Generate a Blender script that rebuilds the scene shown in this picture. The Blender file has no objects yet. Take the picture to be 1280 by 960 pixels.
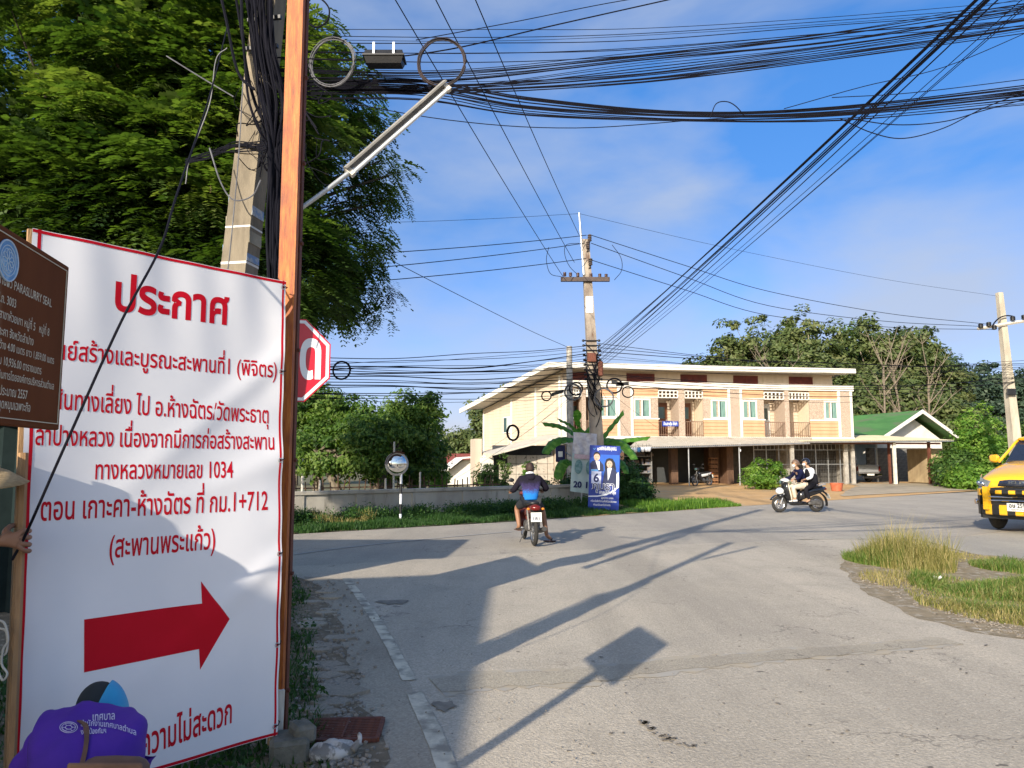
import bpy, bmesh, math, random
import numpy as np
from mathutils import Vector, Matrix, Euler, geometry
from mathutils.bvhtree import BVHTree
R = math.radians
sc = bpy.context.scene
C = sc.collection
# ---------------------------------------------------------------- camera, world, sun, exposure
PITCH = R(5.87)
cam_d = bpy.data.cameras.new('camera'); cam = bpy.data.objects.new('camera', cam_d); C.objects.link(cam)
cam_d.sensor_width = 36; cam_d.lens = 26; cam_d.clip_end = 2000; cam_d.clip_start = 0.05
cam.location = (0, 0, 1.6); cam.rotation_euler = (R(90) + PITCH, 0, 0); sc.camera = cam
SUN_EL, SUN_AZ = R(21.5), R(28.5)            # shadows run 28.5 degrees right of straight ahead
w = bpy.data.worlds.new('World'); sc.world = w; w.use_nodes = True
wn, wl = w.node_tree.nodes, w.node_tree.links
bg = wn['Background']; bg.inputs[1].default_value = 0.15
sky = wn.new('ShaderNodeTexSky'); sky.sky_type = 'NISHITA'; sky.sun_disc = False
sky.sun_elevation = SUN_EL; sky.sun_rotation = R(208.5); sky.air_density = 1.0; sky.dust_density = 1.2; sky.ozone_density = 2.5
tc = wn.new('ShaderNodeTexCoord'); mp = wn.new('ShaderNodeMapping'); mp.inputs['Scale'].default_value = (1.0, 1.0, 2.6)
mp.inputs['Rotation'].default_value = (0.2, 0.15, 0.9)
wl.new(tc.outputs['Generated'], mp.inputs[0])
n1 = wn.new('ShaderNodeTexNoise'); n1.inputs['Scale'].default_value = 1.9; n1.inputs['Detail'].default_value = 6; n1.inputs['Roughness'].default_value = .52; n1.inputs['Distortion'].default_value = .25
wl.new(mp.outputs[0], n1.inputs['Vector'])
cr = wn.new('ShaderNodeValToRGB'); cr.color_ramp.elements[0].position = .44; cr.color_ramp.elements[1].position = .71
cr.color_ramp.elements[0].color = (0, 0, 0, 1); cr.color_ramp.elements[1].color = (.85, .85, .85, 1)
wl.new(n1.outputs[0], cr.inputs[0])
mx = wn.new('ShaderNodeMix'); mx.data_type = 'RGBA'
hs = wn.new('ShaderNodeMix'); hs.data_type = 'RGBA'; hs.blend_type = 'MULTIPLY'; hs.inputs[0].default_value = 1; sx_ = wn.new('ShaderNodeSeparateXYZ'); wl.new(tc.outputs['Generated'], sx_.inputs[0]); zr_ = wn.new('ShaderNodeMapRange'); zr_.inputs[1].default_value = 0; zr_.inputs[2].default_value = 1.0; wl.new(sx_.outputs['Z'], zr_.inputs[0])
tn = wn.new('ShaderNodeValToRGB'); te = tn.color_ramp.elements; te[0].color = (.66, .57, .80, 1); te[1].position = 1; te[1].color = (.36, .61, .88, 1)
for p_, c_ in ((.10, (.50, .52, .74, 1)), (.32, (.27, .46, .69, 1)), (.45, (.27, .54, .82, 1))):
    e_ = te.new(p_); e_.color = c_
wl.new(zr_.outputs[0], tn.inputs[0]); wl.new(tn.outputs[0], hs.inputs[7])
dt_ = wn.new('ShaderNodeVectorMath'); dt_.operation = 'DOT_PRODUCT'; wl.new(tc.outputs['Generated'], dt_.inputs[0]); dt_.inputs[1].default_value = (-.444, -.818, .366)
dr_ = wn.new('ShaderNodeMapRange'); dr_.inputs[1].default_value = -.25; dr_.inputs[2].default_value = .75; dr_.inputs[3].default_value = 1; dr_.inputs[4].default_value = 0; wl.new(dt_.outputs['Value'], dr_.inputs[0]); wl.new(dr_.outputs[0], hs.inputs[0])   # the sky pales towards the sun   # morning haze towards the horizon
wl.new(sky.outputs[0], hs.inputs[6])
wl.new(cr.outputs[0], mx.inputs[0]); wl.new(hs.outputs[2], mx.inputs[6]); mx.inputs[7].default_value = (2.0, 2.3, 2.9, 1)
wl.new(mx.outputs[2], bg.inputs[0])
sun_d = bpy.data.lights.new('sun', 'SUN'); sun = bpy.data.objects.new('sun', sun_d); C.objects.link(sun)
sun_d.energy = 4.3; sun_d.angle = R(.6); sun_d.color = (1, .90, .75)
sdir = Vector((math.sin(SUN_AZ) * math.cos(SUN_EL), math.cos(SUN_AZ) * math.cos(SUN_EL), -math.sin(SUN_EL)))
sun.rotation_euler = sdir.to_track_quat('-Z', 'Y').to_euler()
sc.view_settings.view_transform = 'Standard'; sc.view_settings.look = 'None'; sc.view_settings.exposure = 0.82; sc.view_settings.gamma = 1
sc.cycles.max_bounces = 6; sc.cycles.transparent_max_bounces = 12; sc.cycles.caustics_reflective = False; sc.cycles.caustics_refractive = False

# ---------------------------------------------------------------- measuring: photo pixel (1280x960) -> place
FP = 1280 * 26 / 36
def ray(u, v):
    c = 480 - v
    return (u - 640, FP * math.cos(PITCH) - c * math.sin(PITCH), FP * math.sin(PITCH) + c * math.cos(PITCH))
def P(u, v, d):
    x, y, z = ray(u, v); return Vector((x / y * d, d, 1.6 + z / y * d))
def G(u, v, z0=0.0):
    x, y, z = ray(u, v); t = (z0 - 1.6) / z; return Vector((x * t, y * t, z0))

# ---------------------------------------------------------------- materials
MATS = {}
def mat(name, c1, c2=None, rough=.8, metal=0, scale=8, detail=5, lo=.35, hi=.65, bump=0, bscale=None, spec=.4, coat=0, stretch=None, trans=0, emit=None, third=None, tscale=1, tlo=.5, thi=.6):
    if name in MATS: return MATS[name]
    m = bpy.data.materials.new(name); m.use_nodes = True; nt = m.node_tree; N, L = nt.nodes, nt.links
    b = N['Principled BSDF']; b.inputs['Roughness'].default_value = rough; b.inputs['Metallic'].default_value = metal
    b.inputs['Specular IOR Level'].default_value = spec; b.inputs['Coat Weight'].default_value = coat
    co = N.new('ShaderNodeTexCoord'); vec = co.outputs['Object']
    if stretch:
        q = N.new('ShaderNodeMapping'); q.inputs['Scale'].default_value = stretch; L.new(vec, q.inputs[0]); vec = q.outputs[0]
    def noise(s, d=detail):
        n = N.new('ShaderNodeTexNoise'); n.inputs['Scale'].default_value = s; n.inputs['Detail'].default_value = d; n.inputs['Roughness'].default_value = .6
        L.new(vec, n.inputs['Vector']); return n
    def ramp(src, a, z):
        r = N.new('ShaderNodeMapRange'); r.inputs['From Min'].default_value = a; r.inputs['From Max'].default_value = z; L.new(src, r.inputs[0]); return r.outputs[0]
    if c2 is None:
        c2 = tuple(min(1, x * .82) for x in c1)
    n = noise(scale); f = ramp(n.outputs[0], lo, hi)
    x = N.new('ShaderNodeMix'); x.data_type = 'RGBA'; L.new(f, x.inputs[0]); x.inputs[6].default_value = (*c1, 1); x.inputs[7].default_value = (*c2, 1)
    out = x.outputs[2]
    if third:
        n3 = noise(tscale); f3 = ramp(n3.outputs[0], tlo, thi)
        y = N.new('ShaderNodeMix'); y.data_type = 'RGBA'; L.new(f3, y.inputs[0]); L.new(out, y.inputs[6]); y.inputs[7].default_value = (*third, 1); out = y.outputs[2]
    L.new(out, b.inputs['Base Color'])
    if bump:
        nb = noise(bscale or scale * 4); bp = N.new('ShaderNodeBump'); bp.inputs['Strength'].default_value = bump; bp.inputs['Distance'].default_value = .02
        L.new(nb.outputs[0], bp.inputs['Height']); L.new(bp.outputs[0], b.inputs['Normal'])
    if trans:
        b.inputs['Transmission Weight'].default_value = trans
    if emit:
        b.inputs['Emission Color'].default_value = (*emit[:3], 1); b.inputs['Emission Strength'].default_value = emit[3]
    m.diffuse_color = (*c1, 1)
    MATS[name] = m; return m
def leafmat(name, cols, translucent=.35, rough=.55):
    if name in MATS: return MATS[name]
    m = bpy.data.materials.new(name); m.use_nodes = True; nt = m.node_tree; N, L = nt.nodes, nt.links
    b = N['Principled BSDF']; b.inputs['Roughness'].default_value = rough; b.inputs['Specular IOR Level'].default_value = .3
    a = N.new('ShaderNodeAttribute'); a.attribute_name = 'shade'
    r = N.new('ShaderNodeValToRGB'); els = r.color_ramp.elements
    while len(els) < len(cols): els.new(.5)
    for i, c in enumerate(cols):
        els[i].position = i / (len(cols) - 1); els[i].color = (*c, 1)
    L.new(a.outputs['Fac'], r.inputs[0]); L.new(r.outputs[0], b.inputs['Base Color'])
    t = N.new('ShaderNodeBsdfTranslucent'); g = N.new('ShaderNodeMix'); g.data_type = 'RGBA'; g.blend_type = 'MULTIPLY'; g.inputs[0].default_value = 1
    g.inputs[7].default_value = (1.5, 1.6, .6, 1); L.new(r.outputs[0], g.inputs[6]); L.new(g.outputs[2], t.inputs[0])
    ms = N.new('ShaderNodeMixShader'); ms.inputs[0].default_value = translucent; L.new(b.outputs[0], ms.inputs[1]); L.new(t.outputs[0], ms.inputs[2])
    L.new(ms.outputs[0], N['Material Output'].inputs[0]); MATS[name] = m; return m

# ---------------------------------------------------------------- objects
def tag(o, label=None, cat=None, group=None, kind=None):
    if label: o['label'] = label
    if cat: o['category'] = cat
    if group: o['group'] = group
    if kind: o['kind'] = kind
    return o
def empty(name, loc, rz=0, label=None, cat=None, group=None):
    o = bpy.data.objects.new(name, None); C.objects.link(o); o.location = loc; o.rotation_euler = (0, 0, rz); o.empty_display_size = .1
    return tag(o, label, cat, group)
def link(name, me, parent=None, m=None):
    o = bpy.data.objects.new(name, me); C.objects.link(o)
    if parent: o.parent = parent
    if m: me.materials.clear(); me.materials.append(m)
    return o
def copy_tree(o, parent=None, label=None, group=None):
    c = o.copy(); C.objects.link(c); c.parent = parent
    if label: c['label'] = label
    if group: c['group'] = group
    for ch in list(o.children): copy_tree(ch, c)
    return c
def frame(d):
    d = d.normalized(); a = Vector((0, 0, 1)) if abs(d.z) < .95 else Vector((1, 0, 0))
    s = d.cross(a).normalized(); return s, s.cross(d).normalized()
class MB:
    def __init__(s): s.v = []; s.f = []; s.mi = []; s.k = 0
    def add(s, vs, fs, T=None):
        n = len(s.v)
        s.v += [tuple(T @ Vector(p)) if T else tuple(p) for p in vs]; s.f += [tuple(i + n for i in f) for f in fs]; s.mi += [s.k] * len(fs); return s
    def mat(s, k): s.k = k; return s
    def box(s, c, d, rz=0, rx=0, ry=0, bev=0):
        x, y, z = d[0] / 2, d[1] / 2, d[2] / 2
        T = Matrix.Translation(c) @ Euler((rx, ry, rz)).to_matrix().to_4x4()
        if bev:
            b = bev; vs = []
            for sx in (-1, 1):
                for sy in (-1, 1):
                    for sz in (-1, 1):
                        vs += [(sx * (x - b), sy * (y - b), sz * z), (sx * (x - b), sy * y, sz * (z - b)), (sx * x, sy * (y - b), sz * (z - b))]
            bm = bmesh.new(); [bm.verts.new(p) for p in vs]; bmesh.ops.convex_hull(bm, input=bm.verts)
            bm.verts.index_update(); s.add([v.co[:] for v in bm.verts], [[v.index for v in f.verts] for f in bm.faces], T); bm.free(); return s
        vs = [(i, j, k) for i in (-x, x) for j in (-y, y) for k in (-z, z)]
        return s.add(vs, [(0, 1, 3, 2), (4, 6, 7, 5), (0, 4, 5, 1), (2, 3, 7, 6), (0, 2, 6, 4), (1, 5, 7, 3)], T)
    def b2(s, x0, x1, y0, y1, z0, z1): return s.box(((x0 + x1) / 2, (y0 + y1) / 2, (z0 + z1) / 2), (abs(x1 - x0), abs(y1 - y0), abs(z1 - z0)))
    def tube(s, pts, r, n=8, cap=True, flat=1):
        pts = [Vector(p) for p in pts]; rs = r if hasattr(r, '__len__') else [r] * len(pts); vs = []; fs = []
        prev = None
        for i, p in enumerate(pts):
            d = (pts[min(i + 1, len(pts) - 1)] - pts[max(i - 1, 0)])
            a, b = frame(d)
            if prev is not None:
                dn = d.normalized(); a = (prev - dn * prev.dot(dn)).normalized(); b = a.cross(dn).normalized()
            prev = a
            for k in range(n):
                t = 2 * math.pi * k / n; vs.append(p + a * math.cos(t) * rs[i] + b * math.sin(t) * rs[i] * flat)
        for i in range(len(pts) - 1):
            for k in range(n):
                fs.append((i * n + k, i * n + (k + 1) % n, (i + 1) * n + (k + 1) % n, (i + 1) * n + k))
        if cap: fs.append(tuple(range(n - 1, -1, -1))); fs.append(tuple((len(pts) - 1) * n + k for k in range(n)))
        return s.add(vs, fs)
    def cyl(s, a, b, r, r2=None, n=12): return s.tube([a, b], [r, r if r2 is None else r2], n)
    def torus(s, c, ax, R_, r, n=28, m=8, sy=1):
        ax = Vector(ax); a, b = frame(ax); ax = ax.normalized(); c = Vector(c); vs = []; fs = []
        for i in range(n):
            t = 2 * math.pi * i / n; d = a * math.cos(t) + b * math.sin(t)
            for j in range(m):
                u = 2 * math.pi * j / m; vs.append(c + d * (R_ + r * math.cos(u)) + ax * r * sy * math.sin(u))
        for i in range(n):
            for j in range(m): fs.append((i * m + j, ((i + 1) % n) * m + j, ((i + 1) % n) * m + (j + 1) % m, i * m + (j + 1) % m))
        return s.add(vs, fs)
    def ell(s, c, r, n=16, m=10, rz=0, rx=0, ry=0, fn=None):
        T = Matrix.Translation(c) @ Euler((rx, ry, rz)).to_matrix().to_4x4(); vs = [(0, 0, -r[2])]; fs = []
        for i in range(1, m):
            p = -math.pi / 2 + math.pi * i / m
            for k in range(n):
                t = 2 * math.pi * k / n; q = (r[0] * math.cos(p) * math.cos(t), r[1] * math.cos(p) * math.sin(t), r[2] * math.sin(p)); vs.append(fn(q) if fn else q)
        vs.append((0, 0, r[2])); top = len(vs) - 1
        for k in range(n): fs.append((0, 1 + (k + 1) % n, 1 + k)); fs.append((top, top - n + k, top - n + (k + 1) % n))
        for i in range(m - 2):
            for k in range(n): fs.append((1 + i * n + k, 1 + i * n + (k + 1) % n, 1 + (i + 1) * n + (k + 1) % n, 1 + (i + 1) * n + k))
        return s.add(vs, fs, T)
    def loft(s, rings, cap=True, closed=True):
        n = len(rings[0]); vs = [p for r in rings for p in r]; fs = []
        for i in range(len(rings) - 1):
            for k in range(n if closed else n - 1): fs.append((i * n + k, i * n + (k + 1) % n, (i + 1) * n + (k + 1) % n, (i + 1) * n + k))
        if cap: fs.append(tuple(range(n - 1, -1, -1))); fs.append(tuple((len(rings) - 1) * n + k for k in range(n)))
        return s.add(vs, fs)
    def prism(s, poly, h0, h1, axis='z', T=None):
        n = len(poly)
        if axis == 'z': vs = [(x, y, h0) for x, y in poly] + [(x, y, h1) for x, y in poly]
        elif axis == 'y': vs = [(x, h0, y) for x, y in poly] + [(x, h1, y) for x, y in poly]
        else: vs = [(h0, x, y) for x, y in poly] + [(h1, x, y) for x, y in poly]
        fs = [tuple(range(n - 1, -1, -1)), tuple(range(n, 2 * n))] + [(i, (i + 1) % n, n + (i + 1) % n, n + i) for i in range(n)]
        return s.add(vs, fs, T)
    def mesh(s, name, mats, smooth=False):
        me = bpy.data.meshes.new(name); me.from_pydata(s.v, [], s.f)
        for m in (mats if isinstance(mats, (list, tuple)) else [mats]): me.materials.append(m)
        if any(s.mi): me.polygons.foreach_set('material_index', s.mi)
        bm = bmesh.new(); bm.from_mesh(me); bmesh.ops.recalc_face_normals(bm, faces=bm.faces); bm.to_mesh(me); bm.free()
        if smooth:
            me.polygons.foreach_set('use_smooth', [True] * len(me.polygons))
            if smooth is True: me.set_sharp_from_angle(angle=R(40))
        me.update(); return me
    def build(s, name, mats, parent=None, smooth=False):
        return link(name, s.mesh(name, mats, smooth), parent)
def ring(y, cx, cz, hw, hh, n=20, e=2.6):
    out = []
    for k in range(n):
        t = 2 * math.pi * k / n; c, q = math.cos(t), math.sin(t)
        out.append((cx + hw * math.copysign(abs(c) ** (2 / e), c), y, cz + hh * math.copysign(abs(q) ** (2 / e), q)))
    return out
def hring(z, cx, cy, hx, hy, n=20, e=2.3):
    return [(x, q, z) for x, _, q in ring(0, cx, cy, hx, hy, n, e)]
def bez(p, n=12):
    p = [Vector(q) for q in p]; out = []
    for i in range(n + 1):
        t = i / n; q = list(p)
        while len(q) > 1: q = [q[j].lerp(q[j + 1], t) for j in range(len(q) - 1)]
        out.append(q[0])
    return out
def spline(pts, n=6):
    pts = [Vector(p) for p in pts]; q = [pts[0] * 2 - pts[1]] + pts + [pts[-1] * 2 - pts[-2]]; out = []
    for i in range(1, len(q) - 2):
        for k in range(n):
            t = k / n; a, b, c, d = q[i - 1:i + 3]
            out.append(.5 * ((2 * b) + (c - a) * t + (2 * a - 5 * b + 4 * c - d) * t * t + (3 * b - a - 3 * c + d) * t ** 3))
    out.append(pts[-1]); return out
def skin(name, pts, edges, m, parent, sub=2, smooth=True):
    """one continuous body: joints grown with a Skin modifier, then baked to a mesh"""
    keys = list(pts); me = bpy.data.meshes.new(name); me.from_pydata([pts[k][:3] for k in keys], [(keys.index(a), keys.index(b)) for a, b in edges], [])
    o = bpy.data.objects.new(name, me); C.objects.link(o); o.modifiers.new('s', 'SKIN')
    for i, k in enumerate(keys):
        p = pts[k]; me.skin_vertices[0].data[i].radius = (p[3], p[4] if len(p) > 4 else p[3])
    me.skin_vertices[0].data[0].use_root = True
    ss = o.modifiers.new('ss', 'SUBSURF'); ss.levels = sub; ss.render_levels = sub
    dg = bpy.context.evaluated_depsgraph_get(); nm = bpy.data.meshes.new_from_object(o.evaluated_get(dg)); bpy.data.objects.remove(o)
    nm.name = name; nm.materials.clear(); nm.materials.append(m); nm.polygons.foreach_set('use_smooth', [True] * len(nm.polygons))
    return link(name, nm, parent)
def npmesh(name, V, F4, mats, shade=None, parent=None, tri=False):
    """fast mesh from numpy; F4 are quads (or tris)"""
    k = 3 if tri else 4; me = bpy.data.meshes.new(name); nf = len(F4)
    me.vertices.add(len(V)); me.vertices.foreach_set('co', np.ascontiguousarray(V, dtype=np.float32).ravel())
    me.loops.add(nf * k); me.loops.foreach_set('vertex_index', np.ascontiguousarray(F4, dtype=np.int32).ravel())
    me.polygons.add(nf); me.polygons.foreach_set('loop_start', np.arange(0, nf * k, k, dtype=np.int32)); me.polygons.foreach_set('loop_total', np.full(nf, k, dtype=np.int32))
    me.update(calc_edges=True)
    if shade is not None:
        a = me.attributes.new('shade', 'FLOAT', 'FACE'); a.data.foreach_set('value', np.ascontiguousarray(shade, dtype=np.float32))
    for m in (mats if isinstance(mats, (list, tuple)) else [mats]): me.materials.append(m)
    return link(name, me, parent)

# ---------------------------------------------------------------- lettering (flat print) laid out glyph by glyph
ABOVE = set('ิีึืั็ํ'); TONE = set('่้๊๋์'); BELOW = set('ุู'); MARK = ABOVE | TONE | BELOW
GC = {}
def glyph(ch, bold):
    key = (ch, bold)
    if key in GC: return GC[key]
    def wid(s):
        c = bpy.data.curves.new('t', 'FONT'); c.body = s; o = bpy.data.objects.new('t', c); C.objects.link(o)
        bpy.context.view_layer.update(); d = o.dimensions.x; return d, o
    a, o1 = wid('ก' + ch + 'ก'); b, o2 = wid('กก'); adv = a - b
    if ch == ' ': adv = max(adv, .25)
    bpy.data.objects.remove(o1); bpy.data.objects.remove(o2)
    _, o = wid(ch); dg = bpy.context.evaluated_depsgraph_get()
    cv = o.to_curve(dg) if hasattr(o, 'to_curve') else None
    loops = []
    if ch != ' ' and cv:
        for sp in cv.splines:
            pts = []
            if sp.type == 'BEZIER':
                bp = sp.bezier_points; n = len(bp)
                for i in range(n):
                    p0, p1 = bp[i], bp[(i + 1) % n]
                    st = (p0.handle_right - p0.co).cross(p1.co - p0.co).length < 1e-6 and (p1.handle_left - p1.co).cross(p1.co - p0.co).length < 1e-6
                    if st: pts.append(p0.co.copy())
                    else: pts += geometry.interpolate_bezier(p0.co, p0.handle_right, p1.handle_left, p1.co, 5)[:-1]
            else: pts = [Vector(p.co[:3]) for p in sp.points]
            if len(pts) > 2: loops.append([(p.x, p.y) for p in pts])
    o.to_curve_clear(); bpy.data.objects.remove(o)
    def area(l): return sum(l[i][0] * l[(i + 1) % len(l)][1] - l[(i + 1) % len(l)][0] * l[i][1] for i in range(len(l))) / 2
    def inside(p, l):
        r = False
        for i in range(len(l)):
            a_, b_ = l[i], l[i - 1]
            if (a_[1] > p[1]) != (b_[1] > p[1]) and p[0] < (b_[0] - a_[0]) * (p[1] - a_[1]) / (b_[1] - a_[1]) + a_[0]: r = not r
        return r
    out_v = []; out_f = []
    if loops:
        big = max(loops, key=lambda l: abs(area(l))); sgn = area(big) > 0
        outers = [l for l in loops if (area(l) > 0) == sgn]; holes = [l for l in loops if (area(l) > 0) != sgn]
        for gi, ol in enumerate(outers):
            c = bpy.data.curves.new('g', 'CURVE'); c.dimensions = '2D'; c.fill_mode = 'BOTH'; c.offset = bold
            for l in [ol] + [h for h in holes if inside(h[0], ol)]:
                s = c.splines.new('POLY'); s.points.add(len(l) - 1); s.use_cyclic_u = True
                for i, p in enumerate(l): s.points[i].co = (p[0], p[1], 0, 1)
            og = bpy.data.objects.new('g', c); C.objects.link(og); dg = bpy.context.evaluated_depsgraph_get(); dg.update()
            me = og.evaluated_get(dg).to_mesh(); n = len(out_v)
            out_v += [(v.co.x, v.co.y, gi * .0006) for v in me.vertices]; out_f += [tuple(n + i for i in p.vertices) for p in me.polygons]
            og.evaluated_get(dg).to_mesh_clear(); bpy.data.objects.remove(og)
    GC[key] = (out_v, out_f, adv); return GC[key]
def lettering(s, bold=.012, squeeze=1.0):
    """returns verts, faces, width; x to the right, y up, letter body about .55 high"""
    V, F, x = [], [], 0.0; prev = ''
    for i, ch in enumerate(s):
        v, f, adv = glyph(ch, bold); n = len(V); dy = 0; dx = 0
        if ch in TONE and prev in ABOVE: dy = .19
        if ch in MARK: dx = 0 if v else 0
        V += [((x + dx + p[0]) * squeeze, p[1] + dy, p[2]) for p in v]; F += [tuple(n + k for k in q) for q in f]
        if ch not in MARK: x += adv
        prev = ch
    return V, F, x * squeeze
def words(name, s, parent, m, fn, width=None, size=None, bold=.012, center=False):
    """put lettering through fn(x,y)->point; width fixes the run length"""
    V, F, W = lettering(s, bold)
    k = width / W if width and not size else size; kx = width / W if width else size
    off = -W * kx / 2 if center else 0
    me = bpy.data.meshes.new(name); me.from_pydata([fn(off + p[0] * kx, p[1] * k, p[2] * k) for p in V], [], F); me.materials.append(m)
    return link(name, me, parent)
# ---------------------------------------------------------------- surfaces
M_conc = mat('old_concrete', (.42, .39, .34), (.26, .24, .21), .9, scale=5, bump=.5, bscale=40, third=(.16, .15, .13), tscale=2.2, tlo=.55, thi=.75)
M_wallc = mat('stained_render', (.44, .41, .35), (.33, .30, .25), .9, scale=1.2, bump=.3, bscale=20, third=(.16, .15, .12), tscale=3.1, tlo=.56, thi=.74, stretch=(1, 1, .4))
M_white = mat('white_paint', (.74, .71, .65), (.62, .59, .52), .6, scale=2)
M_cream = mat('cream_board', (.55, .455, .355), (.48, .395, .30), .7, scale=1.5, stretch=(1.5, 1.5, .3), third=(.36, .29, .20), tscale=1.6, tlo=.6, thi=.8)
M_orange = mat('orange_board', (.56, .335, .195), (.49, .285, .16), .7, scale=1.5, stretch=(1.5, 1.5, .4), third=(.40, .22, .12), tscale=1.8, tlo=.6, thi=.8)
M_pebble = mat('pebble_render', (.52, .41, .32), (.28, .21, .16), .9, scale=30, lo=.4, hi=.6, bump=.8, bscale=60)
M_maroon = mat('maroon_louvre', (.17, .035, .022), (.11, .025, .018), .5, scale=4)
M_dark = mat('dark_interior', (.05, .055, .06), (.03, .03, .035), .8, scale=2)
M_glass = mat('window_glass', (.05, .10, .09), (.03, .06, .06), .08, scale=1, spec=.8)
M_curt = mat('teal_curtain', (.20, .33, .29), (.09, .17, .15), .8, scale=9, stretch=(3, 3, .2))
M_curtw = mat('pale_curtain', (.55, .60, .55), (.35, .42, .38), .8, scale=9, stretch=(3, 3, .2))
M_brown = mat('brown_timber', (.15, .085, .05), (.08, .045, .03), .7, scale=6, stretch=(4, 4, .5), bump=.2)
M_steel = mat('galvanised_steel', (.48, .49, .49), (.36, .37, .37), .45, .6, scale=6)
M_black = mat('black_plastic', (.018, .018, .02), (.012, .012, .013), .4, scale=8)
M_cable = mat('black_cable', (.009, .009, .014), (.007, .007, .011), .7, scale=8, spec=.08)
M_rub = mat('tyre_rubber', (.022, .021, .02), (.035, .032, .028), .85, scale=20, bump=.3)
M_alu = mat('cast_alloy', (.45, .45, .46), (.3, .3, .3), .35, .9, scale=10)
M_awn = mat('sheet_awning', (.62, .57, .48), (.52, .47, .38), .6, scale=2.5, third=(.32, .22, .13), tscale=1.2, tlo=.62, thi=.78)
M_block = mat('grey_block', (.20, .19, .17), (.13, .125, .115), .95, scale=6, bump=.5)
M_red = mat('red_print', (.56, .004, .018), (.50, .004, .014), .6, scale=3, spec=.15)
M_pblue = mat('poster_blue', (.012, .045, .32), (.008, .03, .22), .4, scale=1.2)
M_navy = mat('navy_print', (.008, .015, .10), (.006, .012, .08), .5, scale=3)
M_pw = mat('white_print', (.78, .80, .82), (.72, .74, .78), .5, scale=3)

# ---------------------------------------------------------------- ground, roads
def sheet(name, poly, z, m, sub=0, kind='structure', rag=0, seed=1, zf=None):
    """flat sheet from an outline; rag makes an uneven edge"""
    rnd = random.Random(seed); pts = []
    n = len(poly)
    for i in range(n):
        a, b = Vector(poly[i][:2]), Vector(poly[(i + 1) % n][:2]); L = (b - a).length
        k = max(1, int(L / rag[0])) if rag else 1
        for j in range(k):
            p = a.lerp(b, j / k)
            if rag: p += Vector((rnd.uniform(-1, 1), rnd.uniform(-1, 1))) * rag[1]
            pts.append(p)
    tri = geometry.tessellate_polygon([[Vector((p.x, p.y, 0)) for p in pts]])
    me = bpy.data.meshes.new(name); me.from_pydata([(p.x, p.y, zf(p.x, p.y) if zf else z) for p in pts], [], [tuple(t) for t in tri]); me.materials.append(m)
    bm = bmesh.new(); bm.from_mesh(me); bmesh.ops.recalc_face_normals(bm, faces=bm.faces)
    if sum(f.normal.z for f in bm.faces) < 0: bmesh.ops.reverse_faces(bm, faces=bm.faces)
    bm.to_mesh(me); bm.free()
    return tag(link(name, me), kind=kind)
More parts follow.
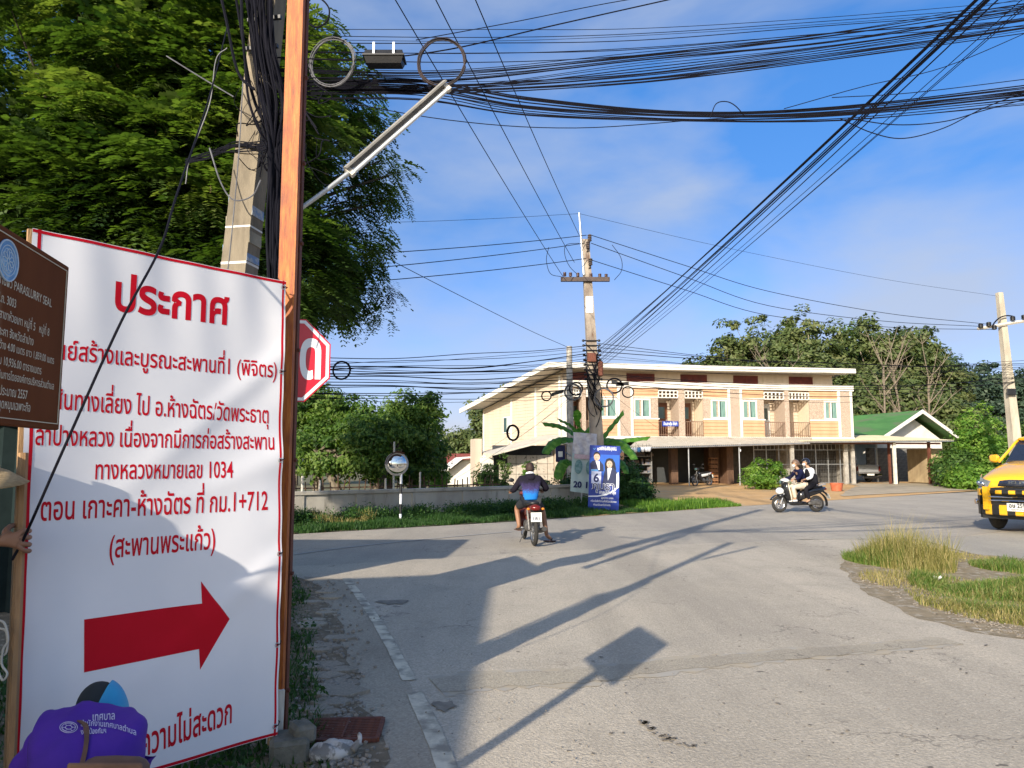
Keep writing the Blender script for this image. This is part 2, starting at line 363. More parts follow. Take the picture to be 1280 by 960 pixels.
def roadmat(name, base, dark, warm, spots=True, agg=True):
    m = bpy.data.materials.new(name); m.use_nodes = True; nt = m.node_tree; N, L = nt.nodes, nt.links; b = N['Principled BSDF']; b.inputs['Roughness'].default_value = .88
    co = N.new('ShaderNodeTexCoord')
    def noise(s, d=4, st=None, rg=.6):
        n = N.new('ShaderNodeTexNoise'); n.inputs['Scale'].default_value = s; n.inputs['Detail'].default_value = d; n.inputs['Roughness'].default_value = rg; v = co.outputs['Object']
        if st:
            q = N.new('ShaderNodeMapping'); q.inputs['Scale'].default_value = st[:3]; q.inputs['Rotation'].default_value = (0, 0, st[3]); L.new(v, q.inputs[0]); v = q.outputs[0]
        L.new(v, n.inputs['Vector']); return n.outputs[0]
    def rng(s, a, z, t0=0, t1=1):
        r = N.new('ShaderNodeMapRange'); L.new(s, r.inputs[0]); r.inputs[1].default_value = a; r.inputs[2].default_value = z; r.inputs[3].default_value = t0; r.inputs[4].default_value = t1; return r.outputs[0]
    def mixc(f, a, c, bt='MIX'):
        x = N.new('ShaderNodeMix'); x.data_type = 'RGBA'; x.blend_type = bt; L.new(f, x.inputs[0])
        for s, q in ((6, a), (7, c)):
            if isinstance(q, tuple): x.inputs[s].default_value = (*q, 1)
            else: L.new(q, x.inputs[s])
        return x.outputs[2]
    c = mixc(rng(noise(.35, 5), .38, .62), base, warm)
    c = mixc(rng(noise(1.3, 6), .5, .72, 0, .55), c, dark)
    c = mixc(rng(noise(.6, 5, (1, .12, 1, -.9)), .46, .64, 0, .75), c, dark)      # faint wheel-polished streaks
    if agg:
        v = N.new('ShaderNodeTexVoronoi'); v.inputs['Scale'].default_value = 75; L.new(co.outputs['Object'], v.inputs['Vector'])
        bw = N.new('ShaderNodeRGBToBW'); L.new(v.outputs['Color'], bw.inputs[0])
        c = mixc(rng(bw.outputs[0], .2, .8, .0, .42), c, tuple(x * .45 for x in base))
        c = mixc(rng(noise(55, 3), .55, .75, 0, .5), c, tuple(min(1, x * 1.5) for x in base))
    if spots:
        c = mixc(rng(noise(4.5, 3, (1, 1.6, 1, .4)), .70, .735, 0, .7), c, (.05, .042, .035))
        c = mixc(rng(noise(14, 2), .73, .76, 0, .7), c, (.06, .05, .04))
    # fine cracks
    v2 = N.new('ShaderNodeTexVoronoi'); v2.feature = 'DISTANCE_TO_EDGE'; v2.inputs['Scale'].default_value = .8; q = N.new('ShaderNodeMapping'); L.new(co.outputs['Object'], q.inputs[0])
    n9 = N.new('ShaderNodeTexNoise'); n9.inputs['Scale'].default_value = 3; n9.inputs['Detail'].default_value = 5; L.new(co.outputs['Object'], n9.inputs['Vector'])
    va = N.new('ShaderNodeVectorMath'); va.operation = 'ADD'; L.new(q.outputs[0], va.inputs[0]); L.new(n9.outputs['Color'], va.inputs[1]); L.new(va.outputs[0], v2.inputs['Vector'])
    gate = rng(noise(.5, 2), .5, .6); mu = N.new('ShaderNodeMath'); mu.operation = 'MULTIPLY'; L.new(rng(v2.outputs['Distance'], .004, .012, .5, 0), mu.inputs[0]); L.new(gate, mu.inputs[1])
    c = mixc(mu.outputs[0], c, (.08, .07, .06))
    L.new(c, b.inputs['Base Color'])
    bp = N.new('ShaderNodeBump'); bp.inputs['Strength'].default_value = .75; bp.inputs['Distance'].default_value = .012
    L.new(noise(60, 4), bp.inputs['Height']); L.new(bp.outputs[0], b.inputs['Normal']); return m
M_road = roadmat('worn_pale_asphalt', (.49, .43, .34), (.34, .295, .23), (.55, .475, .365))
sheet('junction_base', [(-4.0,10.0),(-2,12.2),(3,15),(8,17),(22,26),(34,26),(20,8),(12,4),(9,2),(-2,2),(-3,6)], -.001, M_road)
M_road2 = roadmat('grey_asphalt', (.40, .355, .29), (.30, .27, .225), (.48, .42, .33), spots=False)
M_patch = roadmat('coarse_patch', (.40, .35, .27), (.30, .26, .20), (.46, .40, .30), spots=False)
M_should = roadmat('dusty_concrete', (.38, .33, .25), (.25, .21, .16), (.44, .38, .29), spots=False)
M_sand = mat('sand', (.50, .40, .25), (.42, .33, .2), .95, scale=10, bump=.4, bscale=70)
M_soil = mat('dry_soil', (.22, .17, .11), (.14, .11, .07), .95, scale=5, bump=.6, bscale=40, third=(.33, .27, .19), tscale=14, tlo=.55, thi=.65)
M_soilg = mat('green_soil', (.09, .10, .04), (.06, .065, .03), .95, scale=3, bump=.5)
M_yard = mat('orange_dirt', (.60, .37, .16), (.50, .30, .125), .95, scale=1.1, bump=.5, bscale=25, third=(.40, .33, .22), tscale=.7, tlo=.56, thi=.72)
M_paveg = mat('weathered_yard_concrete', (.46, .38, .27), (.36, .30, .21), .92, scale=.8, bump=.4, bscale=20, third=(.20, .17, .12), tscale=1.4, tlo=.54, thi=.66, stretch=(.5, 1.8, 1))

g = sheet('ground', [(-900, -300), (900, -300), (900, 1200), (-900, 1200)], 0, mat('far_ground', (.10, .11, .05), (.16, .13, .07), .95, scale=.3), zf=lambda x, y: -.03)
# far kerb line of the cross road runs from behind the left trees to the right horizon
FE = [(-60, -24.0), (-12, 11.0), (-4.8, 16.2), (0, 19.5), (5.8, 24.2), (11.2, 28.9), (21.5, 36.5), (60, 62), (150, 120)]
NE_ = [(150, 112), (60, 55), (30, 32), (19, 23.2), (13.5, 18.6), (9, 15.5), (6, 14.4), (3, 13.6), (-2.4, 11.4), (-4.5, 9.8), (-14, 2.4), (-60, -33)]
sheet('cross_road', FE + NE_, .004, M_road2)
NR = [G(364, 708).xy, G(430, 706).xy, (-.6, 12.6), (3.0, 14.2), (6.0, 15.1), G(1110, 668).xy, G(1055, 705).xy, G(1080, 735).xy, G(1150, 768).xy, G(1215, 784).xy, G(1290, 796).xy, (9, 5.2), (16, -30), (-4.5, -30), (-3.2, -2), (-1.5, 2), G(470, 958).xy, G(430, 850).xy, G(400, 760).xy, G(372, 725).xy]
sheet('near_road', [tuple(p) for p in NR], .010, M_road, rag=(.35, .03), seed=4)
# gravelly apron where the yellow truck stands
sheet('gravel_apron', [(5.7, 15.0), G(1110, 666).xy, G(1200, 688).xy, G(1290, 715).xy, (26, 10), (40, 25), (30, 31.5), (19, 23.0), (13.5, 18.4), (9, 15.4)], .014, roadmat('pale_gravel', (.40, .36, .29), (.32, .29, .24), (.46, .41, .32), spots=False), rag=(.5, .08), seed=8)
# coarse patch strip with sandy margins across the near road
def strip(name, line, w, z, m, seed=1, jit=.03):
    rnd = random.Random(seed); pts = spline([Vector((p[0], p[1], 0)) for p in line], 8); L_, R_ = [], []
    for i, p in enumerate(pts):
        d = (pts[min(i + 1, len(pts) - 1)] - pts[max(i - 1, 0)]).normalized(); s = Vector((-d.y, d.x, 0)); ww = w(i / (len(pts) - 1)) if callable(w) else w
        L_.append(p + s * (ww / 2 + rnd.uniform(-jit, jit))); R_.append(p - s * (ww / 2 + rnd.uniform(-jit, jit)))
    vs = [(p.x, p.y, z) for p in L_ + R_]; n = len(L_)
    me = bpy.data.meshes.new(name); me.from_pydata(vs, [], [(n + i, n + i + 1, i + 1, i) for i in range(n - 1)]); me.materials.append(m)
    return tag(link(name, me), kind='structure')
ptch = [G(545, 860), G(620, 852), G(720, 848), G(800, 838), G(900, 828), G(1010, 818), G(1100, 811), G(1190, 803)]
strip('sandy_joint', ptch, lambda t: .50 - .22 * t, .013, mat('sand_dust', (.42, .35, .25), (.38, .34, .27), .95, scale=9, third=(.38, .35, .30), tscale=3, tlo=.45, thi=.6), 3, .05)
strip('patch_strip', ptch, lambda t: .36 - .16 * t, .016, M_patch, 4, .03)
M_line = mat('worn_line_paint', (.66, .60, .46), (.48, .43, .33), .8, scale=7, lo=.4, hi=.6, third=(.27, .24, .19), tscale=5, tlo=.48, thi=.62)
strip('edge_line', [G(432, 724), G(455, 755), G(478, 790), G(497, 825), G(512, 853)], .10, .018, M_line, 5, .004)
strip('edge_line_near', [G(518, 868), G(535, 905), G(552, 945), G(566, 985)], .11, .018, M_line, 6, .004)
strip('centre_line', [G(366, 694), G(440, 684), G(560, 672), G(640, 665)], .10, .012, mat('pale_line', (.40, .38, .34), (.32, .31, .29), .8, scale=5), 7, .012)
# shoulder, broken concrete strip and green verge on the left
sheet('road_shoulder', [G(436, 726).xy, G(470, 775).xy, G(497, 830).xy, G(520, 880).xy, G(552, 952).xy, (-.2, 3), (-1.2, 3), G(478, 958).xy, G(432, 860).xy, G(412, 775).xy, G(392, 735).xy, G(380, 722).xy], .014, M_should, rag=(.3, .03), seed=3)
sheet('verge_ground', [(-40, -24), (-14, 2.2), (-4.6, 9.6), G(372, 722).xy, G(400, 735).xy, G(420, 775).xy, G(440, 860).xy, G(486, 958).xy, (-1.0, 2), (-2.0, -12), (-40, -40)], .018, M_soil, rag=(.3, .05), seed=9)
# yard in front of the row house: orange dirt that climbs a little to the building
def zy(x, y): 
    k = (y - (19.5 + x * .78)) / 9.0; return .006 + .2 * min(1, max(0, k))
yard = MB(); Nn = 26
vs = []; fs = []
for i in range(Nn + 1):
    x = 2.0 + i * 1.5
    for j in range(9):
        y0 = 19.62 + x * .795 if x > 0 else 19; y = y0 + (48 - y0) * (j / 8) if x < 24 else y0 + j * 3; vs.append((x, y, zy(x, y) + (.003 if j else -.002)))
for i in range(Nn):
    for j in range(8): fs.append((i * 9 + j, (i + 1) * 9 + j, (i + 1) * 9 + j + 1, i * 9 + j + 1))
yard.add(vs, fs); tag(yard.build('dirt_yard', M_yard), kind='structure')
sheet('concrete_yard', [G(1052, 622).xy, G(1200, 614).xy, (40, 47), (40, 62), (21, 52), (19, 41.0), (16, 36)], 0, M_paveg, rag=(.8, .12), seed=6, zf=lambda x, y: zy(x, y) + .02)
# dry island between the two roads
isl = [G(1050, 709).xy, G(1056, 699).xy, G(1100, 688).xy, G(1150, 686).xy, G(1200, 692).xy, G(1290, 700).xy, (14, 8.5), (9.5, 5.6), G(1290, 803).xy, G(1215, 791).xy, G(1150, 774).xy, G(1078, 741).xy]
sheet('traffic_island', [tuple(p) for p in isl], .0145, mat('island_soil', (.30, .235, .145), (.20, .16, .10), .95, scale=4, bump=.6, bscale=40, third=(.40, .35, .28), tscale=9, tlo=.52, thi=.65), rag=(.2, .05), seed=2)

# ---------------------------------------------------------------- foliage
rng = np.random.default_rng(7)
def orthob(d, up=None):
    up = np.array([0, 0, 1.0]) if up is None else up
    s = np.cross(d, up); s /= np.linalg.norm(s, axis=-1, keepdims=True) + 1e-9; return s, np.cross(s, d)
def unit(n):
    v = rng.normal(size=(n, 3)); return v / np.linalg.norm(v, axis=1, keepdims=True)
def leaf_quads(cen, size, outward=None, ow=.6, jitter=.35, asp=.5, droop=0):
    """each leaf a folded diamond of its own"""
    n = len(cen); d = unit(n); d[:, 2] -= droop
    nrm = unit(n) * (1 - ow)
    if outward is not None: nrm = nrm + outward * ow
    nrm[:, 2] += .35; nrm /= np.linalg.norm(nrm, axis=1, keepdims=True) + 1e-9
    d = d - nrm * np.sum(d * nrm, 1, keepdims=True); d /= np.linalg.norm(d, axis=1, keepdims=True) + 1e-9; s = np.cross(nrm, d)
    L = size * (1 + jitter * rng.uniform(-1, 1, (n, 1)))
    a = cen - d * L * .5; c = cen + d * L * .5; b = cen + s * L * asp * .5 - nrm * L * .06 - d * L * .08; e = cen - s * L * asp * .5 - nrm * L * .06 - d * L * .08
    V = np.stack([a, b, c, e], 1).reshape(-1, 3); F = np.arange(4 * n).reshape(n, 4); return V, F
def clumps(ells, n, rmin=.62):
    """points over the shells of a crown made of several ellipsoids"""
    vol = np.array([e[3] * e[4] * e[5] for e in ells]) ** (2 / 3); vol /= vol.sum(); out = []; nor = []
    for e, k in zip(ells, np.round(vol * n).astype(int)):
        u = unit(k); r = rng.uniform(rmin, 1, (k, 1)) ** .7; ee = np.array(e[3:6]); out.append(np.array(e[:3]) + u * r * ee); q = u / ee; nor.append(q / np.linalg.norm(q, axis=1, keepdims=True))
    return np.concatenate(out), np.concatenate(nor)
def crown(name, ells, nclump, per, size, m, parent, cr=.6, flat=.6, asp=.5, droop=.2, rmin=.6):
    cc, cn = clumps(ells, nclump, rmin); k = len(cc); rad = cr * rng.uniform(.5, 1.3, (k, 1))
    off = unit(k * per) * rng.uniform(.15, 1, (k * per, 1)) ** .5; off[:, 2] *= flat
    cen = np.repeat(cc, per, 0) + off * np.repeat(rad, per, 0)
    ow = off + .6 * np.repeat(cn, per, 0); ow /= np.linalg.norm(ow, axis=1, keepdims=True)
    V, F = leaf_quads(cen, size, ow, .55, asp=asp, droop=droop)
    sh = np.repeat(rng.normal(.5, .2, k), per) + rng.normal(0, .14, k * per)
    return npmesh(name, V, F, m, np.clip(sh, 0, 1), parent), cc
def tree(loc, h, ells, nclump, per, size, m, label, group=None, cat='tree', name='tree', trunk=.18, cr=.6, seed=0, bare=0, asp=.5, nlimb=14, flat=.6, barkm=None, ntr=1, rmin=.6):
    """tree > trunk, crown; ells in tree-local coordinates"""
    global rng; rng = np.random.default_rng(seed + 11); rnd = random.Random(seed)
    t = empty(name, loc, 0, label, cat, group)
    c, cc = crown('crown', ells, nclump, per, size, m, t, cr, flat, asp, rmin=rmin)
    mb = MB(); mid = np.mean(np.array([e[:3] for e in ells]), 0)
    for q in range(ntr):
        ox, oy = (rnd.uniform(-.6, .6), rnd.uniform(-.4, .4)) if ntr > 1 else (0, 0)
        top = Vector((mid[0] + ox * 3, mid[1] + oy, h * .62)); main = bez([(ox, oy, -.1), (ox * 1.1 + rnd.uniform(-.1, .1), oy, h * .25), top * .8, top], 8)
        mb.tube(main, [trunk * (1.15 - .75 * i / 8) for i in range(9)], 8)
        idx = rng.permutation(len(cc))[:nlimb]
        for i in idx:
            e = Vector(cc[i]); k = rnd.randint(3, 7); s = main[k]; L = (e - s)
            p = bez([s, s + L * .35 + Vector((0, 0, .12 * L.length)), s + L * .75 + Vector((rnd.uniform(-.2, .2), 0, .1)), e], 6); r0 = trunk * (.5 - .03 * k)
            mb.tube(p, [r0 * (1 - .85 * j / 6) for j in range(7)], 5, cap=False)
    mb.build('trunk', barkm or MATS['bark'], t, True); return t
mat('bark', (.20, .165, .12), (.11, .09, .065), .95, scale=5, bump=.8, bscale=18, stretch=(1, 1, .3))
mat('pale_bark', (.42, .36, .28), (.27, .22, .17), .95, scale=5, bump=.6, stretch=(1, 1, .3))
LF_near = leafmat('feathery_leaf', [(.022, .050, .014), (.06, .11, .022), (.105, .175, .038), (.18, .24, .065)], .40)
LF_mid = leafmat('mid_green_leaf', [(.02, .05, .012), (.05, .11, .02), (.09, .16, .03), (.15, .20, .05)], .35)
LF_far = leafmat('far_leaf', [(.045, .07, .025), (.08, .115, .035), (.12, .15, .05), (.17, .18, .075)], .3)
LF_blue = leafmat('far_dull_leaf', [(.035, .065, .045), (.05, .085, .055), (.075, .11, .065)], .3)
LF_bright = leafmat('bright_leaf', [(.05, .13, .015), (.10, .21, .025), (.16, .28, .04), (.24, .33, .06)], .4)
LF_dry = leafmat('dry_leaf', [(.10, .12, .03), (.20, .19, .06), (.30, .25, .10)], .35)
LF_ban = leafmat('banana_leaf', [(.04, .14, .02), (.08, .22, .03), (.16, .33, .06)], .4, .4)
LF_grass = leafmat('grass_blade', [(.035, .09, .012), (.07, .15, .02), (.13, .21, .04), (.28, .27, .10)], .35)
LF_grassd = leafmat('dry_grass_blade', [(.14, .16, .04), (.27, .25, .08), (.42, .34, .15), (.52, .42, .22)], .4)
LF_weed = leafmat('verge_weed', [(.015, .05, .01), (.03, .08, .018), (.055, .12, .025)], .3)

def grass(name, pts, h, wd, m, lean=.35, seed=1, shade=(.5, .2), parent=None, z0=0.0):
    """pts (n,2); every blade its own tapering bent strip"""
    r = np.random.default_rng(seed); n = len(pts); a = r.uniform(0, 6.283, n); H = h * r.uniform(.25, 1.2, n) * (.75 + .35 * np.sin(pts[:, 0] * 3.1 + 2 * np.sin(pts[:, 1] * 2.3))) if np.isscalar(h) else h * r.uniform(.6, 1.15, n)
    d = np.stack([np.cos(a), np.sin(a), 0 * a], 1); s = np.stack([-np.sin(a), np.cos(a), 0 * a], 1); b = np.concatenate([pts, np.full((n, 1), z0)], 1)
    ln = lean * r.uniform(.2, 1.3, n)[:, None] * H[:, None]; up = np.array([0, 0, 1.0]); W = wd * r.uniform(.6, 1.3, n)[:, None]
    p1 = b + up * H[:, None] * .6 + d * ln * .35; p2 = b + up * H[:, None] + d * ln
    V = np.stack([b - s * W, b + s * W, p1 + s * W * .7, p1 - s * W * .7, p2 + s * W * .08, p2 - s * W * .08], 1).reshape(-1, 3)
    i = np.arange(n)[:, None] * 6; F = np.concatenate([i + [0, 1, 2, 3], i + [3, 2, 4, 5]], 1).reshape(-1, 4)
    sh = np.repeat(np.clip(r.normal(shade[0], shade[1], n), 0, 1), 2)
    return npmesh(name, V, F, m, sh, parent)
def inpoly(n, poly, seed=1, f=None):
    r = np.random.default_rng(seed); P_ = np.array([tuple(p)[:2] for p in poly]); lo, hi = P_.min(0), P_.max(0); out = []
    tot = 0
    while tot < n:
        q = r.uniform(lo, hi, (n * 2, 2)); ins = np.zeros(len(q), bool); j = len(P_) - 1
        for i in range(len(P_)):
            c = ((P_[i, 1] > q[:, 1]) != (P_[j, 1] > q[:, 1])) & (q[:, 0] < (P_[j, 0] - P_[i, 0]) * (q[:, 1] - P_[i, 1]) / (P_[j, 1] - P_[i, 1] + 1e-12) + P_[i, 0]); ins ^= c; j = i
        q = q[ins]
        if f is not None: q = q[r.uniform(0, 1, len(q)) < f(q)]
        out.append(q); tot += len(q)
        if len(q) == 0: break
    return np.concatenate(out)[:n]
# ---------------------------------------------------------------- the notice banner and what stands round it
def proj(p):
    y = p[1] * math.cos(PITCH) + (p[2] - 1.6) * math.sin(PITCH); z = -p[1] * math.sin(PITCH) + (p[2] - 1.6) * math.cos(PITCH)
    return 640 + FP * p[0] / y, 480 - FP * z / y
TL, TR, BR_, BL = P(41, 285, 3.17), P(357, 352, 4.15), P(347, 919, 4.13), P(9, 1018, 3.20)
BN = (TR - TL).cross(TL - BL).normalized()
if BN.y > 0: BN = -BN
def bflat(s, t): return (BL * (1 - s) + BR_ * s) * (1 - t) + (TL * (1 - s) + TR * s) * t
def wr(s, t):
    f = .006 * math.sin(5.2 * s + 7.5 * t + .6) * (.4 + s) + .003 * math.sin(13 * s - 8 * t)
    f += .012 * math.exp(-((t - .83 + .45 * (1 - s)) / .035) ** 2) * s + .012 * math.exp(-((t - .38 + .35 * (1 - s)) / .03) ** 2) * s ** 1.5
    f += .008 * math.exp(-((t - .60 + .22 * (1 - s)) / .03) ** 2) * s + .003 * math.sin(31 * s + 9 * t) * max(0, 1 - 4 * abs(t - .97)) + .004 * math.sin(44 * t) * max(0, (abs(s - .5) - .42) / .08)
    f += -.03 * math.sin(math.pi * s) * math.sin(math.pi * t)
    return f
def bsurf(s, t, off=0): return bflat(s, t) + BN * (wr(s, t) + off)
def inv(u, v):
    s, t = .5, .5
    for _ in range(25):
        a, b = proj(bflat(s, t)); du = proj(bflat(s + .01, t)); dv = proj(bflat(s, t + .01))
        J = np.array([[(du[0] - a) / .01, (dv[0] - a) / .01], [(du[1] - b) / .01, (dv[1] - b) / .01]]); q = np.linalg.solve(J, [u - a, v - b]); s += q[0]; t += q[1]
    return s, t
M_vinyl = mat('white_vinyl', (.80, .79, .80), (.76, .755, .77), .5, scale=2)
M_wood = mat('raw_wood', (.42, .25, .12), (.28, .16, .075), .8, scale=6, stretch=(6, 6, .6), bump=.3)
M_woodw = mat('whitewashed_wood', (.70, .66, .58), (.5, .45, .38), .8, scale=8, stretch=(4, 4, .6))
BW, BH = (TR - TL).length, (TL - BL).length
ban = empty('notice_banner', BL, 0, 'large white vinyl notice banner with red Thai lettering and a big red arrow, left foreground', 'banner')
def bchild(o): o.parent = ban; o.matrix_parent_inverse = Matrix.Translation(-BL); return o
nx, ny = 56, 110; mb = MB()
mb.add([bsurf(i / nx, j / ny) for j in range(ny + 1) for i in range(nx + 1)], [(j * (nx + 1) + i, j * (nx + 1) + i + 1, (j + 1) * (nx + 1) + i + 1, (j + 1) * (nx + 1) + i) for j in range(ny) for i in range(nx)])
mb.add([bsurf(i / nx, j / ny, -.004) for j in range(ny + 1) for i in range(nx + 1)], [(j * (nx + 1) + i + 1, j * (nx + 1) + i, (j + 1) * (nx + 1) + i, (j + 1) * (nx + 1) + i + 1) for j in range(ny) for i in range(nx)])
bme = mb.mesh('banner_sheet', M_vinyl, 1); bchild(link('banner_sheet', bme))
def band(name, a, b, wd, side):
    m_ = MB(); n = 90; vs = []
    for i in range(n + 1):
        s = a[0] + (b[0] - a[0]) * i / n; t = a[1] + (b[1] - a[1]) * i / n
        if side == 'v': vs += [bsurf(s - wd, t, .0010), bsurf(s + wd, t, .0010)]
        else: vs += [bsurf(s, t - wd, .0016), bsurf(s, t + wd, .0016)]
    m_.add(vs, [(2 * i, 2 * i + 1, 2 * i + 3, 2 * i + 2) for i in range(n)]); bchild(m_.build(name, M_red, None))
band('border_stripe', (.022, 0), (.022, 1), .0058, 'v'); band('border_stripe', (.987, 0), (.987, 1), .0048, 'v')
band('border_stripe', (0, .996), (1, .996), .0028, 'h'); band('border_stripe', (0, .004), (1, .004), .0028, 'h')
def bline(text, a, b, k, bold=.016):
    s0, t0 = inv(*a); s1, t1 = inv(*b); W = math.hypot((s1 - s0) * BW, (t1 - t0) * BH)
    def fn(x, y, z):
        q = x / W; return bsurf(s0 + (s1 - s0) * q, t0 + (t1 - t0) * q + y / BH, .0012 + z * .6)
    bchild(words('printed_words', text, None, M_red, fn, W, k, bold))
bline('ประกาศ', (141, 386), (288, 405), .235, .028)
bline('ศูนย์สร้างและบูรณะสะพานที่1 (พิจิตร)', (52, 447), (347, 472), .118, .013)
bline('เส้นทางเลี่ยง ไป อ.ห้างฉัตร/วัดพระธาตุ', (59, 510), (338, 529), .125, .013)
bline('ลำปางหลวง เนื่องจากมีการก่อสร้างสะพาน', (43, 556), (344, 562), .120, .013)
bline('ทางหลวงหมายเลข 1034', (120, 599), (293, 597), .120, .013)
bline('ตอน เกาะคา-ห้างฉัตร ที่ กม.1+712', (50, 651), (335, 637), .142, .013)
bline('(สะพานพระแก้ว)', (138, 698), (272, 686), .145, .013)
bline('ขออภัยในความไม่สะดวก', (84, 982), (292, 903), .165, .018)
ar = [inv(*p) for p in [(107, 775), (180, 765), (255, 755), (254, 727), (270, 750), (288, 774), (270, 806), (252, 838), (251, 812), (180, 827), (106, 841)]]
bm = bmesh.new(); vv = [bm.verts.new((s, t, 0)) for s, t in ar]; bm.faces.new([vv[i] for i in (0, 1, 9, 10)]); bm.faces.new([vv[i] for i in (1, 2, 8, 9)]); bm.faces.new([vv[i] for i in (2, 3, 4, 5, 6, 7, 8)])
bmesh.ops.triangulate(bm, faces=bm.faces); bmesh.ops.subdivide_edges(bm, edges=bm.edges, cuts=14, use_grid_fill=True)
for v_ in bm.verts: v_.co = bsurf(v_.co.x, v_.co.y, .0014)
me = bpy.data.meshes.new('red_arrow'); bm.to_mesh(me); bm.free(); me.materials.append(M_red); bchild(link('red_arrow', me))
for s0, s1, t0, t1 in ((-.008, .01, -.06, 1.0), (.972, .992, -.02, 1.0)):
    m_ = MB(); p0, p1 = bflat((s0 + s1) / 2, t0) - BN * .03, bflat((s0 + s1) / 2, t1) - BN * .03; m_.tube([p0, p1], .017, 4); bchild(m_.build('frame_stick', M_wood, None))
for t0 in (.06, .55, .985):
    m_ = MB(); m_.tube([bflat(0, t0) - BN * .05, bflat(1, t0) - BN * .05], .014, 4); bchild(m_.build('frame_stick', M_wood, None))
for t_ in (.985, .79, .59, .385, .19, .02):
    c_ = bsurf(.985, t_, .003); m_ = MB(); m_.torus(c_, BN, .011, .0028, 14, 5, .5); bchild(m_.build('eyelet', M_steel, None))
    m_ = MB(); m_.tube([bsurf(.985, t_, .004), bsurf(.998, t_ + .002, .006), bflat(1.02, t_ + .004) - BN * .02, bflat(1.03, t_ + .004) - BN * .08], .0028, 5); bchild(m_.build('tie_cord', M_cable, None))
# timber prop the standing man holds at the banner's left edge
m_ = MB(); m_.tube([P(29, 566, 3.13), P(22, 760, 3.12), P(10, 1060, 3.12)], [.019, .018, .017], 6)
tag(m_.build('timber_prop', M_wood), 'thin brown timber prop gripped by a hand at the left edge of the banner', 'prop')
# stakes and block under the right edge
for k, (u, v0, v1, wd, mm, lb) in enumerate(((337, 905, 947, .035, M_woodw, 'left of the two pale stakes under the right end of the banner'), (349, 905, 940, .03, M_woodw, 'right pale stake under the banner corner beside the concrete block'))):
    q = G(u, v1); m_ = MB(); m_.box((q.x, q.y, .16), (wd, .03, .34), rz=.5, ry=.02); tag(m_.build('wooden_stake', mm), lb, 'stake')
q = G(352, 952); m_ = MB(); m_.box((q.x + .03, q.y + .02, .06), (.2, .22, .14), rz=.35, bev=.02); m_.box((q.x + .09, q.y + .06, .13), (.12, .14, .1), rz=.6, bev=.02)
tag(m_.build('concrete_block', mat('mossy_concrete', (.20, .185, .15), (.10, .10, .075), .95, scale=9, bump=.6)), 'broken grey concrete block at the foot of the orange post', 'block')

# rusty orange post: two channels bolted to spacers
M_rust = bpy.data.materials.new('orange_rust'); M_rust.use_nodes = True; nt = M_rust.node_tree; N, L = nt.nodes, nt.links; b = N['Principled BSDF']; b.inputs['Roughness'].default_value = .6
co = N.new('ShaderNodeTexCoord'); q1 = N.new('ShaderNodeMapping'); q1.inputs['Scale'].default_value = (26, 26, 2.4); L.new(co.outputs['Object'], q1.inputs[0])
nA = N.new('ShaderNodeTexNoise'); nA.inputs['Scale'].default_value = 2.2; nA.inputs['Detail'].default_value = 12; nA.inputs['Roughness'].default_value = .72; L.new(q1.outputs[0], nA.inputs['Vector'])
rA = N.new('ShaderNodeValToRGB'); e = rA.color_ramp.elements; e[0].position = .3; e[0].color = (.09, .018, .006, 1); e[1].position = .78; e[1].color = (.56, .25, .065, 1)
x1 = e.new(.45); x1.color = (.34, .075, .007, 1); x2 = e.new(.58); x2.color = (.46, .135, .012, 1); L.new(nA.outputs[0], rA.inputs[0])
nB = N.new('ShaderNodeTexNoise'); nB.inputs['Scale'].default_value = 5; nB.inputs['Detail'].default_value = 6; L.new(co.outputs['Object'], nB.inputs['Vector']); mB = N.new('ShaderNodeMapRange'); mB.inputs[1].default_value = .52; mB.inputs[2].default_value = .72; mB.inputs[4].default_value = .75; L.new(nB.outputs[0], mB.inputs[0])
xB = N.new('ShaderNodeMix'); xB.data_type = 'RGBA'; L.new(mB.outputs[0], xB.inputs[0]); L.new(rA.outputs[0], xB.inputs[6]); xB.inputs[7].default_value = (.20, .045, .010, 1); L.new(xB.outputs[2], b.inputs['Base Color'])
bp = N.new('ShaderNodeBump'); bp.inputs['Strength'].default_value = .35; bp.inputs['Distance'].default_value = .01; L.new(nA.outputs[0], bp.inputs['Height']); L.new(bp.outputs[0], b.inputs['Normal'])
M_rustd = mat('dark_rust', (.17, .055, .03), (.09, .03, .02), .75, scale=12, stretch=(3, 3, .7), bump=.4)
post = empty('sign_post', (-1.325, 4.33, 0), R(-4), 'tall rusty orange steel post of two bolted channels beside the banner', 'post')
def chan(y0, name='channel'):
    m_ = MB(); m_.b2(-.05, .05, y0, y0 + .012, 0, 4.62); m_.b2(-.05, -.042, y0 + .012, y0 + .04, 0, 4.62); m_.b2(.042, .05, y0 + .012, y0 + .04, 0, 4.62); m_.build(name, M_rust, post)
chan(-.06); 
m_ = MB(); m_.b2(-.048, .048, .04, .052, 0, 4.6); m_.b2(.040, .048, .014, .04, 0, 4.6); m_.b2(-.048, -.040, .014, .04, 0, 4.6); m_.build('channel', M_rustd, post)
for z in (.3, .95, 1.6, 2.25, 2.9, 3.4, 3.95, 4.5):
    m_ = MB(); m_.b2(-.036, .036, -.02, .014, z - .09, z + .09); sp_ = m_.build('spacer', M_rustd, post)
    m_ = MB(); m_.cyl((.046, .028, z), (.062, .028, z), .012, n=6); m_.build('bolt', M_rustd, sp_)

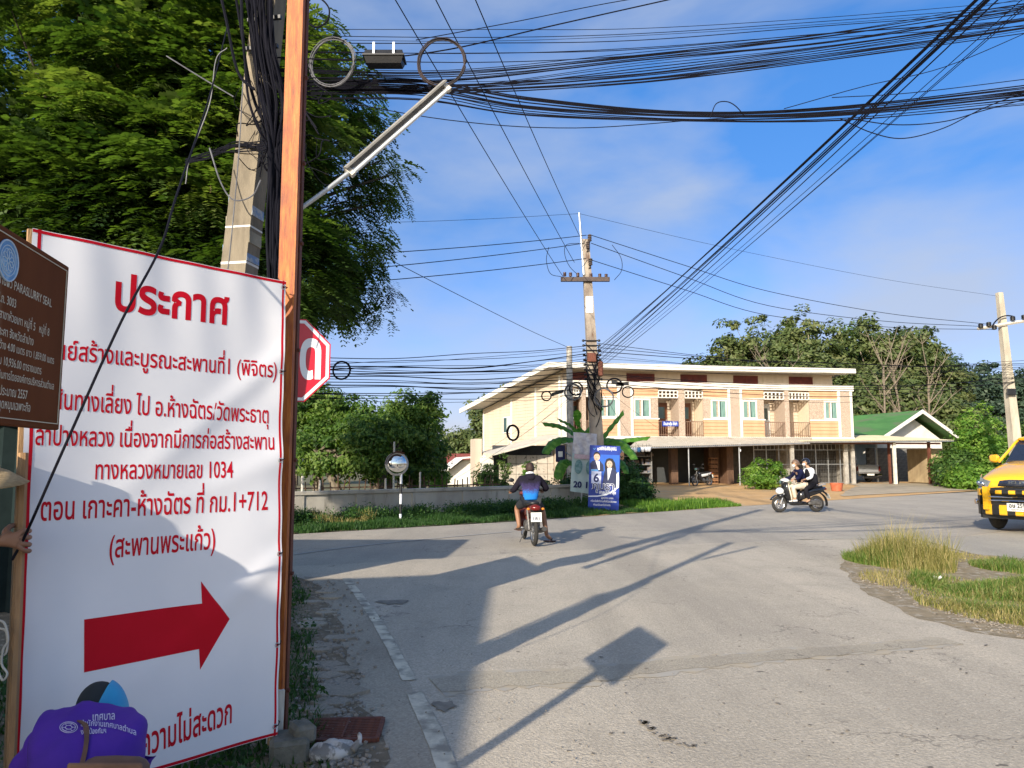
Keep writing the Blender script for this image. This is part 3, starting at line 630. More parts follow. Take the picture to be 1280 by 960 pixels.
# brown information board, nearest thing on the left
M_bb = mat('brown_enamel', (.15, .048, .016), (.105, .034, .012), .85, spec=.1, scale=4, third=(.20, .10, .05), tscale=6, tlo=.6, thi=.72, stretch=(1, 1, .35))
M_gold = mat('cream_print', (.62, .57, .42), (.5, .45, .33), .6, scale=6)
ob = Vector((-1.465, 2.37, 1.695)); ang = math.atan2(.98, -.18)
brd = empty('information_board', ob, ang, 'brown information board with cream Thai writing and a blue emblem, cut by the left edge', 'sign')
Wb, Hb = .72, .535
m_ = MB(); m_.box((-Wb / 2, 0, Hb / 2), (Wb, .028, Hb), bev=.004); m_.build('board', M_bb, brd)
ny_ = -.0165
m_ = MB()
for x0, x1, z0, z1 in ((-Wb + .02, -.018, .018, .0205), (-Wb + .02, -.018, Hb - .0205, Hb - .018), (-.0205, -.018, .0205, Hb - .0205), (-Wb + .02, -Wb + .0225, .0205, Hb - .0205)): m_.b2(x0, x1, ny_, -.0142, z0, z1)
m_.build('border_line', M_gold, brd)
axx = Vector((math.cos(ang), math.sin(ang), 0)); axn = Vector((-math.sin(ang), math.cos(ang), 0))
def blocal(u, v):
    r = Vector(ray(u, v)); o_ = Vector((0, 0, 1.6)); t = (ob - o_).dot(axn) / r.dot(axn); p = o_ + r * t - ob; return p.dot(axx), p.z
cx, cz = -.405, blocal(5, 327)[1]
M_emb = mat('pale_blue_enamel', (.10, .26, .48), (.22, .42, .62), .5, scale=26, lo=.45, hi=.55); M_emb2 = mat('emblem_white', (.55, .66, .74), None, .5)
m_ = MB(); m_.cyl((cx, -.0142, cz), (cx, -.0165, cz), .058, n=32); em = m_.build('emblem', M_emb, brd)
m_ = MB(); m_.torus((cx, -.0168, cz), (0, 1, 0), .056, .0022, 32, 6); m_.torus((cx, -.0168, cz), (0, 1, 0), .042, .0014, 28, 5)
for k in range(9): a = k * .698; m_.torus((cx + .02 * math.cos(a), -.0168, cz + .02 * math.sin(a)), (0, 1, 0), .014, .0012, 12, 4)
m_.build('emblem_ring', M_emb2, em)
for txt, u, v, k in (('ประเภทงานฉาบผิว PARASLURRY SEAL', 58, 384, .036), ('สายทาง ลป.ถ. 3003', 13, 385, .034), ('บ้านสาขาห้วยเกา หมู่ที่ 5   หมู่ที่ 8', 55, 420, .034), ('อำเภอเกาะคา จังหวัดลำปาง', 35, 432, .034), ('ปริมาณงาน กว้าง 4.00 เมตร ยาว 1,859.00 เมตร', 61, 455, .031),
                     ('พื้นที่รวม 10,936.00 ตารางเมตร', 45, 468, .033), ('ดำเนินการโดยองค์การบริหารส่วนตำบล', 61, 487, .031), ('งบประมาณ 2557', 27, 499, .036), ('เงินอุดหนุนเฉพาะกิจ', 31, 515, .036)):
    lx, lz = blocal(u, v); Vv, Ff, Wt = lettering(txt, .006); kk = k * .82
    words('printed_words', txt, brd, M_gold, (lambda x, y, z, lx=lx, lz=lz, W=Wt * kk: (lx - W + x, -.0146 - z, lz + y)), Wt * kk, k, .006)
m_ = MB(); m_.box((-Wb * .62, .045, -.62), (.07, .05, 2.15), bev=.004); m_.build('board_post', M_bb, brd)

# concrete pole behind the banner
cp = empty('utility_pole', (-2.52, 6.05, 0), R(-10), 'near concrete utility pole with blue and white paint marks and tangled cables behind the banner', 'utility pole')
def shaft(p, b, t, w0, d0, w1, d1, m_, name='shaft'):
    q = MB(); q.loft([[(b[0] + sx * w0 / 2, b[1] + sy * d0 / 2, b[2]) for sx, sy in ((-1, -1), (1, -1), (1, 1), (-1, 1))], [(t[0] + sx * w1 / 2, t[1] + sy * d1 / 2, t[2]) for sx, sy in ((-1, -1), (1, -1), (1, 1), (-1, 1))]]); return q.build(name, m_, p)
shaft(cp, (0, 0, -.1), (.67, 0, 8.2), .25, .22, .18, .16, mat('brown_grey_concrete', (.27, .225, .16), (.15, .125, .09), .95, scale=5, stretch=(1, 1, .3), bump=.6))
def pz(z): return .67 * (z + .1) / 8.3
M_bluep = mat('flaking_blue_paint', (.17, .26, .42), (.42, .43, .42), .8, scale=14, lo=.45, hi=.55); M_lc = mat('limewashed_concrete', (.36, .32, .235), (.27, .235, .17), .9, scale=7, bump=.3)
for z0, z1, mm, g_, nm in ((3.60, 3.78, M_bluep, .003, 'paint_band'), (3.22, 3.36, M_bluep, .003, 'paint_band'), (3.37, 3.60, M_lc, .002, 'paint_band'), (3.195, 3.215, M_white, .007, 'strap'), (3.50, 3.515, M_white, .007, 'strap')):
    zc = (z0 + z1) / 2; k = (zc + .1) / 8.3; wd, dp = .25 - .08 * k, .22 - .07 * k; m_ = MB(); m_.box((pz(zc), 0, zc), (wd + g_, dp + g_, z1 - z0)); m_.build(nm, mm, cp)

m_ = MB()
for z in (5.0, 5.25, 5.5): MB().b2(-.1 + pz(z), .2 + pz(z), -.15, -.12, z, z + .03).build('bracket', M_black, cp)

# stop sign
stp = empty('stop_sign', P(359, 450, 6.55) * 1, R(15), 'red octagonal stop sign with white Thai lettering half hidden by the orange post', 'road sign')
stp.location.z = 0; zc = P(357, 450, 6.55).z
M_sred = mat('sign_red', (.55, .008, .03), (.50, .008, .025), .3, scale=1, spec=.6)
oct_ = lambda r: [(r * math.cos(R(22.5 + 45 * i)), zc + r * math.sin(R(22.5 + 45 * i))) for i in range(8)]
MB().prism(oct_(.405), .0, -.012, 'y').build('sign_face', M_sred, stp)
m_ = MB(); o1, o2 = oct_(.392), oct_(.362)
m_.add([(x, -.0145, z) for x, z in o1] + [(x, -.0145, z) for x, z in o2], [(i, (i + 1) % 8, 8 + (i + 1) % 8, 8 + i) for i in range(8)]); m_.build('white_border', M_pw, stp)
words('lettering', 'หยุด', stp, M_pw, lambda x, y, z: (x, -.0146 - z, zc - .15 + y), .62, .60, .03, True)
m_ = MB(); m_.b2(-.035, .035, .004, .06, 0, zc + .3); m_.build('post', M_steel, stp)
# hidden board whose shadow lies on the road
hb = empty('road_board', (-2.78, 6.1, 0), math.atan2(1.7, -.44), 'plain sign board on two legs standing hidden behind the banner', 'sign')
MB().box((0, 0, 2.02), (1.76, .03, 1.05), bev=.004).build('board', M_steel, hb)
for x in (-.7, .7): MB().b2(x - .03, x + .03, .02, .08, 0, 2.4).build('leg', M_steel, hb)

# street lamp on an arm
la = empty('street_lamp', P(376, 261, 4.45), 0, 'long fluorescent street lamp on a grey pipe arm sticking out from the orange post', 'street lamp')
def rel(o, p): return Vector(p) - o.location
a0, a1, e1 = Vector((0, 0, 0)), rel(la, P(436, 217, 4.55)), rel(la, P(560, 108, 4.75)); dd = (e1 - a1).normalized()
m_ = MB(); m_.tube([a0 - dd * .02, a0 + dd * .02, a1 * .5, a1 + dd * .05], [.013, .013, .014, .016], 10); m_.build('arm', M_steel, la, True)
side = dd.cross(Vector((0, 1, 0))).normalized()
if side.z > 0: side = -side
fw = Vector((0, -1, 0)); T = Matrix((dd, side, dd.cross(side))).transposed().to_4x4(); T.translation = a1
Lf = (e1 - a1).length
m_ = MB(); m_.loft([[(x, -.012 + p[0], p[1]) for p in ((-.010, -.05), (-.034, -.02), (-.034, .02), (-.010, .05), (.0, .045), (-.022, .017), (-.022, -.017), (.0, -.045))] for x in (0, Lf)]); m_.v = [tuple(T @ Vector(v)) for v in m_.v]
m_.build('reflector', mat('weathered_reflector', (.30, .28, .25), (.20, .19, .17), .6, scale=9), la)
m_ = MB(); m_.cyl((.03, .012, 0), (Lf - .03, .012, 0), .016, n=12); m_.v = [tuple(T @ Vector(v)) for v in m_.v]; m_.build('tube', mat('frosted_tube', (.82, .82, .80), None, .3), la, True)
for x in (.0, Lf - .03):
    m_ = MB(); m_.b2(x, x + .03, -.035, .03, -.02, .02); m_.v = [tuple(T @ Vector(v)) for v in m_.v]; m_.build('lamp_holder', M_woodw, la)

# drain grate, bag, litter
dg = empty('drain_grate', G(432, 919) + Vector((0, 0, .02)), R(4), 'rust brown slatted drain grate in the broken pavement, bottom left', 'drain grate')
gw = .40; m_ = MB()
for s in (-1, 1): m_.b2(s * gw / 2 - .012, s * gw / 2 + .012, -.17, .17, 0, .022); m_.b2(-gw / 2, gw / 2, s * .17 - .012, s * .17 + .012, .001, .0225)
m_.build('frame', M_rustd, dg)
sm = MB().b2(-gw / 2, gw / 2, -.006, .006, .004, .02).mesh('slat', M_rustd)
for k in range(12): o = link('slat', sm, dg); o.location = (0, -.148 + k * .027, 0)
MB().b2(-.006, .006, -.16, .16, .0205, .026).build('cross_bar', M_rustd, dg)
MB().b2(-gw / 2, gw / 2, -.17, .17, -.012, .002).build('pit', mat('pit_dark', (.03, .022, .018), None, .95), dg)
q = G(415, 950); rnd = random.Random(3); m_ = MB()
m_.ell((q.x, q.y, .045), (.13, .085, .05), 28, 14, rz=.35, fn=lambda p: (p[0] * (1 + .12 * math.sin(9 * p[1] * 12) * .5), p[1] * (1 + .1 * math.sin(p[0] * 60)), p[2] * (1 + .25 * math.sin(p[0] * 75 + p[1] * 60))))
m_.tube(spline([(q.x + .11, q.y - .01, .05), (q.x + .14, q.y + .03, .09), (q.x + .13, q.y + .06, .12)], 4), [.02] * 4 + [.012] * 4 + [.004], 8)
tag(m_.build('rubbish_bag', mat('dirty_white_plastic', (.50, .48, .44), (.18, .17, .15), .5, scale=9, lo=.48, hi=.56), None, 1), 'dirty white tied plastic bag lying beside the drain grate', 'bag')
q = G(1162, 729); m_ = MB()
m_.loft([[(q.x + .05 * i - .12, q.y + .03 * math.sin(i * 2) + yy, .03 + .03 * math.sin(i * 1.7 + yy * 40) + .015 * abs(i - 2)) for yy in (-.05, -.02, .02, .05)] for i in range(6)], cap=False, closed=False)
tag(m_.build('litter_paper', M_white), 'small crumpled white paper lying in the dry grass at the right', 'litter')
# rubble and stones on the broken strip; single slabs that still read
rnd = random.Random(12)
slabs = empty('broken_pavement', G(410, 800) + Vector((0, 0, .02)), 0, 'crumbling strip of cracked concrete pieces between the grass and the road, lower left', 'pavement')
for i in range(26):
    v = 742 + 8 * i * (.8 + .2 * rnd.random()); u = 392 + (v - 740) * .10 + rnd.uniform(-10, 28)
    if v > 935 or (896 < v): continue
    p = G(u, v) - slabs.location; n = rnd.randint(5, 7); rr = rnd.uniform(.07, .17)
    poly = [(p.x + rr * 1.25 * math.cos(6.283 * k / n + rnd.uniform(-.2, .2)), p.y + rr * .8 * math.sin(6.283 * k / n + rnd.uniform(-.2, .2))) for k in range(n)]
    MB().prism(poly, -.03, .008 + rnd.uniform(0, .012)).build('concrete_piece', M_should, slabs)
m_ = MB()
for i in range(700):
    v = rnd.uniform(728, 975); u = rnd.gauss(398 + (v - 730) * .12, 22); p = G(u, v); r_ = rnd.uniform(.004, .016); m_.box((p.x, p.y, .022 + r_ * .3), (r_ * 2, r_ * 1.6, r_ * 1.2), rz=rnd.uniform(0, 3), rx=rnd.uniform(-.4, .4))
tag(m_.build('loose_gravel', mat('gravel', (.34, .30, .25), (.2, .18, .15), .9, scale=40)), kind='stuff')
m_ = MB()
for i in range(700):
    if i % 2: v = rnd.uniform(690, 960); p = G(rnd.uniform(420, 1280), v)
    else: a = rnd.random(); p = G(1058 + 230 * a, 712 + 84 * a ** .8 + rnd.gauss(0, 5))
    r_ = rnd.uniform(.0015, .005) * (1 if i % 2 else 2.4); m_.box((p.x, p.y, .02 + r_ * .3), (r_ * 2, r_ * 1.6, r_), rz=rnd.uniform(0, 3))
tag(m_.build('road_grit', mat('grit', (.30, .26, .21), (.16, .14, .12), .9, scale=40)), kind='stuff')

# out of view to the left: shop shape added so its roof shades the corner
shp = empty('shade_shop', (-5.15, -7.6, 0), 0, 'low timber shop with a tin roof just beyond the left edge', 'building')
M_tin = mat('dull_green_tin', (.016, .026, .026), (.01, .017, .017), .9, scale=4, spec=.08)
MB().b2(-4.5, -.35, 0, 7.9, 0, 3.4).build('wall', M_brown, shp)
m_ = MB(); m_.add([(0, -.3, 4.0), (0, 9.3, 4.0), (-4.9, 9.3, 3.3), (-4.9, -.3, 3.3), (0, -.3, 4.06), (0, 9.3, 4.06), (-4.9, 9.3, 3.36), (-4.9, -.3, 3.36)], [(0, 1, 2, 3), (4, 7, 6, 5), (0, 4, 5, 1), (1, 5, 6, 2), (2, 6, 7, 3), (3, 7, 4, 0)]); m_.b2(-.06, 0.0, -.3, 9.3, 3.55, 3.99)
m_.build('roof', M_tin, shp)
m_ = MB()
for k in range(60): m_.b2(-1.9 + k * .05, -1.87 + k * .05, 0, .03, 0, 1.75)
sh2 = empty('tin_shed', (-5.4, 7.9, 0), 0, 'dark green corrugated tin shed glimpsed at the left edge behind the banner', 'shed')
m_ = MB()
m_.loft([[(-2.2 + k * .1, -.0 + (.03 if k % 2 else -.03), z) for k in range(38)] for z in (0, 2.1)], cap=False, closed=False)
m_.build('wall_sheet', M_tin, sh2); MB().box((-.3, 1.0, 2.15), (4.2, 2.4, .06), rx=.08).build('roof', M_tin, sh2)
# ---------------------------------------------------------------- the row house
A3 = Vector((2.91, 42.0, 0)); ANG = math.atan2(3, 17.69)
bld = empty('row_house', A3, ANG, 'long two storey cream and orange row house with a sloping roof across the junction', 'building')
ax_ = Vector((math.cos(ANG), math.sin(ANG), 0)); an_ = Vector((-math.sin(ANG), math.cos(ANG), 0)); O_ = Vector((0, 0, 1.6))
def F(u, v, yo=0):
    r = Vector(ray(u, v)); t = ((A3 + an_ * yo) - O_).dot(an_) / r.dot(an_); p = O_ + r * t - A3; return p.dot(ax_), p.z
WF = F(1064, 500)[0]
def part(name, m, par=None, kind=None, smooth=False):
    class Q(MB):
        pass
    q = Q(); q.done = lambda: (tag(q.build(name, m, par or bld, smooth), kind=kind)); return q
# side wall (skewed plot) and shell
Cx, Cy = -3.45, 8.7
zF, zB = 6.72, 5.0
m_ = MB(); m_.add([(0, 0, 0), (Cx, Cy, 0), (Cx, Cy, zB), (0, 0, zF)], [(0, 1, 2, 3)]); m_.add([(.2, .25, 0), (Cx + .2, Cy, 0), (Cx + .2, Cy, zB), (.2, .25, zF)], [(0, 3, 2, 1)])
m_.add([(Cx, Cy, 0), (WF - 3, Cy, 0), (WF - 3, Cy, zB), (Cx, Cy, zB)], [(0, 1, 2, 3)]); m_.add([(WF, .0, 0), (WF, .0, F(900, 479)[1]), (WF - 3, Cy, F(900, 479)[1] - .8), (WF - 3, Cy, 0)], [(0, 1, 2, 3)])
m_.build('wall', M_cream, bld)
# clapboards on the side wall, as real lapped boards
dv_ = Vector((Cx, Cy, 0)); Ls = dv_.length; dn = dv_ / Ls; nn = Vector((-dn.y, dn.x, 0))
if nn.x > 0: nn = -nn
m_ = MB(); z = .2
while z < 6.6:
    z1 = z + .19; a0 = 0; L1 = Ls
    if z1 > zB: L1 = Ls * max(0, (zF - z1) / (zF - zB))
    if L1 > .3:
        p = [dn * a0 + nn * .012, dn * L1 + nn * .012]; q = [p[0] + nn * .022, p[1] + nn * .022]
        m_.add([(*q[0].xy, z), (*q[1].xy, z), (*p[1].xy, z1), (*p[0].xy, z1), (*p[0].xy, z), (*p[1].xy, z)], [(0, 1, 2, 3), (0, 4, 5, 1)])
    z += .192
tag(m_.build('side_board', M_cream, bld), kind='stuff')
def sidept(t, z, off=.05): p = dn * (Ls * t) + nn * off; return (p.x, p.y, z)
def sbox(name, t0, t1, z0, z1, m, th=.06, par=bld, base=.02):
    a, b = sidept(t0, z0, base), sidept(t1, z1, base); c, d = sidept(t1, z0, base + th), sidept(t0, z0, base + th)
    q = MB(); q.prism([a[:2], b[:2], c[:2], d[:2]], z0, z1); return q.build(name, m, par)
for t in (.03, .30, .60, .985): sbox('trim_board', t - .008, t + .008, .2, zF - (zF - zB) * t - .25, M_white, .05)
wn_ = sbox('window', .60, .70, 3.3, 4.35, M_white, .07)
sbox('pane', .612, .65, 3.37, 4.28, M_curtw, .09, wn_, .025); sbox('pane', .655, .69, 3.37, 4.28, M_glass, .09, wn_, .025)
# front wall upper storey panels, measured on the facade
zb, zt = F(900, 546)[1], F(900, 487)[1]           # floor ledge, top of the boards
zled = F(900, 479)[1]
def fx(u): return F(u, 520)[0]
def fz(v, u=900): return F(u, v)[1]
m_ = MB(); m_.b2(-.05, WF + .05, -.10, .3, zb - .16, zb); m_.build('floor_ledge', M_white, bld)
m_ = MB(); m_.b2(-.05, WF + .1, -.14, .3, zt + .02, zled); m_.build('cornice', M_white, bld)
# attic wall with louvres
ax1 = F(1042, 470)[0]
m_ = MB(); m_.b2(0, ax1, .16, .3, zled, 6.74)
m_.build('attic_wall', M_cream, bld)
for i in range(5): pass
lou = [(716, 749), (785, 820), (853, 886), (919.5, 950), (989.5, 1019)]
for a, b in lou:
    x0, x1 = fx(a), fx(b); z0, z1 = fz(478.5), fz(462.5); z1 = min(z1, 6.62); m_ = MB(); m_.b2(x0, x1, .10, .16, z0, z1); lv = m_.build('louvre', M_maroon, bld)
    m_ = MB(); zz = z0 + .05
    while zz < z1 - .04: m_.box(((x0 + x1) / 2, .085, zz), (x1 - x0 - .06, .05, .018), rx=.6); zz += .075
    m_.b2((x0 + x1) / 2 - .02, (x0 + x1) / 2 + .02, .055, .1, z0, z1); tag(m_.build('slat', M_maroon, lv), kind='stuff')
def clap(x0, x1, z0, z1, m, y=0, nm='clapboard', par=bld):
    q = MB(); n = max(1, round((z1 - z0) / .19)); h = (z1 - z0) / n
    for k in range(n): a = z0 + k * h; q.add([(x0, y - .05, a), (x1, y - .05, a), (x1, y - .006, a + h), (x0, y - .006, a + h), (x0, y + .05, a), (x1, y + .05, a), (x1, y + .05, a + h), (x0, y + .05, a + h)], [(0, 1, 2, 3), (0, 4, 5, 1), (1, 5, 6, 2), (3, 2, 6, 7), (0, 3, 7, 4)])
    o = q.build('siding_panel', m, par); return tag(o, kind='stuff')
def panel(x0, x1, z0, z1, m, y0=-.02, y1=.06, nm='wall_panel', par=bld): q = MB(); q.b2(x0, x1, y0, y1, z0, z1); return q.build(nm, m, par)
def window(x0, x1, z0, z1, y=0, par=bld, nm='window'):
    t = .09; q = MB(); q.b2(x0, x1, y - .07, y + .06, z1 - t, z1); q.b2(x0, x1, y - .085, y + .06, z0, z0 + t); q.b2(x0, x0 + t, y - .069, y + .059, z0 + t, z1 - t); q.b2(x1 - t, x1, y - .069, y + .059, z0 + t, z1 - t)
    xm = (x0 + x1) / 2; q.b2(xm - .035, xm + .035, y - .06, y + .05, z0 + t, z1 - t); o = q.build(nm, M_white, par)
    MB().b2(x0 + t, xm - .035, y - .01, y, z0 + t, z1 - t).build('pane', M_glass, o); MB().b2(xm + .035, x1 - t, y - .03, y - .02, z0 + t, z1 - t).build('pane', M_glass, o)
    q = MB(); q.loft([[(x0 + t + k * (x1 - x0 - 2 * t) / 22, y - .012 + (.008 if k % 2 else -.008) - .022, zz) for k in range(8)] for zz in (z0 + t, z1 - t)], cap=False, closed=False); q.build('curtain', M_curt, o)
    q = MB(); q.loft([[(x0 + t + (14 + k) * (x1 - x0 - 2 * t) / 22, y - .045 + (.008 if k % 2 else -.008), zz) for k in range(9)] for zz in (z0 + t, z1 - t)], cap=False, closed=False); q.build('curtain', M_curt, o)
    return o
z_sill, z_head = fz(523), fz(500.5); z_grid0, z_grid1 = fz(498), fz(489.5); z_rail = fz(527)
M_rail = mat('brown_rail', (.20, .12, .08), None, .6); M_door = mat('brown_door', (.19, .07, .03), (.13, .05, .02), .5, scale=3); M_wdoor = mat('pale_door', (.66, .66, .62), None, .5)
M_bal = mat('balcony_cream', (.66, .54, .40), (.60, .48, .35), .8)
# unit bays: (left edge, window0, window1, balcony0, pillar0, pillar1, balcony1, window2, window3, right edge)
def bay(L0, w0, w1, b0, p0, p1, b1, w2, w3, R0, first=False):
    X = lambda u: fx(u)
    clap(X(L0), X(b0), zb, z_sill - .05, M_orange); clap(X(b1), X(R0), zb, z_sill - .05, M_orange)
    clap(X(L0), X(b0), z_head + .12, zt + .02, M_orange); clap(X(b1), X(R0), z_head + .12, zt + .02, M_orange)
    panel(X(L0), X(b0) + .0, z_sill - .05, z_head + .12, M_pebble); panel(X(b1), X(R0), z_sill - .05, z_head + .12, M_pebble)
    for a, b in ((L0, b0), (b1, R0)): panel(X(a) - .01, X(b) + .06, z_sill - .10, z_sill - .02, M_white, -.06, -.021, 'sill_band'); panel(X(a), X(b), z_head + .10, z_head + .15, M_white, -.05, -.031, 'head_band')
    window(X(w0), X(w1), z_sill - .02, z_head + .04); window(X(w2), X(w3), z_sill - .02, z_head + .04)
    # recessed balcony
    bx0, bx1 = X(b0), X(b1)
    q = MB(); q.add([(bx0, 0, zb), (bx1, 0, zb), (bx1, 1.3, zb), (bx0, 1.3, zb), (bx0, 0, zt), (bx1, 0, zt), (bx1, 1.3, zt), (bx0, 1.3, zt)], [(0, 1, 2, 3), (4, 7, 6, 5), (3, 2, 6, 7), (0, 3, 7, 4), (1, 5, 6, 2)]); q.build('balcony_recess', M_bal, bld)
    clap(bx0 + .05, bx1 - .05, zb + .01, zt - .05, M_cream, 1.25)
    panel(X(p0), X(p1), zb, zt, M_pebble, -.08, 1.2, 'balcony_pillar')
    for a, b in ((b0, p0), (p1, b1)):
        x0, x1 = X(a) + .03, X(b) - .03; n = max(3, round((x1 - x0) / .23)); q = MB(); st = (x1 - x0) / n; zm = (z_grid0 + z_grid1) / 2
        for zz in (z_grid0, zm, z_grid1): q.b2(x0, x1, -.05, .02, zz - .028, zz + .028)
        for k in range(n + 1): q.b2(x0 + k * st - .03, x0 + k * st + .03, -.049, .019, z_grid0 + .028, zm - .028); q.b2(x0 + k * st - .03, x0 + k * st + .03, -.049, .019, zm + .028, z_grid1 - .028)
        q.build('vent_block_screen', M_white, bld)
        q = MB(); q.b2(x0, x1, -.06, -.02, z_rail - .04, z_rail); q.b2(x0, x1, -.055, -.025, zb + .08, zb + .11); n = max(3, round((x1 - x0) / .13))
        for k in range(n + 1): q.b2(x0 + (x1 - x0) * k / n - .012, x0 + (x1 - x0) * k / n + .012, -.05, -.03, zb, z_rail - .04)
        q.build('railing', M_rail, bld)
        if a == p1:
            q = MB()
            for k in range(5): q.box((x0 + .25, .15 + .2 * k, zt - .55 + .08 * k), (.5, .03, .02))
    for (dx, mm) in (((b0 + 3), M_door if b0 < 900 else M_wdoor), ((p1 + 1), M_door)):
        if dx == p1 + 1 and b0 > 900: continue
        x0 = X(dx); q = MB(); q.b2(x0, x0 + .85, 1.15, 1.22, zb, zb + 2.05); d_ = q.build('door', mm, bld); MB().b2(x0 + .15, x0 + .7, 1.13, 1.149, zb + 1.1, zb + 1.8).build('pane', M_glass, d_); MB().b2(x0 + .76, x0 + .8, 1.09, 1.149, zb + .95, zb + 1.05).build('handle', M_steel, d_)
bay(789.6, 792, 813, 822.7, 848, 855.5, 879, 888.5, 908.5, 911)
bay(926, 927.5, 946, 955, 980.5, 986, 1012, 1030, 1047, 1048.5)
bay(705, 712, 714, 716.5, 727, 732, 737, 746, 771, 773)
for a, b in ((773, 789.6), (911, 926), (1048.5, 1063.8)):
    panel(fx(a) + .08, fx(b) - .08, zb, zt + .02, M_pebble, -.06, .06, 'pebble_pier')
    for u in (a, b): panel(fx(u) - .075, fx(u) + .075, zb, zt + .02, M_white, -.09, .06, 'pier_edge')
panel(0 - .06, .18, zb, zt + .02, M_white, -.09, .06, 'pier_edge')
# mono pitch roof
rf = MB(); f0, f1, b0_, b1_ = (-1.05, -1.0), (F(1069, 455, -1.0)[0], -1.0), (Cx - 1.5, Cy + .9), (WF - 2, Cy + .9); zr, zrb = 7.0, 5.05
rf.add([(*f0, zr), (*f1, zr), (*b1_, zrb), (*b0_, zrb), (*f0, zr + .05), (*f1, zr + .05), (*b1_, zrb + .05), (*b0_, zrb + .05)], [(0, 3, 2, 1), (4, 5, 6, 7), (0, 1, 5, 4), (1, 2, 6, 5), (2, 3, 7, 6), (3, 0, 4, 7)])
ro = rf.build('roof', mat('grey_roof_sheet', (.16, .155, .15), (.10, .10, .10), .6, scale=3), bld)
def fascia(a, b, za, zb_, h=.26):
    a, b = Vector((*a, 0)), Vector((*b, 0)); d = (b - a).normalized(); s = Vector((d.y, -d.x, 0)) * .04; q = MB()
    q.add([(a.x + k.x, a.y + k.y, za + h0) if i == 0 else (b.x + k.x, b.y + k.y, zb_ + h0) for h0 in (-h, .03) for k in (s, -s) for i in (0, 1)], [(0, 1, 3, 2), (4, 6, 7, 5), (0, 4, 5, 1), (2, 3, 7, 6), (0, 2, 6, 4), (1, 5, 7, 3)]); q.build('fascia', M_white, ro)
fascia(f0, f1, zr, zr); fascia(b0_, (f0[0] - .0, f0[1] + .05), zrb, zr)
q = MB(); q.add([(f0[0] + .05, f0[1] + .05, zr - .2), (f1[0] - .05, f1[1] + .05, zr - .2), (f1[0] - .05, .2, zr - .22), (.1, .2, zr - .22), (Cx, Cy, zrb + .02), (b0_[0] + .1, b0_[1], zrb - .05)], [(0, 1, 2, 3), (0, 3, 4, 5)]); q.build('soffit', mat('pale_soffit', (.62, .57, .49), None, .8), ro)
MB().add([(0, .1, 6.7), (WF - 1, .1, 6.7), (WF - 1, .1, 7.0), (0, .1, 7.0)], [(0, 1, 2, 3)]).build('upper_band', M_cream, bld)
# ground floor: open dark shops with pillars, back walls, fence and things
zg = .20
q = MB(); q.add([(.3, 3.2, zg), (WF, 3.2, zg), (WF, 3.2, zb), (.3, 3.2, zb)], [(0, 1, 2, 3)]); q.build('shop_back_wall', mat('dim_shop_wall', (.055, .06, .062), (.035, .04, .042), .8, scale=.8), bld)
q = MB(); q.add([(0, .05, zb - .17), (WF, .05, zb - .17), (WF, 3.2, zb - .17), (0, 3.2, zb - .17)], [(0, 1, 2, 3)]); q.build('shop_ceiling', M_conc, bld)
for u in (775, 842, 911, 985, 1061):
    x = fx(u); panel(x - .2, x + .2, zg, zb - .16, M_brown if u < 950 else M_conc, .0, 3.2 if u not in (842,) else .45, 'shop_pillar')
for u0, u1 in ((776, 790), (862, 903)):       # timber panels and folding shutters inside
    x0, x1 = fx(u0), fx(u1); n = int((x1 - x0) / .16)
    sm = MB().b2(0, .14, 0, .03, 0, 2.2).mesh('shutter_board', M_brown)
for i in range(7): o = link('shutter_board', sm, bld); o.location = (fx(893) + i * .17, .9 + .02 * (i % 2), zg)
# counters, shelves and goods dimly seen in the left shop
shelf = MB()
for z in (.6, 1.1, 1.6): shelf.b2(fx(786), fx(832), 2.5, 2.9, zg + z, zg + z + .04)
for x in (fx(786), fx(808), fx(832)): shelf.b2(x - .03, x + .03, 2.45, 2.9, zg, zg + 1.9)
shelf.build('shelf', M_steel, bld)
rnd = random.Random(5)
goods = MB()
for z in (.64, 1.14, 1.64):
    x = fx(788)
    while x < fx(830): ww = rnd.uniform(.08, .3); goods.b2(x, x + ww, 2.6, 2.8, zg + z, zg + z + rnd.uniform(.1, .35)); x += ww + rnd.uniform(.02, .2)
tag(goods.build('shelf_goods', mat('mixed_goods', (.3, .22, .15), (.08, .12, .2), .6, scale=6), bld), kind='stuff')
# stack of brown crates
cr_ = empty('crate_stack', (0, 0, 0))
bpy.data.objects.remove(cr_)
M_crate = mat('brown_crate', (.26, .13, .06), (.19, .09, .04), .6, scale=6)
for i in range(6):
    x = F(892, 600, .7)[0]; p = A3 + ax_ * x + an_ * .7
    c = empty('drink_crate', (p.x, p.y, zg + .26 * i), ANG + .03 * (i % 3 - 1), ['lowest', 'second lowest', 'third from the bottom', 'fourth from the bottom', 'fifth from the bottom', 'topmost'][i] + ' brown drink crate in the stack inside the open shop', 'crate', 'brown drink crates stacked in the shop')
    q = MB(); q.b2(-.22, .22, -.17, .17, 0, .02)
    for s in (-1, 1):
        q.b2(s * .21 - .01, s * .21 + .01, -.17, .17, .02, .07); q.b2(s * .21 - .01, s * .21 + .01, -.17, .17, .16, .245); q.b2(-.2, .2, s * .16 - .01, s * .16 + .01, .02, .07); q.b2(-.2, .2, s * .16 - .01, s * .16 + .01, .16, .245)
        for k in (-.2, 0, .2): q.b2(k - .012, k + .012, s * .165 - .008, s * .165 + .008, .07, .16)
    q.build('crate_body', M_crate, c)
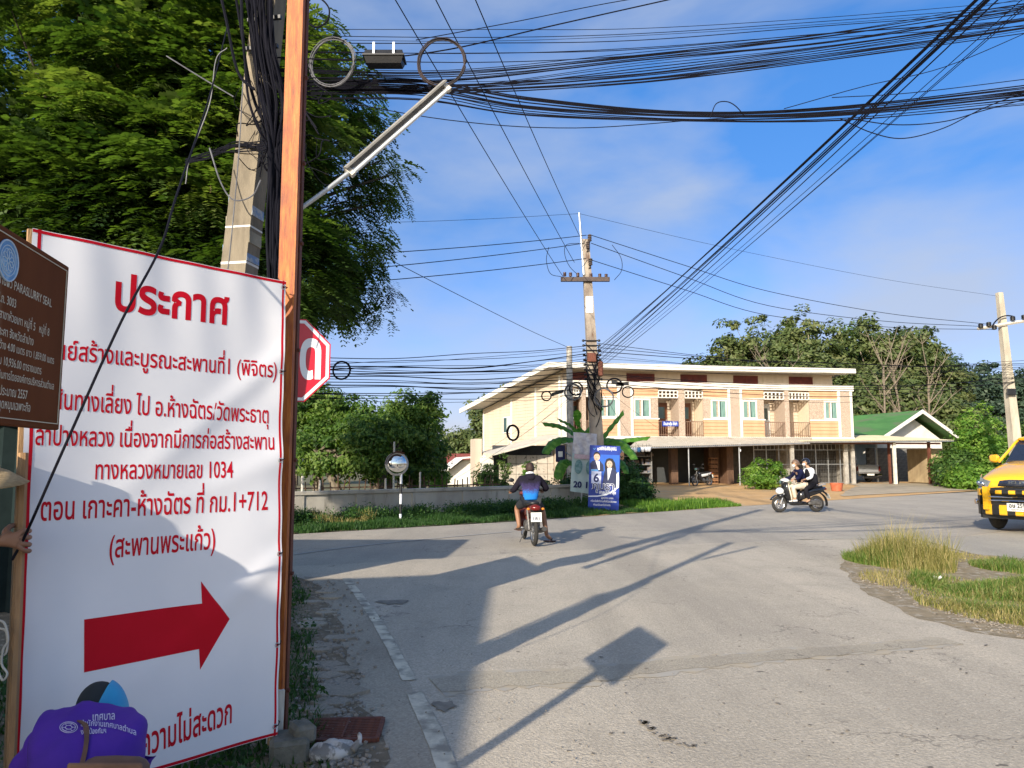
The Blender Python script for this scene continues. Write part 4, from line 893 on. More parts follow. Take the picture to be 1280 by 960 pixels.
# mesh fence on the right half
fn = empty('mesh_fence', A3 + ax_ * fx(937) - an_ * .35, ANG, 'tall pale wire mesh fence panels closing the right shops of the row house', 'fence')
Lfn = fx(1058) - fx(937); zt_ = 2.55; q = MB()
for k in range(9): MB().b2(Lfn * k / 8 - .022, Lfn * k / 8 + .022, -.02, .02, zg, zt_ + (.02 if k % 2 else .0)).build('post', M_steel, fn)
for z in (zg + .05, 1.35, zt_ - .35, zt_): MB().b2(0, Lfn, -.015, .015, z - .018, z + .018).build('rail', M_steel, fn)
q = MB()
for k in range(60): q.b2(Lfn * k / 60 - .004, Lfn * k / 60 + .004, -.004, .004, zg, zt_)
for k in range(16): q.b2(0, Lfn, -.004, .004, zg + .15 * k - .003, zg + .15 * k + .003)
tag(q.build('wire_mesh', mat('thin_wire', (.20, .20, .20), None, .5, .5), fn), kind='stuff')
q = MB()
for k in range(24): q.b2(Lfn * k / 24 - .012, Lfn * k / 24 + .012, -.012, .012, zt_ - .33, zt_)
tag(q.build('top_bar', M_steel, fn), kind='stuff')
# wall behind the fence
q = MB(); q.b2(fx(925), fx(1060), 1.2, 1.3, zg, zb - .2); q.build('inner_wall', mat('darkened_block', (.085, .08, .072), (.05, .048, .043), .95, scale=5), bld)  # wall colour darkened so the recessed ground floor reads as shaded
# awnings
def awning(name, label, c4, th, m, rib=.12):
    t = empty(name, A3, ANG, label, 'awning'); a, b, c, d = [Vector(p) for p in c4]; n = int((b - a).length / rib * 2); q = MB(); top = []
    rows = []
    for e0, e1 in ((a, b), (d, c)): rows.append([e0.lerp(e1, k / n) + Vector((0, 0, .018 if k % 2 else -.018)) for k in range(n + 1)])
    q.loft(rows, cap=False, closed=False); q.loft([[p - Vector((0, 0, .012)) for p in r] for r in rows][::-1], cap=False, closed=False); q.build('sheet', m, t)
    for e0, e1 in ((a, b), (a.lerp(d, .5), b.lerp(c, .5))): q = MB(); q.tube([e0 - Vector((0, 0, .06)), e1 - Vector((0, 0, .06))], .035, 4); q.build('purlin', M_steel, t)
    return t
x0, x1 = F(785, 550, -2.6)[0], F(1012, 548, -2.6)[0]
aw = awning('shop_awning', 'long pale metal awning over the open shops of the row house', [(x0, -2.6, 2.27), (x1, -2.6, 2.58), (fx(1012), -.12, zb - .02), (fx(800), -.12, zb - .02)], .03, M_awn)
for u in (861.5, 925): x = F(u, 600, -2.4)[0]; q = MB(); q.cyl((x, -2.4, zg), (x, -2.4, 2.33), .035); q.build('support_pole', M_steel, aw)
x = F(925, 560, -2.3)[0]; q = MB(); q.cyl((x, -2.3, 2.55), (x, -2.3, 2.2), .012, n=6); q.ell((x, -2.3, 2.13), (.06, .06, .09), 10, 6); q.build('hanging_bulb', M_pw, aw, True)
xa, xb = F(1005, 548, -2.3)[0], F(1192, 546, -2.3)[0]
M_awn2 = mat('cream_corrugated', (.62, .56, .38), (.50, .44, .28), .7, scale=3, third=(.30, .22, .12), tscale=2, tlo=.6, thi=.75)
aw2 = awning('carport_roof', 'cream corrugated carport roof on thin posts right of the row house', [(xa, -2.3, 2.66), (xb, -2.3, 2.76), (xb - .3, 4.2, 3.25), (xa + .5, 4.2, 3.15)], .03, M_awn2)
for u, y, r_ in ((1057.5, -1.2, .12), (1066.5, -1.3, .10), (1118.5, -1.9, .085), (1112, -.9, .06), (1162, -1.6, .07), (1096, 2.0, .05), (990.5, -2.2, .10)):
    x = F(u, 580, y)[0]; q = MB(); q.b2(x - r_, x + r_, y - .06, y + .06, zg, 2.68 + .07 * (y + 2.3)); q.build('post', M_conc if r_ > .09 else M_steel if r_ < .06 else M_woodw if r_ > .08 else M_rustd, aw2)
q = MB(); q.b2(xa + 2, xb - .6, -1.95, -1.89, 2.52, 2.62); q.build('beam', M_rustd, aw2)
# block wall of the carport, single blocks
bw = empty('block_wall', A3 + ax_ * F(1084, 580, 3.6)[0] + an_ * 3.6, ANG, 'bare grey block wall at the back of the carport', 'wall')
Lb = F(1166, 580, 3.6)[0] - F(1084, 580, 3.6)[0]; bh, bl = .2, .41; sm = MB().box((bl / 2 - .008, .06, bh / 2 - .008), (bl - .02, .14, bh - .02)).mesh('block', M_block); nb_ = 0
for r_ in range(11):
    x = -(r_ % 2) * bl / 2
    while x < Lb - bl:
        if x >= -.01 or True:
            o = link('block', sm, bw); o.location = (x + .2, rnd.uniform(-.008, .008), zg + r_ * bh)
        x += bl; nb_ += 1
MB().b2(0, Lb, .02, .10, zg, zg + 2.2).build('mortar', mat('mortar', (.10, .095, .085), None, .95), bw)
p_ = A3 + ax_ * F(1178, 600, -1.2)[0] - an_ * 1.0
ps = empty('wall_stub', (p_.x, p_.y, 0), ANG, 'weathered tan end pier of the block wall under the carport corner', 'wall'); MB().box((0, 1.2, 1.25), (.75, 2.2, 2.1), bev=.03).build('pier', mat('tan_stained_render', (.44, .34, .20), (.26, .19, .11), .9, scale=1.6, stretch=(1, 1, .4), bump=.4), ps)
# house with the green roof
gh = empty('green_roof_house', P(1140, 560, 52), ANG + .10, 'white bungalow with a bright green gabled roof behind the carport', 'building'); gh.location.z = 0
M_green = mat('green_roof_tile', (.075, .20, .055), (.05, .15, .04), .7, scale=2, stretch=(1, .3, 1), third=(.10, .15, .07), tscale=1.2); Wg = 3.7
def gz(v): return P(1140, v, 52).z
apex, eav = gz(515) + .0, gz(549); x0, x1 = -Wg, Wg - .5
MB().prism([(x0 + .7, 0), (x1 - .6, 0), (x1 - .6, eav - .05), (0, apex - .32), (x0 + .7, eav - .05)], 0, 9, 'y').build('wall', M_white, gh)
q = MB()
for (xa_, za_) in ((x0, eav - .12), (x1 + .4, eav - .25)):
    q.add([(0, -1.1, apex), (xa_, -1.1, za_), (xa_, 9, za_), (0, 9, apex), (0, -1.1, apex + .06), (xa_, -1.1, za_ + .06), (xa_, 9, za_ + .06), (0, 9, apex + .06)], [(0, 1, 2, 3), (4, 7, 6, 5), (0, 4, 5, 1), (1, 5, 6, 2), (2, 6, 7, 3)])
    
gr = q.build('roof', M_green, gh)
q = MB(); q.add([(0, -1, apex + .06), (-3.7, -1, eav - .05), (-9.5, 4, eav + .1), (-6.5, 9, apex + .2), (0, 9, apex + .06)], [(0, 1, 2, 3, 4)]); q.build('roof_wing', M_green, gh)
for xa_, za_ in ((x0, eav - .12), (x1 + .4, eav - .25)):
    q = MB(); q.add([(0, -1.14, apex + .1), (xa_, -1.14, za_ + .1), (xa_, -1.14, za_ - .16), (0, -1.14, apex - .16), (0, -1.08, apex + .1), (xa_, -1.08, za_ + .1), (xa_, -1.08, za_ - .16), (0, -1.08, apex - .16)], [(0, 1, 2, 3), (4, 7, 6, 5), (0, 4, 5, 1), (3, 2, 6, 7)]); q.build('barge_board', M_white, gr)
MB().b2(-.9, .9, -.06, -.01, gz(571), gz(561)).build('window', M_glass, gh)
MB().b2(-1.0, 1.0, -.04, -.005, gz(572), gz(560)).build('window_frame', M_brown, gh)
MB().box((-1.1, -.5, apex - .75), (.3, .2, .3), bev=.02).build('gable_vent', M_dark, gh)

# side lean-to, left of the row house front corner
ln = empty('lean_to', P(655, 575, 40), R(14), 'open lean-to with a pale slanting awning over stained boarding, left of the row house', 'shed'); ln.location.z = 0
o3 = ln.location.copy(); ca, sa = math.cos(R(14)), math.sin(R(14))
def LX(u, yo=0):
    r = Vector(ray(u, 560)); n_ = Vector((-sa, ca, 0)); t = ((o3 + n_ * yo) - O_).dot(n_) / r.dot(n_); p = O_ + r * t - o3; return p.x * ca + p.y * sa
def LZ(v): return P(655, v, 40).z
q = MB(); a_, b_ = (LX(616, -1.2), -1.2, LZ(567.5)), (LX(703, -1.2), -1.2, LZ(545)); q.add([a_, b_, (b_[0], 2.2, b_[2] + .15), (a_[0], 2.2, a_[2] + .1), (a_[0], a_[1], a_[2] - .1), (b_[0], b_[1], b_[2] - .1), (b_[0], 2.2, b_[2] + .05), (a_[0], 2.2, a_[2])], [(0, 1, 2, 3), (4, 7, 6, 5), (0, 4, 5, 1), (3, 2, 6, 7), (0, 3, 7, 4)]); q.build('awning_sheet', M_awn, ln)
M_stb = mat('stained_board', (.56, .49, .40), (.44, .38, .30), .85, scale=3, third=(.16, .14, .12), tscale=5, tlo=.58, thi=.66)
zt2 = LZ(571)
for i, (u0, u1) in enumerate(((624, 634), (634.6, 645), (645.6, 658), (658.6, 671), (671.6, 684), (684.6, 692))):
    for j, (va, vb) in enumerate(((606, 593), (592.5, 580), (579.5, 569))):
        if i < 1 and j == 2: continue
        MB().b2(LX(u0), LX(u1), 0 + .02 * ((i + j) % 2), .05, LZ(va), LZ(vb)).build('board', M_stb, ln)
MB().b2(LX(693), LX(700), -.1, .3, 0, LZ(552)).build('corner_post', M_cream, ln)
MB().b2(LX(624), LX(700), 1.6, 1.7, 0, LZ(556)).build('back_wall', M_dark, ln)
MB().b2(LX(599), LX(608), 1.2, 2.5, 0, LZ(548)).build('low_wall', M_cream, ln); MB().b2(LX(606), LX(622), 1.0, 1.2, 0, LZ(572)).build('low_wall', M_white, ln)
# white out-building and red roofed house further left
wh = empty('white_shed', P(588, 590, 47), R(10), 'small white gabled shed left of the row house', 'building'); wh.location.z = 0
def wz(v): return P(588, v, 47).z
def wx(u): return (P(u, 590, 47).x - wh.location.x)
MB().prism([(wx(562), 0), (wx(606), 0), (wx(606), wz(574)), (wx(580), wz(575)), (wx(562), wz(588))], 0, 4, 'y').build('wall', M_white, wh)
q = MB(); q.add([(wx(553), -.6, wz(593)), (wx(577), -.6, wz(573.5)), (wx(606), -.6, wz(571)), (wx(606), -.6, wz(569.5)), (wx(577), -.6, wz(571.5)), (wx(552), -.6, wz(590.5))] + [(wx(553), 4, wz(593)), (wx(577), 4, wz(573.5)), (wx(606), 4, wz(571)), (wx(606), 4, wz(569.5)), (wx(577), 4, wz(571.5)), (wx(552), 4, wz(590.5))],
      [(0, 1, 4, 5), (1, 2, 3, 4), (6, 11, 10, 7), (7, 10, 9, 8), (0, 6, 7, 1), (1, 7, 8, 2), (5, 4, 10, 11), (4, 3, 9, 10), (0, 5, 11, 6)]); q.build('roof', M_white, wh)
rh = empty('red_roof_house', P(550, 580, 62), 0, 'distant house with a low dull red roof among the trees', 'building'); rh.location.z = 0
M_rr = mat('red_roof', (.28, .07, .05), (.2, .05, .04), .8, scale=4)
zz0, zz1 = P(550, 582, 62).z, P(550, 567, 62).z
q = MB(); q.add([(-2.6, -3, zz0), (4, -3, zz0), (3.4, 0, zz1), (-2, 0, zz1), (-2.6, 3, zz0), (4, 3, zz0)], [(0, 1, 2, 3), (3, 2, 5, 4), (0, 3, 4), (1, 5, 2)]); q.build('roof', M_rr, rh)
MB().b2(-2.2, 3.6, -2.5, 2.5, 0, zz0).build('wall', M_cream, rh)

# boundary wall with posts, coping and rendered panels
w0, w1 = Vector((-9.6, 16.1, 0)), Vector((2.75, 25.6, 0)); wd = (w1 - w0); Lw = wd.length; wa = math.atan2(wd.y, wd.x)
bwl = empty('boundary_wall', w0, wa, 'low stained grey rendered boundary wall with posts along the far side of the road', 'wall')
np_ = 9; hw = .78
for i in range(np_):
    a, b = Lw * i / np_, Lw * (i + 1) / np_
    MB().b2(a + .13, b - .13, .02, .10, -.1, hw - .09).build('panel', M_wallc, bwl)
for i in range(np_ + 1): x = Lw * i / np_; MB().b2(x - .13, x + .13, -.01, .13, -.1, hw - .09).build('pillar', M_wallc, bwl)
MB().box((Lw / 2, .06, hw - .04), (Lw + .3, .2, .1), bev=.01).build('coping', M_wallc, bwl)

# two posters
ps1 = empty('campaign_poster', P(754, 640, 23.2), R(-3), 'upright blue campaign poster with two portraits and a big number 6 by the pole', 'poster'); ps1.location.z = 0
kz = lambda v: P(754, v, 23.2).z; kx_ = lambda u: P(u, 590, 23.2).x - ps1.location.x
PW, PH = kx_(772) - kx_(734), kz(557) - kz(638); z0 = kz(638); ps1.rotation_euler = (0, R(2.4), R(-3))
MB().b2(-PW / 2, PW / 2, 0, .02, z0, z0 + PH).build('board', M_pblue, ps1)
for x in (-PW / 2 + .05, PW / 2 - .05): MB().b2(x - .02, x + .02, .022, .05, -.1, z0 + PH - .05).build('stake', M_wood, ps1)
def fl(name, poly, m, y, par=ps1):
    q = MB(); n = len(poly); vs = [(-PW / 2 + PW * a, y, z0 + PH * b) for a, b in poly]; tri = geometry.tessellate_polygon([[Vector((v[0], v[2], 0)) for v in vs]]); q.add(vs, [tuple(t) for t in tri]); return q.build(name, m, par)
def ovl(cx, cz, rx, rz, n=18): return [(cx + rx * math.cos(6.2832 * k / n), cz + rz * math.sin(6.2832 * k / n)) for k in range(n)]
M_face = mat('printed_skin', (.58, .38, .28), (.50, .32, .24), .5); M_hair = mat('printed_hair', (.012, .012, .02), None, .5); M_suit = mat('printed_suit', (.02, .028, .08), None, .5); M_lb = mat('printed_light_blue', (.10, .30, .62), None, .5); M_glow = mat('printed_mid_blue', (.02, .12, .50), (.015, .08, .42), .5, scale=2)
fl('printed_backdrop', [(.02, .55), (.98, .52), (.98, .86), (.3, .86), (.02, .8)], M_glow, -.002)
fl('printed_suit', [(.03, .60), (.03, .72), (.10, .755), (.2, .77), (.36, .755), (.46, .70), (.48, .60)], M_suit, -.003)
fl('printed_shirt', [(.2, .76), (.33, .755), (.35, .62), (.30, .62)], M_pw, -.004); fl('printed_hair', ovl(.24, .845, .115, .055), M_hair, -.004); fl('printed_face', ovl(.24, .815, .10, .056), M_face, -.005)
fl('printed_hair', [(.52, .60), (.50, .72), (.55, .79), (.64, .81), (.76, .80), (.84, .74), (.88, .64), (.86, .58)], M_hair, -.0035); fl('printed_suit', [(.45, .40), (.50, .60), (.60, .65), (.80, .66), (.93, .58), (.97, .44), (.90, .36)], M_suit, -.004)
fl('printed_shirt', [(.60, .655), (.74, .66), (.66, .50), (.62, .46)], M_pw, -.005); fl('printed_face', ovl(.66, .715, .095, .055), M_face, -.006)
for cx, cz in ((.24, .815), (.66, .715)):
    for s in (-.035, .035): fl('printed_eye', ovl(cx + s, cz + .01, .013, .005, 8), M_hair, -.0072)
    fl('printed_mouth', ovl(cx, cz - .028, .025, .005, 8), M_red, -.0072)
fl('printed_sleeve', [(.90, .57), (.96, .60), (.985, .50), (.985, .36), (.75, .28), (.74, .30), (.90, .36)], M_pw, -.0062)
fl('printed_number_box', [(.08, .41), (.40, .41), (.40, .595), (.08, .595)], mat('printed_pale_lilac', (.62, .66, .86), None, .5), -.0065); fl('printed_strip', [(.06, .60), (.30, .60), (.30, .625), (.06, .625)], M_lb, -.0065)
def pt(s, cx, cz, k, m, bold=.02, y=-.0078, par=ps1, wid=None): return words('printed_words', s, par, m, lambda x, yy, z: (-PW / 2 + PW * cx + x, y - z, z0 + PH * cz + yy), wid, k, bold, True)
pt('6', .24, .435, .36, M_navy, .03)
fl('printed_swoosh', [(.0, .215), (.3, .225), (.6, .26), (.9, .34), (.9, .32), (.6, .235), (.3, .205), (.0, .20)], M_pw, -.0065)
pt('ภุมรา', .48, .315, .34, M_pw, .045, -.0070, wid=PW * .74); pt('ภุมรา', .48, .315, .34, M_navy, .010, -.0082, wid=PW * .74)
pt('สกุลเลิศผาสุข', .62, .255, .14, M_pw, .02, wid=PW * .56); pt('ผู้สมัคร นายก', .62, .18, .075, M_pw, .015, wid=PW * .4); pt('พร้อมรับฟังทำงานเพื่อพี่น้องประชาชน', .5, .125, .085, M_pw, .015, wid=PW * .84); pt('พัฒนาบ้านเราไปด้วยกัน', .45, .07, .08, M_pw, .015, wid=PW * .56)
pt('ภูมิใจไทยเพื่อทุกคน', .56, .93, .11, M_pw, .02, wid=PW * .64); fl('printed_emblem', [(.10, .955), (.15, .925), (.20, .955), (.17, .955), (.15, .94), (.13, .955)], M_lb, -.0065)
pt('เลือกตั้ง 2568 กาเบอร์ 6', .62, .965, .06, M_pw, .012, wid=PW * .5)
# older poster
ps2 = empty('faded_poster', P(726, 620, 24.0), R(8), 'faded grey green peeling poster with the number 20, left of the blue poster', 'poster'); ps2.location.z = 0; ps2.rotation_euler = (0, R(4), R(8))
k2 = lambda v: P(726, v, 24).z; z0b, PHb = k2(615), k2(541) - k2(615); PWb = .78
q = MB(); n = 14; vs = [(-PWb / 2 + PWb * i / n, .012 * math.sin(i * 1.3 + j * .6) + (.05 * math.sin(j * 1.9 + i) if j > 9 else 0), z0b + PHb * j / 14 - (.05 * (i / n) if j == 0 else 0)) for j in range(15) for i in range(n + 1)]
q.add(vs, [(j * (n + 1) + i, j * (n + 1) + i + 1, (j + 1) * (n + 1) + i + 1, (j + 1) * (n + 1) + i) for j in range(14) for i in range(n)]); q.build('sheet', mat('faded_print', (.42, .52, .50), (.34, .45, .46), .5, scale=3), ps2, 1)
q = MB(); q.add([(v[0], v[1] - .014, v[2]) for v in vs[9 * (n + 1):]], [(j * (n + 1) + i, j * (n + 1) + i + 1, (j + 1) * (n + 1) + i + 1, (j + 1) * (n + 1) + i) for j in range(5) for i in range(n)]); q.build('torn_top', mat('washed_print', (.55, .54, .56), (.36, .34, .38), .5, scale=7), ps2, 1)
q = MB(); q.b2(-.33, .3, -.05, -.035, z0b + PHb * .555, z0b + PHb * .635); q.build('printed_band', mat('faded_pink_print', (.45, .30, .33), (.5, .42, .45), .5, scale=14), ps2)
for cx in (-.17, .2):
    q = MB(); q.add([(cx + .13 * math.cos(6.283 * k / 16), -.036, z0b + PHb * .42 + .23 * math.sin(6.283 * k / 16)) for k in range(16)], [tuple(range(16))]); q.build('printed_portrait', mat('faded_portrait', (.06, .16, .17), (.20, .32, .32), .5, scale=9), ps2)
for s, cx in (('20', -.17), ('11', .2)): words('printed_words', s, ps2, M_navy, lambda x, y, z, cx=cx: (cx + x, -.036 - z, z0b + .14 + y), None, .27, .04, True)
MB().b2(-.02, .02, .02, .06, -.1, z0b + PHb).build('stake', M_steel, ps2)
# blue banner on the balcony rail
x0, x1 = fx(827), fx(847); z0s, z1s = fz(533.5), fz(527.2)
bb = empty('balcony_banner', A3 + ax_ * ((x0 + x1) / 2) - an_ * .09, ANG, 'small blue banner with white words hung on the left balcony rail', 'banner')
MB().b2(-(x1 - x0) / 2, (x1 - x0) / 2, 0, .015, z0s, z1s).build('cloth', M_pblue, bb); words('printed_words', 'บ้านสายรุ้ง ให้เช่า', bb, M_pw, lambda x, y, z: (x, -.003 - z, z0s + .07 + y), (x1 - x0) * .86, .24, .02, True)
# round emblem sign on the lean-to post
rs = empty('emblem_sign', P(700.5, 567, 27), 0, 'small dark blue sign with a white mark hanging beside the banana plant', 'sign')
MB().box((0, .02, 0), (.34, .05, .62), bev=.03).build('plate', M_navy, rs); MB().box((0, -.012, -.02), (.16, .01, .2), bev=.003).build('mark', M_pw, rs); MB().box((0, .0, .36), (.5, .3, .06), bev=.02).build('cap', M_white, rs)
MB().tube([(0.1, .05, .1), (.75, .25, -.3)], .02, 6).build('bracket', M_steel, rs)
# row of hanging cups by the awning
for i in range(9):
    u = 775 + i * 4.9 - (1 if i > 4 else 0)
    if i == 8: u = 811.5
    t = empty('hanging_cup', P(u, 563.5 - .25 * i, 38.6), 0, ('blue' if i in (0, 5) else 'white') + ' round cup, number %s from the left in the string under the awning' % ['one', 'two', 'three', 'four', 'five', 'six', 'seven', 'eight', 'nine'][i], 'cup', 'cups hanging in a row under the awning end')
    q = MB(); q.loft([hring(z, 0, 0, r_, r_, 12, 2) for z, r_ in ((.12, .10), (.1, .105), (-.02, .1), (-.1, .07), (-.13, .03))]); q.build('bowl', M_lb if i in (0, 5) else M_pw, t, True); MB().cyl((0, 0, .12), (0, 0, .3), .006, n=5).build('string', M_cable, t)
q = MB(); q.tube([P(772, 559, 38.6), P(815, 556.5, 38.6)], .008, 5); tag(q.build('string_line', M_cable), 'thin line carrying the row of hanging cups', 'string')
# convex mirror
cm = empty('traffic_mirror', G(500.5, 655), 0, 'round convex traffic mirror on a black and white banded pole by the boundary wall', 'mirror')
hz = P(500, 580, cm.location.y).z
zz = 0
for i in range(6):
    z1 = hz * (i + 1) / 6 - (.12 if i == 5 else 0); MB().cyl((0, 0, zz), (0, 0, z1), .032, n=10).build('pole_band', (M_pw if i % 2 == 0 else M_black), cm, True); zz = z1
c_ = Vector((-.10, -.06, hz)); T = Matrix.Translation(c_) @ Euler((R(0), 0, R(24))).to_matrix().to_4x4()
q = MB(); rings = [[(r_ * math.cos(6.283 * k / 28), y, r_ * math.sin(6.283 * k / 28)) for k in range(28)] for r_, y in ((.27, .0), (.24, -.03), (.17, -.062), (.08, -.08), (.005, -.085))]
q.loft(rings); q.v = [tuple(T @ Vector(v)) for v in q.v]; q.build('mirror_face', mat('convex_mirror', (.85, .85, .83), None, .04, 1), cm, 1)
q = MB(); q.loft([[(r_ * math.cos(6.283 * k / 28), y, r_ * math.sin(6.283 * k / 28)) for k in range(28)] for r_, y in ((.275, -.02), (.30, -.01), (.30, .05), (.2, .07), (.01, .08))], cap=True); q.v = [tuple(T @ Vector(v)) for v in q.v]; q.build('rim', mat('grey_rim', (.40, .38, .35), None, .6), cm, 1)
q = MB(); q.loft([[(r_ * math.cos(R(60) + R(120) * k / 14), y, r_ * math.sin(R(60) + R(120) * k / 14)) for k in range(15)] for r_, y in ((.285, -.02), (.315, -.14), (.32, -.14), (.30, .0))], cap=False, closed=False); q.v = [tuple(T @ Vector(v)) for v in q.v]; q.build('hood', mat('brown_rim', (.1, .04, .03)), cm, 1)
# red flower tub, potted plant, sandwich trestle
def at_f(u, v, yo):
    x, z = F(u, v, yo); return A3 + ax_ * x + an_ * yo
p = G(1046, 614, .1); t = empty('flower_tub', (p.x, p.y, .12), 0, 'round orange red tub standing on the yard right of the scooter', 'pot')
q = MB(); q.loft([hring(z, 0, 0, r_, r_, 20, 2) for z, r_ in ((0, .24), (.3, .29), (.36, .31), (.38, .31), (.37, .26), (.3, .25))]); q.build('tub', mat('terracotta_red', (.50, .14, .07), (.42, .11, .05), .6), t, True)
p = G(1131, 599.5, .2); t = empty('potted_bush', (p.x, p.y, .2), 0, 'brown potted bush in front of the carport block wall', 'plant')
q = MB(); q.loft([hring(z, 0, 0, r_, r_, 14, 2) for z, r_ in ((0, .2), (.35, .27), (.4, .28), (.38, .22))]); q.build('pot', M_conc, t, True)
rng = np.random.default_rng(5); crown('crown', [(0, 0, .75, .6, .5, .35)], 26, 24, .14, LF_dry, t, .18)
p = G(1054, 602, .2); t = empty('trestle', (p.x, p.y, .2), .2, 'small pale metal A-frame trestle at the fence foot', 'trestle')
for a in ((-.35, -.2), (.35, -.2), (-.35, .3), (.35, .3)): MB().tube([(a[0], a[1], 0), (a[0] * .25, 0, .75)], .018, 6).build('leg', M_steel, t)
MB().tube([(-.25, -.15, .3), (.25, -.15, .3)], .015, 6).build('cross_bar', M_steel, t)

# ---------------------------------------------------------------- utility poles beyond the road
def pole_main():
    base = P(751, 640, 24.4); base.z = 0; t = empty('utility_pole', base, 0, 'tall weathered concrete utility pole behind the posters carrying a crossarm and cable coils', 'utility pole')
    top = P(731.5, 300, 24.4) - base
    q = MB(); q.loft([[(c.x + sx * w_ / 2, c.y + sy * w_ / 2, c.z) for sx, sy in ((-1, -1), (1, -1), (1, 1), (-1, 1))] for c, w_ in ((Vector((0, 0, -.2)), .46), (top * .4, .38), (top, .24))]); q.build('shaft', mat('weathered_pole', (.44, .38, .30), (.20, .16, .13), .95, scale=3, stretch=(1, 1, .35), bump=.6, third=(.12, .07, .05), tscale=4, tlo=.6, thi=.7), t)
    ap = lambda v: P(751 - 20.5 * (640 - v) / 340, v, 24.4) - base
    r_ = P(724, 266, 24.4) - base; MB().tube([ap(345) + Vector((-.1, -.14, 0)), r_], [.045, .03], 8).build('lightning_rod', M_steel, t)
    a, b = P(701, 348, 24.2) - base, P(762, 350.5, 24.2) - base; q = MB(); q.box(((a + b) / 2)[:], ((b - a).length, .12, .14)); q.build('crossarm', mat('dark_crossarm', (.06, .05, .045), (.10, .07, .06), .8, scale=5), t)
    for k in (.08, .20, .35, .62, .8, .93):
        c = a.lerp(b, k); q = MB(); 
        for j in range(3): q.ell((c.x, c.y, c.z + .10 + j * .045), (.06, .06, .03), 10, 5)
        q.build('insulator', mat('brown_porcelain', (.10, .05, .04), None, .3), t, True)
    for u, v in ((737, 296), (735, 305), (738, 326)):
        c = P(u, v, 24.2) - base; q = MB()
        for j in range(4): q.ell((c.x, c.y, c.z + .05 - j * .06), (.075, .075, .035), 10, 5)
        q.tube([c - Vector((0, 0, .2)), ap(v + 14)], .025, 6); tag(q.build('insulator', MATS['dark_crossarm'], t), kind=None)
    q = MB(); q.box(((ap(372) + ap(392)) / 2 + Vector((.02, -.16, 0)))[:], (.24, .02, .55)); q.build('white_plate', M_pw, t)
    rnd = random.Random(9); q = MB()
    for i in range(9):
        c = ap(427 + i * 6) + Vector((0, -.2, 0)); q = MB(); q.tube([c - Vector((.26, 0, 0)), c + Vector((.26, 0, 0))], .022, 6); q.ell((c.x - .26, c.y, c.z), (.05, .05, .045), 8, 5); q.ell((c.x + .26, c.y, c.z), (.05, .05, .045), 8, 5); q.build('cable_rack', M_black, t)
    for i in range(22):
        v0 = rnd.uniform(430, 500); a = ap(v0) + Vector((rnd.choice((-.2, .22)), -.2, 0)); b = ap(v0 + rnd.uniform(15, 45)) + Vector((rnd.uniform(-.1, .25), -.22, 0)); m_ = (a + b) / 2 + Vector((rnd.uniform(-.3, .4), -.1, rnd.uniform(-.2, .1)))
        q = MB(); q.tube(bez([a, m_, b], 8), .014, 5); q.build('jumper_cable', M_cable, t)
    q = MB(); q.box((ap(462) + Vector((.25, -.2, 0)))[:], (.16, .2, .5), bev=.03); q.build('junction_box', M_rustd, t); q = MB(); q.box((ap(448) + Vector((-.02, -.24, 0)))[:], (.3, .06, .3), bev=.02); q.build('clamp', M_rustd, t)
    return t, base, ap
pm, pmb, pap = pole_main()
b2_ = P(713, 560, 31); b2_.z = 0; t = empty('short_pole', b2_, 0, 'short plain grey pole left of and behind the tall utility pole', 'utility pole'); q = MB(); q.tube([(0, 0, 0), P(711.5, 433, 31) - b2_], [.17, .12], 8); q.build('shaft', M_conc, t, True)
b3 = P(1276, 620, 33); b3.z = 0; t3 = empty('utility_pole', b3, 0, 'leaning pale concrete utility pole at the right edge with a horizontal crossarm', 'utility pole')
tp = P(1249, 366, 33) - b3
q = MB(); q.loft([[(c.x + sx * w_ / 2, c.y + sy * w_ / 2, c.z) for sx, sy in ((-1, -1), (1, -1), (1, 1), (-1, 1))] for c, w_ in ((Vector((0, 0, -.2)), .44), (tp, .22))]); q.build('shaft', mat('pale_pole', (.48, .43, .34), (.34, .30, .23), .9, scale=3, stretch=(1, 1, .3), bump=.4), t3)
a, b = P(1222, 411, 32.8) - b3, P(1300, 398, 32.8) - b3; q = MB(); q.tube([a, b], .07, 4); q.build('crossarm', M_woodw, t3)
for u, v in ((1226, 409), (1236, 407), (1243, 411), (1266, 400), (1280, 398)):
    c = P(u, v, 32.7) - b3; q = MB()
    for j in range(3): q.ell((c.x, c.y, c.z + j * .06), (.11, .11, .05), 10, 5)
    q.build('insulator', M_black, t3, True)
q = MB(); q.tube(bez([P(1240, 408, 32.7) - b3, P(1250, 390, 32.7) - b3, P(1268, 396, 32.7) - b3], 8), .03, 6); q.build('jumper_cable', M_cable, t3)
q = MB(); q.box((P(1264, 490, 32.7) - b3)[:], (.4, .1, .3), bev=.03); q.build('cable_clamp', M_black, t3)
